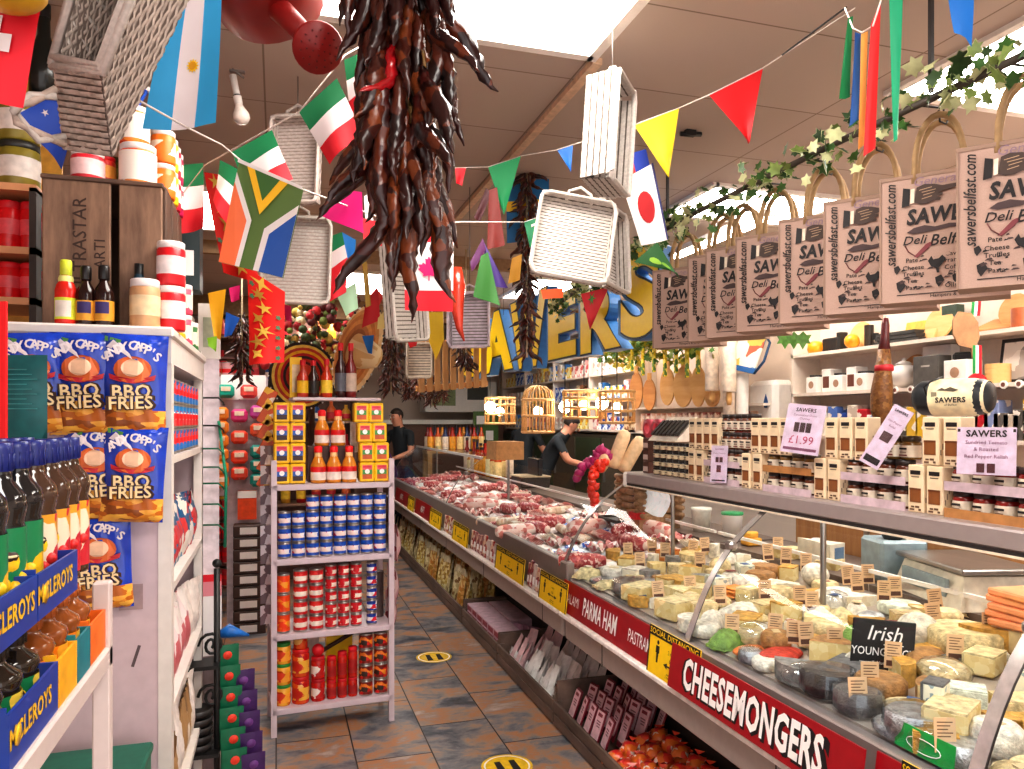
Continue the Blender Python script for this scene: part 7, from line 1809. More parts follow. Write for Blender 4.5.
# lower tier: squat bottles with round glass shoulders, under the upper shelf
LOW = [drink(liq('#241c14'), pmat(['#f0b81c', '#1c8050', '#f0d050', '#2a2a28'], 35, .35), mat('#3a3028', .2), '#f0b020', .134, .033), drink(liq('#3c3c24'), pmat(['#1c3a98', '#f0c820', '#1c3a98'], 35, .35), mat('#5a5a3c', .2), '#f0c81c', .134, .033), drink(liq('#8a4a1c'), pmat(['#f08c1c', '#f0b838', '#2a6a4a'], 35, .35), mat('#b0602c', .2), '#f0a020', .134, .033)]
for j in range(3):
    for i in range(12):
        y = 1.50 - i * .075
        LOW[(2 if i < 4 else 0 if i < 8 else 1)].put(tr(DX - .05 - j * .085, y, 1.181) @ rz(R.uniform(-.3, .3)), f'squat bottle under the upper tier, {o_(i)} from far end, {o_(j)} row from aisle', 'squat bottles on the lower shelf', 'squat_bottle')
for i in range(6): LOW[0].put(tr(DX - .07, 1.5 - i * .12, .661), f'yellow labelled bottle on the lowest shelf of the stand, {o_(i)} from far end', 'bottles on the lowest shelf', 'squat_bottle')
t = thing('green_bin', 'dark green box standing on the floor before the white end panel', 'box', tr(-.47, 2.05, 0))
ob('body', MB().bx(-.2, .15, -.17, .17, 0, .72, mat('#0c6b52', .5), None, .006), t); ob('lid', MB().bx(-.205, .155, -.175, .175, .72, .745, mat('#0a5a48', .5), None, .006), t)

# ================================================================== MID LEFT DISPLAYS
# greeting card rack
YC = 3.55
xa = XY(202, YC); xb = XY(219, YC)
t = thing('card_rack', 'tall white card rack with green wire loops beside the shelf unit', 'rack', tr((xa + xb) / 2, YC, 0))
hw = (xb - xa) / 2
ob('panel', MB().bx(-hw, hw, 0, .02, .9, 1.87, mat('#ddd0d6', .5)), t)
ob('side_panel', MB().bx(-hw - .02, -hw, -.05, .06, 0, 1.9, WHITE), t)
for i, z in enumerate((1.7, 1.58, 1.48, 1.4, 1.33, 1.24, 1.15)):
    ob('wire_loop', MB().tube([(-hw, -.02, z), (hw, -.03, z), (hw + .02, -.03, z - .02), (hw + .02, 0, z - .03)], .004, mat('#0c6a4a', .4) if i > 1 else DARK, 5), t)
ob('green_wire', MB().tube([(hw, -.02, 1.6), (hw + .03, -.02, 1.35), (hw + .025, -.02, 1.05)], .007, mat('#0c8a68', .4), 5), t)
ob('foot', MB().bx(-hw, hw, 0, .06, 0, .9, mat('#8a7a7c', .5)), t)
single('white_packet_top', MB().bx(-.05, .04, -.01, .01, 0, .24, WHITE2).bx(-.03, .02, -.0125, -.01, .05, .18, mat('#b8c0a8', .5)), 'small white picture packet on top of the card rack', 'packet', tr((xa + xb) / 2, YC + .01, 1.871))
t = thing('leaflet', 'white leaflet with red top standing in front of the card rack foot', 'leaflet', tr(XY(210, 3.4), 3.4, .62))
ob('sheet', MB().bx(-.04, .045, 0, .004, 0, .34, WTXT), t); ob('red_head', MB().grid(lambda u, v: V((-.04 + .085 * u, -.001, .25 + .09 * v)), 1, 3, lambda u, v: FR if v > .5 else fm('#e0909a')), t)
t = thing('iron_stand', 'black wrought iron stand with scrolls and finial', 'stand', tr(XY(217, 3.2), 3.2, 0))
ob('post', MB().tube([(0, 0, 0), (0, 0, 1.02)], .012, BLACK, 8).sph(.018, (0, 0, 1.04), BLACK), t)
sc_ = [(-.02 - .05 * (1 - i / 20) * math.cos(i * .55), 0, .72 + .05 * (1 - i / 26) * math.sin(i * .55)) for i in range(20)]
ob('scroll', MB().tube(sc_, .006, BLACK, 6), t); ob('scroll', MB().tube([(x, y, z - .2) for x, y, z in sc_], .006, BLACK, 6), t)
for z in (.64, .3, .08): ob('shelf_bar', MB().bx(-.14, .01, -.06, .06, z, z + .015, BLACK), t)
for i in range(5):
    single('black_pan', MB().lathe([(.001, 0), (.05, 0), (.06, .03), (.055, .03), (.001, .005)], mat('#2a2626', .35), 14), f'dark small dish stacked on the iron stand, {rowname(i, 5)}', 'dish', tr(XY(217, 3.2) - .07, 3.2, .316 + i * .033), 'dark dishes on the iron stand')
single('blue_clip', MB().tube([(-.06, 0, 0), (-.02, 0, .015), (.06, 0, -.01)], [.015, .03, .004], mat('#1868b8', .4), 8), 'bright blue pointed fabric bundle tied to the iron stand', 'fabric', tr(P(234, 634, 3.15)))
# hanging green and purple pouches
def hang(lab, x0, y0, n, dx, m, spot, grp, name):
    for i in range(n):
        q = P(x0 + dx * i, y0 + i * 21, 3.1 - .03 * i)
        M = fr(q, (.97, .2, 0), (-.1, -.1, 1))
        b = MB().grid(lambda u, v: V(((u - .5) * .09, (v - .5) * .17, .012 * math.sin(PI * u) * math.sin(PI * v) + .003 * math.sin(u * 20))), 6, 6, m)
        o = single(name, b, f'{lab}, {o_(i)} from the top', 'pouch', M, grp)
        ob('print', MB().lathe([(.001, .016), (.016, .0145), (.018, .013)], spot, 10, tr(0, .045, 0)), o)
hang('green pouch with red spot hanging by the iron stand', 227, 665, 6, 1.5, mat('#0c6a48', .4), mat('#d8402c', .4), 'green pouches hanging in a strip', 'green_pouch')
hang('purple pouch hanging by the iron stand', 243, 690, 5, 2.5, mat('#42205c', .4), mat('#6a3a80', .4), 'purple pouches hanging in a strip', 'purple_pouch')
# pegboard stand with kitchen gadgets
YG = 6.2; KS = 1.36
gx = XY(240, YG)
PG = tr(gx, YG, 1.6) @ Matrix.Scale(KS, 4)
t = thing('peg_stand', 'pale peg panel stand carrying colourful kitchen gadgets', 'stand', PG)
ob('panel', MB().bx(-.16, .15, 0, .03, -.42, .25, mat('#cdbfc8', .5)), t); ob('lower_panel', MB().bx(-.07, .15, 0, .03, -1.17, -.42, mat('#d8ccd4', .5)), t); ob('header', MB().bx(-.1, .14, -.01, 0, .12, .26, WTXT), t)
for z in (.12, -.02, -.18, -.32):
    for x in (-.1, .0, .1): ob('peg', MB().tube([(x, 0, z), (x, -.1, z)], .003, STEEL, 4), t)
GAD = [('#f08a2c', -.1, [.04, -.035, -.11, -.185, -.26, -.335], 'orange gadget case'), ('#e8482c', .0, [-.09, -.2, -.29], 'red gadget case'), ('#d83a80', .0, [.03], 'magenta gadget case'), ('#c84aa0', .1, [.05], 'violet gadget case'), ('#e85a34', .1, [-.05], 'coral gadget case'), ('#0c8a80', .1, [-.17, -.25, -.33], 'teal gadget case'), ('#1ca890', -.07, [.165], 'turquoise gadget'), ('#f0504a', .05, [.165], 'coral red gadget')]
for c, x, zz, lb in GAD:
    for i, z in enumerate(zz):
        o = single('gadget_case', MB().box((0, 0, 0), (.088, .07, .074), mat(c, .3), None, .016), f'{lb} hanging on the peg stand' + (f', {o_(i)} from the top' if len(zz) > 1 else ''), 'gadget', PG @ tr(x, -.06, z), 'kitchen gadgets on the peg stand')
        ob('window', MB().box((0, -.036, .012), (.05, .004, .025), mat('#f4d8c0', .3), None, .001), o)
single('orange_pack', MB().bx(-.05, .05, -.02, .02, 0, .16, mat('#e8501c', .35)).bx(-.05, .05, -.022, -.02, .12, .16, WTXT), 'orange red pack with white header below the gadget cases', 'packet', PG @ tr(.04, -.05, -.55))
for i in range(9):
    o = single('brown_box', MB().box((0, 0, .03), (.17, .12, .062), mat('#4a332c', .5), None, .003), f'dark brown box with white tag, {rowname(i, 9)} of the pile by the peg stand', 'box', PG @ tr(.055, -.07, -1.176 + i * .0675), 'dark brown boxes piled by the peg stand')
    ob('tag', MB().bx(-.05, .04, -.0625, -.06, .012, .05, WTXT), o)
for i in range(9):
    single('clear_packet', MB().grid(lambda u, v: V(((u - .5) * .07, .012 * math.sin(PI * u), (v - .5) * .1)), 6, 4, pmat(['#b8a8b0', '#e8e0e6', '#8a7880', '#cfc4cc'], 30, .2)), f'clear little packet hanging in a strip left of the tin rack, {o_(i)} from the top', 'packet', tr(V((XY(267, 4.2), 4.2 + .01 * (i % 2), 1.42 - i * .105))) @ rz(.3 * (-1) ** i), 'clear packets hanging in a strip')
for i in range(6):
    single('leaning_pack', MB().box((0, 0, 0), (.07, .05, .11), pmat(['#efe6dc', '#f0c040', '#d8602c', '#efe6dc'], 18, .4), None, .004), f'white and yellow pack fanned out left of the mustard coloured tins, {o_(i)} from the top', 'packet', tr(V((-.05, 4.25, 1.72 - i * .085))) @ Matrix.Rotation(.5, 4, 'Y'), 'packs fanned beside the tin rack')
# shelf column with pink jars and red jars beyond
t = thing('jar_tower', 'dark green framed tower shelf of pink and red jars behind the peg stand', 'shelving', tr(XY(222, 7.0), 7.0, 0))
for x in (-.22, .22): ob('upright', MB().bx(x - .015, x + .015, -.12, .12, 0, 2.3, mat('#16402a', .5)), t)
for i in range(11): ob('shelf', MB().bx(-.205, .205, -.12, .12, .18 + i * .195, .195 + i * .195, mat('#6a3a34', .5)), t)
jx = XY(222, 7.0)
PJ = [tinm(mat('#e0a8ac', .4), .05, .15), tinm(mat('#c01c2c', .3), .05, .15)]
for i in range(10):
    for j in range(4): tag(link('preserve_jar', PJ[0 if i > 5 else 1], None, tr(jx - .15 + j * .1, 6.93, .196 + i * .195)), f'{"pale pink" if i > 5 else "red"} jar in the tower behind the peg stand, {o_(i)} shelf up, {o_(j)} along', 'jar', 'jars in the tower shelf')

# ================================================================== RACK OF TINS
RX0, RX1, RY = -.015, .585, 4.03
RW = mat('#cdbcc4', .4, var=.04)
SHZ = [.14, .515, .896, 1.276]
ROT = .07
T0 = tr(RX0, RY, 0) @ rz(ROT)
t = thing('tin_rack', 'tall narrow white metal rack full of tins in the middle of the aisle', 'rack', T0)
for x in (0, RX1 - RX0):
    for y in (0, .3): ob('post', MB().bx(x - .014, x + .014, y - .012, y + .012, 0, 1.4, RW), t)
for z in SHZ: ob('shelf', MB().bx(-.01, .61, -.012, .312, z - .03, z, RW, None, .003), t)
ob('top_shelf', MB().bx(.1, .56, .08, .33, 1.71, 1.725, RW), t)
for x in (.12, .54): ob('top_support', MB().bx(x - .01, x + .01, .29, .31, 1.276, 1.71, RW), t)
def tin(label_m, band, r, h, lid=STEEL):
    b = MB().lathe([(.001, .001), (r * .96, .001), (r, .003), (r, .007), (r * .985, .009), (r * .985, h * .28), (r * .987, h * .285), (r * .987, h * .6), (r * .985, h * .605), (r * .985, h - .009), (r, h - .006), (r, h - .002), (r * .93, h)], [lid, lid, lid, lid, label_m, label_m, band, label_m, label_m, lid, lid, lid], 16)
    l = MB().lathe([(r * .94, h), (r * .92, h - .003), (.001, h - .003)], STEEL, 16)
    return Proto('food_tin', 'tin', b, [('lid', l)], 'tins stacked on the rack')
BLT = tin(pmat(['#1c50b4', '#1c50b4', '#1646a0', '#2a6ac4'], 50, .3), pmat(['#e8e0e0', '#d83040', '#f0d8d0', '#2a50b0'], 60, .3), .0335, .079)
RDT = tin(pmat(['#c41c24', '#c41c24', '#d8302c', '#a81820'], 40, .3), pmat(['#f0e4d8', '#d84038', '#f0e4d8', '#e0b0a0'], 70, .3), .0365, .079)
RDS = tin(pmat(['#c81c28', '#c81c28', '#d8382c'], 40, .3), pmat(['#f0e4d8', '#c81c28', '#f0d8c8'], 70, .3), .03, .066)
ORG = tin(pmat(['#f0601c', '#e8481c', '#f08a2c', '#f0601c'], 40, .3), pmat(['#f0a030', '#e8401c', '#f0601c'], 60, .3), .0335, .1)
BWT = tin(pmat(['#1c3c98', '#e8e4e8', '#1c3c98'], 30, .3), pmat(['#d82838', '#e8e4e8', '#1c58b0'], 60, .3), .028, .066)
def inrack(pr, x, y, z, lab, grp=None, name=None): return pr.put(T0 @ tr(x, y, z) @ rz(R.uniform(-.4, .4)), lab, grp, name)
for c in range(8):
    for r in range(4):
        if r == 3 and c < 2: continue
        inrack(BLT, .055 + c * .0705, .05, .8965 + r * .0795, f'blue tin on the upper tin shelf, {o_(c)} column from the peg stand, {rowname(r, 4)} layer', 'blue tins on the rack')
for r in range(3): inrack(ORG, .05, .05, .5155 + r * .1005, f'orange tin in the first column of the middle shelf, {rowname(r, 3)} layer')
for c in range(2):
    for r in range(4): inrack(RDT, .135 + c * .08, .05, .5155 + r * .0795, f'large red tin with white band, {o_(c)} of two wide columns, {rowname(r, 4)} layer')
for c in range(3):
    for r in range(5): inrack(RDS, .29 + c * .066, .05, .5155 + r * .0665, f'smaller red tin with white band, {o_(c)} of three narrow columns, {rowname(r, 5)} layer')
for r in range(5): inrack(BWT, .505, .05, .5155 + r * .0665, f'blue white and red tin at the end of the middle shelf, {rowname(r, 5)} layer')
single('tin_behind', MB().cyl(.04, 0, .25, mat('#5a4a48', .5), 12), 'dark container behind the blue white and red tins', 'container', T0 @ tr(.56, .2, .5155))
# bottom shelf: jars and tins
GJ = pmat(['#d8741c', '#e8a838', '#b8401c', '#f0c860'], 40, .2); RJ = pmat(['#c82c1c', '#d8501c', '#e8b060', '#b01c18'], 45, .2)
def rj(x, z, r, h, mg, lid, lab, ml=None, y=.06): 
    M = T0 @ tr(x, y, z)
    o = jar('antipasti_jar', lab, M, r, h, mg, ml or mg, lid, .15, .6, 'jars on the bottom shelf of the rack')
for r in range(3): rj(.05, .1405 + r * .107, .038, .106, GJ, mat('#2c8a34', .35), f'jar with green lid in the first column of the bottom shelf, {rowname(r, 3)}', pmat(['#f0a030', '#d84020', '#f0d8a0'], 40, .3))
for r in range(2): rj(.137, .1405 + r * .14, .044, .139, RJ, mat('#c81c1c', .35), f'wide red jar with red lid in the second column, {"lower" if r == 0 else "upper"} one', pmat(['#e8b040', '#c02818', '#d86a28'], 40, .3))
rj(.137, .421, .036, .075, RJ, RED, 'small red lidded jar on the wide red jars')
for r in range(2): rj(.225, .1405 + r * .115, .036, .114, mat('#b81c18', .25), mat('#b81420', .35), f'dark red jar with white text side in the third column, {"lower" if r == 0 else "upper"} one', pmat(['#b81c18', '#e8d8d0', '#c83020'], 40, .3))
single('capped_jar', MB().sph(.032, (0, 0, .03), RED, 12, 8), 'round red topped jar lying on the third column of jars', 'jar', T0 @ tr(.225, .06, .371))
for c in range(3):
    for r in range(2): rj(.295 + c * .055, .1405 + r * .1, .025, .099 if r == 0 else .12 + .02 * c, mat('#c02418', .25), RED, f'slim red sauce jar, {o_(c)} of three on the bottom shelf, {"lower" if r == 0 else "upper"} one', mat('#a81c1c', .4))
for c in range(2):
    for r in range(4): inrack(tin(pmat(['#c8201c', '#2a2420', '#e07a2c', '#c8201c'], 45, .3), pmat(['#e8902c', '#3a2a24', '#c82420'], 60, .3), .0375, .082) if r == 0 and False else (TRED if 'TRED' in globals() else globals().setdefault('TRED', tin(pmat(['#c8201c', '#7a2018', '#e07a2c', '#c8201c'], 45, .3), pmat(['#e8902c', '#3a2a24', '#c82420'], 60, .3), .0375, .082))), .473 + c * .08, .05, .1405 + r * .0825, f'red tin with dark picture, {"first" if c == 0 else "second"} column by the rack end, {rowname(r, 4)} layer')
t = thing('yellow_box_behind', 'yellow box and dark stick standing behind the slim red jars', 'box', T0 @ tr(.36, .22, .1405))
ob('box', MB().bx(-.07, .07, 0, .05, 0, .32, YEL), t); ob('stick', MB().tube([(-.12, -.02, .2), (.1, -.02, .31)], .012, BROWN, 6), t)
single('white_boxes', MB().bx(-.05, .05, 0, .06, 0, .3, mat('#e0d0c4', .5)), 'pale box behind the wide red jars', 'box', T0 @ tr(.2, .22, .1405))
# yellow square tins on the top tier
YT = mat('#f0c018', .35, var=.08)
def sqtin(pic):
    b = MB().box((0, 0, .047), (.07, .06, .092), YT, None, .005)
    p = MB().grid(lambda u, v: V(((u - .5) * .046, -.0306, .014 + v * .066)), 4, 6, lambda u, v: pic[0] if v < .3 else (pic[1] if v < .62 else pic[2]))
    p.lathe([(.001, 0), (.012, .0006)], WTXT, 10, fr(V((0, -.0308, .05)), (1, 0, 0), (0, 0, 1)))
    p.bx(-.02, .02, -.0312, -.0308, .068, .078, mat('#d82c48', .4))
    return Proto('yellow_tin', 'tin', b, [('picture', p)], 'yellow tins stacked on top of the rack')
YA = sqtin((mat('#3a2024', .4), mat('#2a60b8', .4), mat('#e05070', .4))); YB = sqtin((mat('#c85a2c', .4), mat('#4a9a4a', .4), mat('#e05a68', .4)))
for c in range(2):
    for r in range(4):
        YA.put(T0 @ tr(.04 + c * .079, .05, 1.277 + r * .105) @ Matrix.Scale(1.11, 4), f'yellow tin with dark bean picture, {"outer" if c == 0 else "inner"} column at the peg stand side, {rowname(r, 4)} layer')
        YB.put(T0 @ tr(.475 + c * .078 - (.03 if r == 3 else .012 * (r == 2)), .05, 1.277 + r * .105) @ Matrix.Scale(1.11, 4), f'yellow tin with green and red picture, {"inner" if c == 0 else "outer"} column at the counter side, {rowname(r, 4)} layer')
def valen(s=1):
    m = mat('#d88a2c', .15)
    b = MB().lathe([(.001, 0), (.032, 0), (.034, .01), (.034, .08), (.026, .1), (.017, .12), (.0155, .14)], m, 14)
    l = MB().lathe([(.0346, .014), (.0346, .05)], mat('#efe0d8', .4), 14); l.lathe([(.0348, .05), (.0348, .074)], mat('#d81c24', .4), 14)
    n = MB().lathe([(.0175, .118), (.0165, .138)], mat('#f0c890', .4), 12)
    c = MB().lathe([(.018, .138), (.0185, .14), (.0185, .162), (.01, .168), (.001, .168)], RED2, 12)
    return Proto('hot_sauce_bottle', 'bottle', b, [('label', l), ('neck_label', n), ('cap', c)], 'orange sauce bottles on the rack')
VB = valen()
for i in range(3): VB.put(T0 @ tr(.225 + i * .08, .05, 1.277) @ Matrix.Scale(1.15, 4), f'orange sauce bottle in the lower row on the rack, {o_(i)} from peg stand side')
for i in range(2): VB.put(T0 @ tr(.255 + i * .085, .14, 1.277 + .1905) @ Matrix.Scale(1.15, 4), f'orange sauce bottle in the upper row on the rack, {o_(i)} from peg stand side')
single('step_block', MB().bx(-.12, .12, -.06, .05, 0, .19, mat('#4a2c28', .6)), 'dark block raising the upper orange sauce bottles', 'block', T0 @ tr(.3, .15, 1.277))
for i in range(2): single('pale_bottle', MB().cyl(.03, 0, .17, mat('#e8dcd4', .3), 12).cyl(.016, .17, .22, WTXT, 10), f'white topped bottle half hidden behind the orange sauce bottles, {"farther" if i else "nearer"} one', 'bottle', T0 @ tr(.36 + .09 * i, .24, 1.277 + .15), 'white topped bottles')
tq = ['#c8341c', '#2a1818', '#c86a1c', '#3a1a18']
for i, (x, h, a, b2) in enumerate(((.16, .2, '#c8402c', '#f0c020'), (.215, .2, '#3a1c18', '#1c1414'), (.285, .21, '#c83a1c', '#f0c838'), (.36, .3, '#3a1414', '#5a5a64'), (.415, .3, '#7a1c1c', '#c8b0a0'))):
    o = single('sauce_bottle', MB().lathe([(.001, 0), (.03, 0), (.031, h * .1), (.031, h * .55), (.013, h * .72), (.012, h * .9)], mat(a, .2), 14), ['square looking orange sauce bottle first on the rack crown', 'dark sauce bottle second on the rack crown', 'orange sauce bottle third on the rack crown', 'tall dark bottle with grey label on the rack crown', 'tall red brown bottle last on the rack crown'][i], 'bottle', T0 @ tr(x, .18, 1.7255), 'sauce bottles on the rack crown')
    ob('label', MB().lathe([(.0315, h * .12), (.0315, h * .45)], mat(b2, .5), 14), o); ob('cap', MB().cyl(.015, h * .86, h, RED, 10), o)
single('yellow_carton', MB().bx(-.03, .03, -.02, .02, 0, .22, YEL).bx(-.02, .02, -.0215, -.02, .03, .18, mat('#e8d8b0', .5)), 'narrow yellow carton on the rack crown beside the striped hat', 'carton', T0 @ tr(.13, .26, 1.7255))
# red net bags hung on the side of the rack
for i, (x, y, h) in enumerate(((398, 545, .2), (402, 590, .22), (400, 618, .2))):
    single('red_mesh_bag', MB().grid(lambda u, v: V((.045 * math.sin(PI * u) * (.4 + .6 * math.sin(PI * v)), (u - .5) * .2, (v - .5) * h)), 8, 8, pmat(['#c08a90', '#e0c0c4', '#9a4a54', '#d8a8b0'], 25, .25)), f'clear bag with dark red sweets hanging on the rack side, {o_(i)} from the top', 'bag', T0 @ tr(.63, .1 + .05 * i, P(x, y, 4.1).z), 'clear bags hanging on the rack side')
# hats behind
def hat(label, M, r, bands, crown, crm):
    t = thing('straw_hat', label, 'hat', M, 'broad brimmed hats above the rack')
    prof, ms = [], []
    for i in range(len(bands) + 1): prof.append((r * (.35 + .65 * i / len(bands)), .02 + .1 * r * (i / len(bands)) ** 3))
    ob('brim', MB().lathe(prof, bands, 28), t)
    ob('crown', MB().lathe([(r * .36, .02), (r * .33, crown * .5), (r * .22, crown * .9), (r * .1, crown), (.001, crown * .97)], crm, 20), t)
    pm = MB()
    for i in range(34): pm.sph(r * .028, (r * 1.0 * math.cos(i * .1848), r * 1.0 * math.sin(i * .1848), .02 + .1 * r), WTXT if i % 2 else mat('#2a2424', .6), 6, 4)
    ob('pompom_edge', pm, t)
bs = [mat(c, .7) for c in ('#5a1c1c', '#c8341c', '#2a2020', '#c81c24', '#f0b820', '#c8402c', '#f0d060', '#2c2424')]
hat('striped red yellow and black round hat behind the yellow tins', fr(P(304, 376, 4.75), CAMR, (0, 0, 1)), .21, bs, .12, mat('#c83a1c', .7))
bt = [mat(c, .7) for c in ('#8a4a1c', '#a8602c', '#c8803c', '#b86a2c', '#c88848', '#e0c090')]
hat('tilted tan brimmed hat with pale ribbed crown above the rack', tr(P(352, 349, 4.75)) @ V((0, 0, 1)).rotation_difference((CAMR * .93 + V((0, 0, -.33)) - CAMF * .24).normalized()).to_matrix().to_4x4(), .3, bt, .2, pmat(['#e8cfa0', '#d8b078', '#f0e0c0'], 25, .7, stretch=(1, 1, .2)))
# red bunch of dried flowers behind the rack
t = thing('flower_bunch', 'bunch of dark red and green dried flowers above the rack crown', 'flowers', tr(P(312, 352, 5.2)))
fl = MB()
for i in range(150):
    q = V((R.gauss(0, .16), R.gauss(0, .08), R.uniform(-.1, .38)))
    fl.sph(R.uniform(.015, .04), q, mat(R.choice(['#a81c24', '#5a1418', '#6a7a34', '#c8a850', '#3a4a24', '#c83038', '#e8d8b0']), .7), 6, 4)
o = ob('blossoms', fl, t); o['kind'] = 'stuff'
ob('stems', MB().tube([(0, 0, -.6), (0, 0, 0), (.02, 0, .3)], .02, BROWN, 6), t)
t = thing('back_shelf', 'dark shelving of mixed goods closing the aisle behind the hats', 'shelving', tr(-.35, 7.6, 0))
for z in (.4, .8, 1.2, 1.6, 2.0, 2.4): ob('shelf', MB().bx(-1.4, 1.1, 0, .4, z - .02, z, mat('#8a6a58', .6)), t)
for x in (-1.4, -.2, 1.08): ob('upright', MB().bx(x, x + .02, 0, .4, 0, 2.6, mat('#6a5044', .6)), t)
ob('back_panel', MB().bx(-1.4, 1.1, .4, .42, 0, 2.6, mat('#7a5a50', .7)), t)
for k, z in enumerate((.8, 1.2, 1.6, 2.0, 2.4)):
    for i in range(17):
        c = R.choice(['#c82430', '#e8b040', '#2a6a3c', '#d8c8b8', '#a83a2c', '#e0703a', '#3a2a28', '#d8d0d0', '#2c5a9a'])
        h = R.uniform(.16, .28)
        o = single('grocery_bottle', MB().lathe([(.001, 0), (.045, 0), (.045, h * .6), (.018, h * .8), (.018, h), (.001, h)], mat(c, .35), 10), f'mixed bottle on the dark shelving closing the aisle, {o_(k)} shelf up, {o_(i)} along', 'bottle', tr(-1.66 + i * .145, 7.75, z), 'mixed bottles on the dark aisle shelving')
        ob('label', MB().lathe([(.046, h * .15), (.046, h * .45)], mat(R.choice(['#efe4d4', '#f0c838', '#c8303c']), .5), 10), o)

# floor stickers
for x, y, lb in ((434, 657, 'round yellow distancing sticker on the floor beside the tin rack'), (507, 766, 'round yellow distancing sticker on the floor nearest the picture bottom')):
    q = PZ(x, y, .002)
    t = thing('floor_sticker', lb, 'sticker', tr(q), 'yellow floor stickers')
    ob('disc', MB().cyl(.12, 0, .001, mat('#e8c010', .5), 28), t)
    k = MB()
    for a in (-.035, .035): k.prism([(a - .018, -.07), (a + .018, -.07), (a + .014, .05), (a - .014, .05)], .001, INK, tr(0, 0, .001))
    k.lathe([(.1, .0012), (.108, .0012)], WTXT, 28)
    ob('print', k, t)
# ================================================================== PEOPLE
SKIN = mat('#c98e74', .5, var=.06, sss=.1); HAIR = mat('#2a1c16', .6, var=.3, sc=120); TSH = mat('#20262c', .8, var=.15); JEAN = mat('#23262e', .8, var=.1); APR = mat('#161a1e', .8)
def figure(label, M, J, E, rad, cloth, head, hand_pts, face_dir):
    """one skinned body; J joints, E edges; cloth(center)->material"""
    names = list(J)
    me = bpy.data.meshes.new('person_body')
    me.from_pydata([J[n] for n in names], [(names.index(a), names.index(b)) for a, b in E], [])
    o = bpy.data.objects.new('person_body', me); COL.objects.link(o)
    sk = o.modifiers.new('skin', 'SKIN'); sk.use_smooth_shade = True
    for i, n in enumerate(names):
        r = rad[n]; r = r if isinstance(r, tuple) else (r, r)
        me.skin_vertices[0].data[i].radius = r
        me.skin_vertices[0].data[i].use_root = (n == 'pelvis')
    sb = o.modifiers.new('sub', 'SUBSURF'); sb.levels = 2; sb.render_levels = 2
    dg = bpy.context.evaluated_depsgraph_get()
    ev = bpy.data.meshes.new_from_object(o.evaluated_get(dg))
    bpy.data.objects.remove(o)
    ms = [SKIN, TSH, JEAN, APR]
    ev.materials.clear()
    for m in ms: ev.materials.append(m)
    for p in ev.polygons: p.material_index = cloth(p.center); p.use_smooth = True
    t = link('person', ev, None, M); tag(t, label, 'person')
    # head features and hair as children
    hc, hr, fd = head
    fd = V(fd).normalized(); up = V((0, 0, 1)); rt = fd.cross(up).normalized(); u2 = rt.cross(fd)
    F = Matrix.Identity(4)
    for i in range(3): F[i][0] = rt[i]; F[i][1] = fd[i]; F[i][2] = u2[i]; F[i][3] = hc[i]
    k = MB()
    k.sph(hr, (0, -.012, .02), HAIR, 14, 9, (.86, 1.02, 1.0), F)
    k.v = [v for v in k.v]
    # keep the hair off the face: push front lower points inside the head
    Fi = F.inverted()
    nv = []
    for v in k.v:
        q = Fi @ v
        if q.y > .02 and q.z < .055: q = V((q.x * .7, q.y * .55, q.z))
        if q.z < -.04: q = V((q.x * .7, q.y * .6, -.04))
        nv.append(F @ q)
    k.v = nv
    ob('hair', k, t)
    f = MB()
    for a in (-1, 1):
        f.sph(.012, (a * .032, hr * .86, .005), WTXT, 8, 6, (1, .5, .7), F); f.sph(.006, (a * .032, hr * .92, .005), INK, 6, 5, (1, .6, 1), F)
        f.tube([(a * .018, hr * .92, .028), (a * .048, hr * .86, .03)], .004, HAIR, 5, F)
        f.sph(.022, (a * hr * .82, -.005, -.005), SKIN, 8, 6, (.35, .8, 1.3), F)
    f.tube([(0, hr * .93, .01), (0, hr * 1.1, -.022), (0, hr * .95, -.03)], [.008, .014, .006], SKIN, 7, F)
    f.tube([(-.024, hr * .88, -.055), (0, hr * .94, -.057), (.024, hr * .88, -.055)], [.002, .006, .002], mat('#a85a52', .5), 6, F)
    ob('face', f, t)
    for wr, kn, side in hand_pts:
        wr, kn = V(wr), V(kn); d = (kn - wr).normalized(); s = d.cross(V(side)).normalized(); n = s.cross(d)
        h = MB()
        h.tube([wr - d * .01, wr + d * .03, wr + d * .08], [.022, .034, .03], SKIN, 8)
        for i, L in enumerate((.062, .074, .07, .054)):
            b0 = wr + d * .075 + s * (.024 - .016 * i)
            h.tube([b0, b0 + d * L * .5 - n * .006, b0 + d * L * .85 - n * .025, b0 + d * L - n * .045], [.0085, .008, .007, .0055], SKIN, 6)
        h.tube([wr + d * .025 + s * .025, wr + d * .05 + s * .05 - n * .01, wr + d * .085 + s * .052 - n * .03], [.011, .01, .007], SKIN, 6)
        ob('hand', h, t)
    return t
EB = [('pelvis', 'waist'), ('waist', 'chest'), ('chest', 'neck'), ('neck', 'head'), ('head', 'crown'), ('chest', 'sl'), ('sl', 'el'), ('el', 'wl'), ('chest', 'sr'), ('sr', 'er'), ('er', 'wr'), ('pelvis', 'hl'), ('hl', 'kl'), ('kl', 'al'), ('al', 'tl'), ('pelvis', 'hr'), ('hr', 'kr'), ('kr', 'ar'), ('ar', 'tr')]
RD = dict(pelvis=(.15, .12), waist=(.135, .11), chest=(.16, .12), neck=.055, head=(.078, .095), crown=(.065, .075), sl=.065, el=.045, wl=.03, sr=.065, er=.045, wr=.03, hl=.095, kl=.06, al=.04, tl=.035, hr=.095, kr=.06, ar=.04, tr=.035)
LEGS = dict(hl=(-.1, 0, .86), kl=(-.11, .02, .47), al=(-.11, 0, .08), tl=(-.11, .14, .04), hr=(.1, 0, .86), kr=(.11, .02, .47), ar=(.11, 0, .08), tr=(.11, .14, .04))
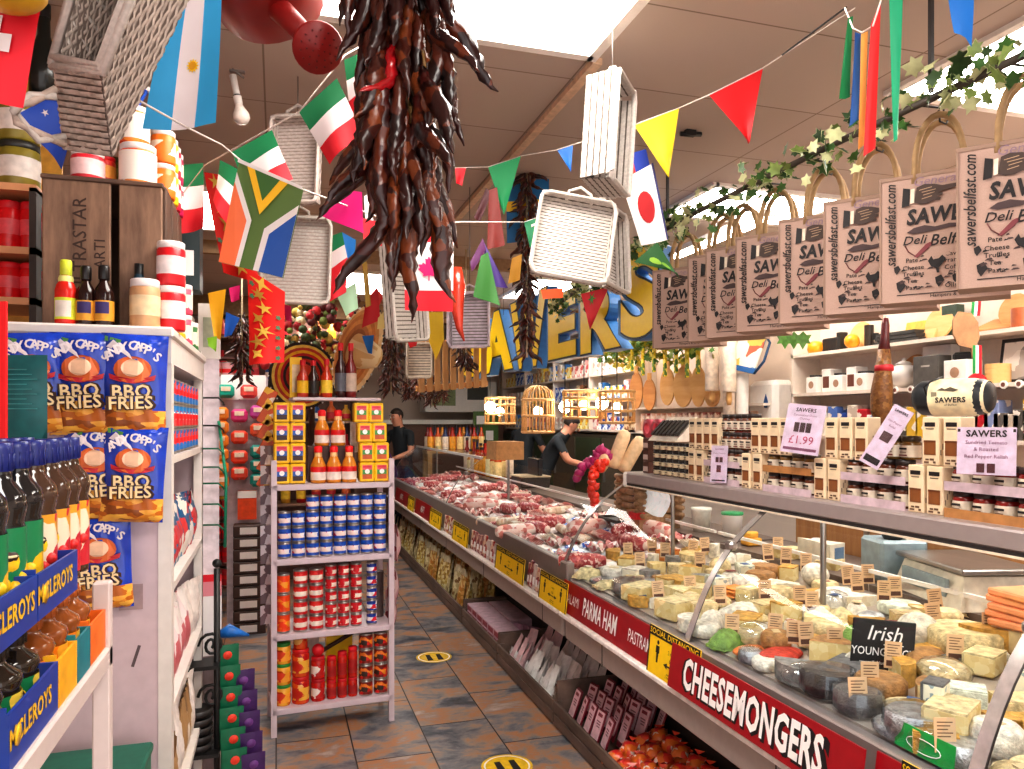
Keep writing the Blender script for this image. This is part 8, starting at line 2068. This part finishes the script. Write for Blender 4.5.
def clothf(neck_z, sleeve_pts, belt=.9):
    def f(c):
        if c.z < .06: return 3
        if c.z < belt: return 2
        for p, r in sleeve_pts:
            if (c - V(p)).length < r: return 0
        return 1
    return f
# staff: local +Y is where the figure faces
# leaning man
J = dict(pelvis=(0, 0, .94), waist=(0, .06, 1.1), chest=(0, .2, 1.32), neck=(0, .29, 1.45), head=(0, .36, 1.54), crown=(0, .38, 1.62), sl=(-.18, .2, 1.38), el=(-.24, .3, 1.12), wl=(-.2, .55, 1.06), sr=(.18, .2, 1.38), er=(.26, .32, 1.14), wr=(.22, .56, 1.08), **LEGS)
base = PX(541, 440, 3.0)
Mx = tr(base.x, base.y, 0)
hd = ((0, .365, 1.555), .1, (0, .8, -.5))
def cl1(c):
    if c.z < .06: return 3
    if c.z < .92 and abs(c.x) < .3: return 2
    if c.z > 1.44 and c.y > .24 and abs(c.x) < .11: return 0
    if abs(c.x) > .17 and (c.z < 1.24): return 0
    return 1
figure('man in black T-shirt leaning over his work behind the counter beneath the cage lamps', Mx @ rz(-1.95), J, EB, RD, cl1, hd, [((-.2, .55, 1.06), (-.18, .65, 1.04), (0, 0, 1)), ((.22, .56, 1.08), (.2, .66, 1.05), (0, 0, 1))], None)
J2 = dict(pelvis=(0, 0, .94), waist=(0, .02, 1.12), chest=(0, .06, 1.36), neck=(0, .1, 1.52), head=(0, .15, 1.64), crown=(0, .16, 1.73), sl=(-.19, .06, 1.44), el=(-.25, .12, 1.17), wl=(-.2, .38, 1.1), sr=(.19, .06, 1.44), er=(.26, .16, 1.18), wr=(.22, .42, 1.12), **LEGS)
def cl2(c):
    if c.z < .06: return 3
    if c.z < .92 and abs(c.x) < .3: return 2
    if c.z > 1.52 and abs(c.x) < .12: return 0
    if abs(c.x) > .17 and c.z < 1.27: return 0
    return 1
b2 = PX(522, 440, 3.15)
figure('person in dark T-shirt with head hidden behind the tall cage lamp', tr(b2.x, b2.y, 0) @ rz(-1.0), J2, EB, RD, cl2, ((0, .15, 1.66), .1, (0, 1, -.2)), [((-.2, .38, 1.1), (-.18, .48, 1.07), (0, 0, 1)), ((.22, .42, 1.12), (.2, .52, 1.08), (0, 0, 1))], None)
b3 = P(404, 440, 10.6)
figure('far customer in black top holding a blue box at the counter end', tr(b3.x, b3.y, 0) @ rz(2.2), J2, EB, RD, cl2, ((0, .15, 1.66), .1, (0, 1, -.2)), [((-.2, .38, 1.1), (-.18, .48, 1.07), (0, 0, 1)), ((.22, .42, 1.12), (.2, .52, 1.08), (0, 0, 1))], None)
q = tr(b3.x, b3.y, 0) @ rz(2.2) @ V((0, .52, 1.08))
t = thing('blue_box', 'blue box with pale lid held by the far customer', 'box', tr(q))
ob('body', MB().box((0, 0, 0), (.3, .22, .18), mat('#1c6ab8', .4), None, .02), t); ob('lid', MB().box((0, 0, .1), (.31, .23, .03), mat('#9ad0a8', .4), None, .01), t)
q = tr(b3.x, b3.y, 0) @ V((-.28, -.5, .9))
single('purple_bag', MB().sph(.14, (0, 0, 0), mat('#5a2a6a', .5), 12, 8, (.8, .8, 1.2)).tube([(-.06, 0, .15), (0, 0, .3), (.06, 0, .15)], .01, PURPLE, 6), 'purple shopping bag hanging beside the far customer', 'bag', tr(q))

# ================================================================== WORLD + VIEW
W = bpy.data.worlds.new('daylight'); SC.world = W; W.use_nodes = True
bg = W.node_tree.nodes['Background']; bg.inputs['Color'].default_value = (1.0, .92, .9, 1); bg.inputs['Strength'].default_value = 1.6
SC.view_settings.view_transform = 'Standard'; SC.view_settings.look = 'None'; SC.view_settings.exposure = .42; SC.view_settings.gamma = .88
dup_ = {k: len(v) for k, v in LAB.items() if len(v) > 1}
if dup_: print('DUPLICATE LABELS', dup_)
for k in LAB:
    n = len(k.split())
    if n > 16 or n < 4: print('LABEL LENGTH', n, k)
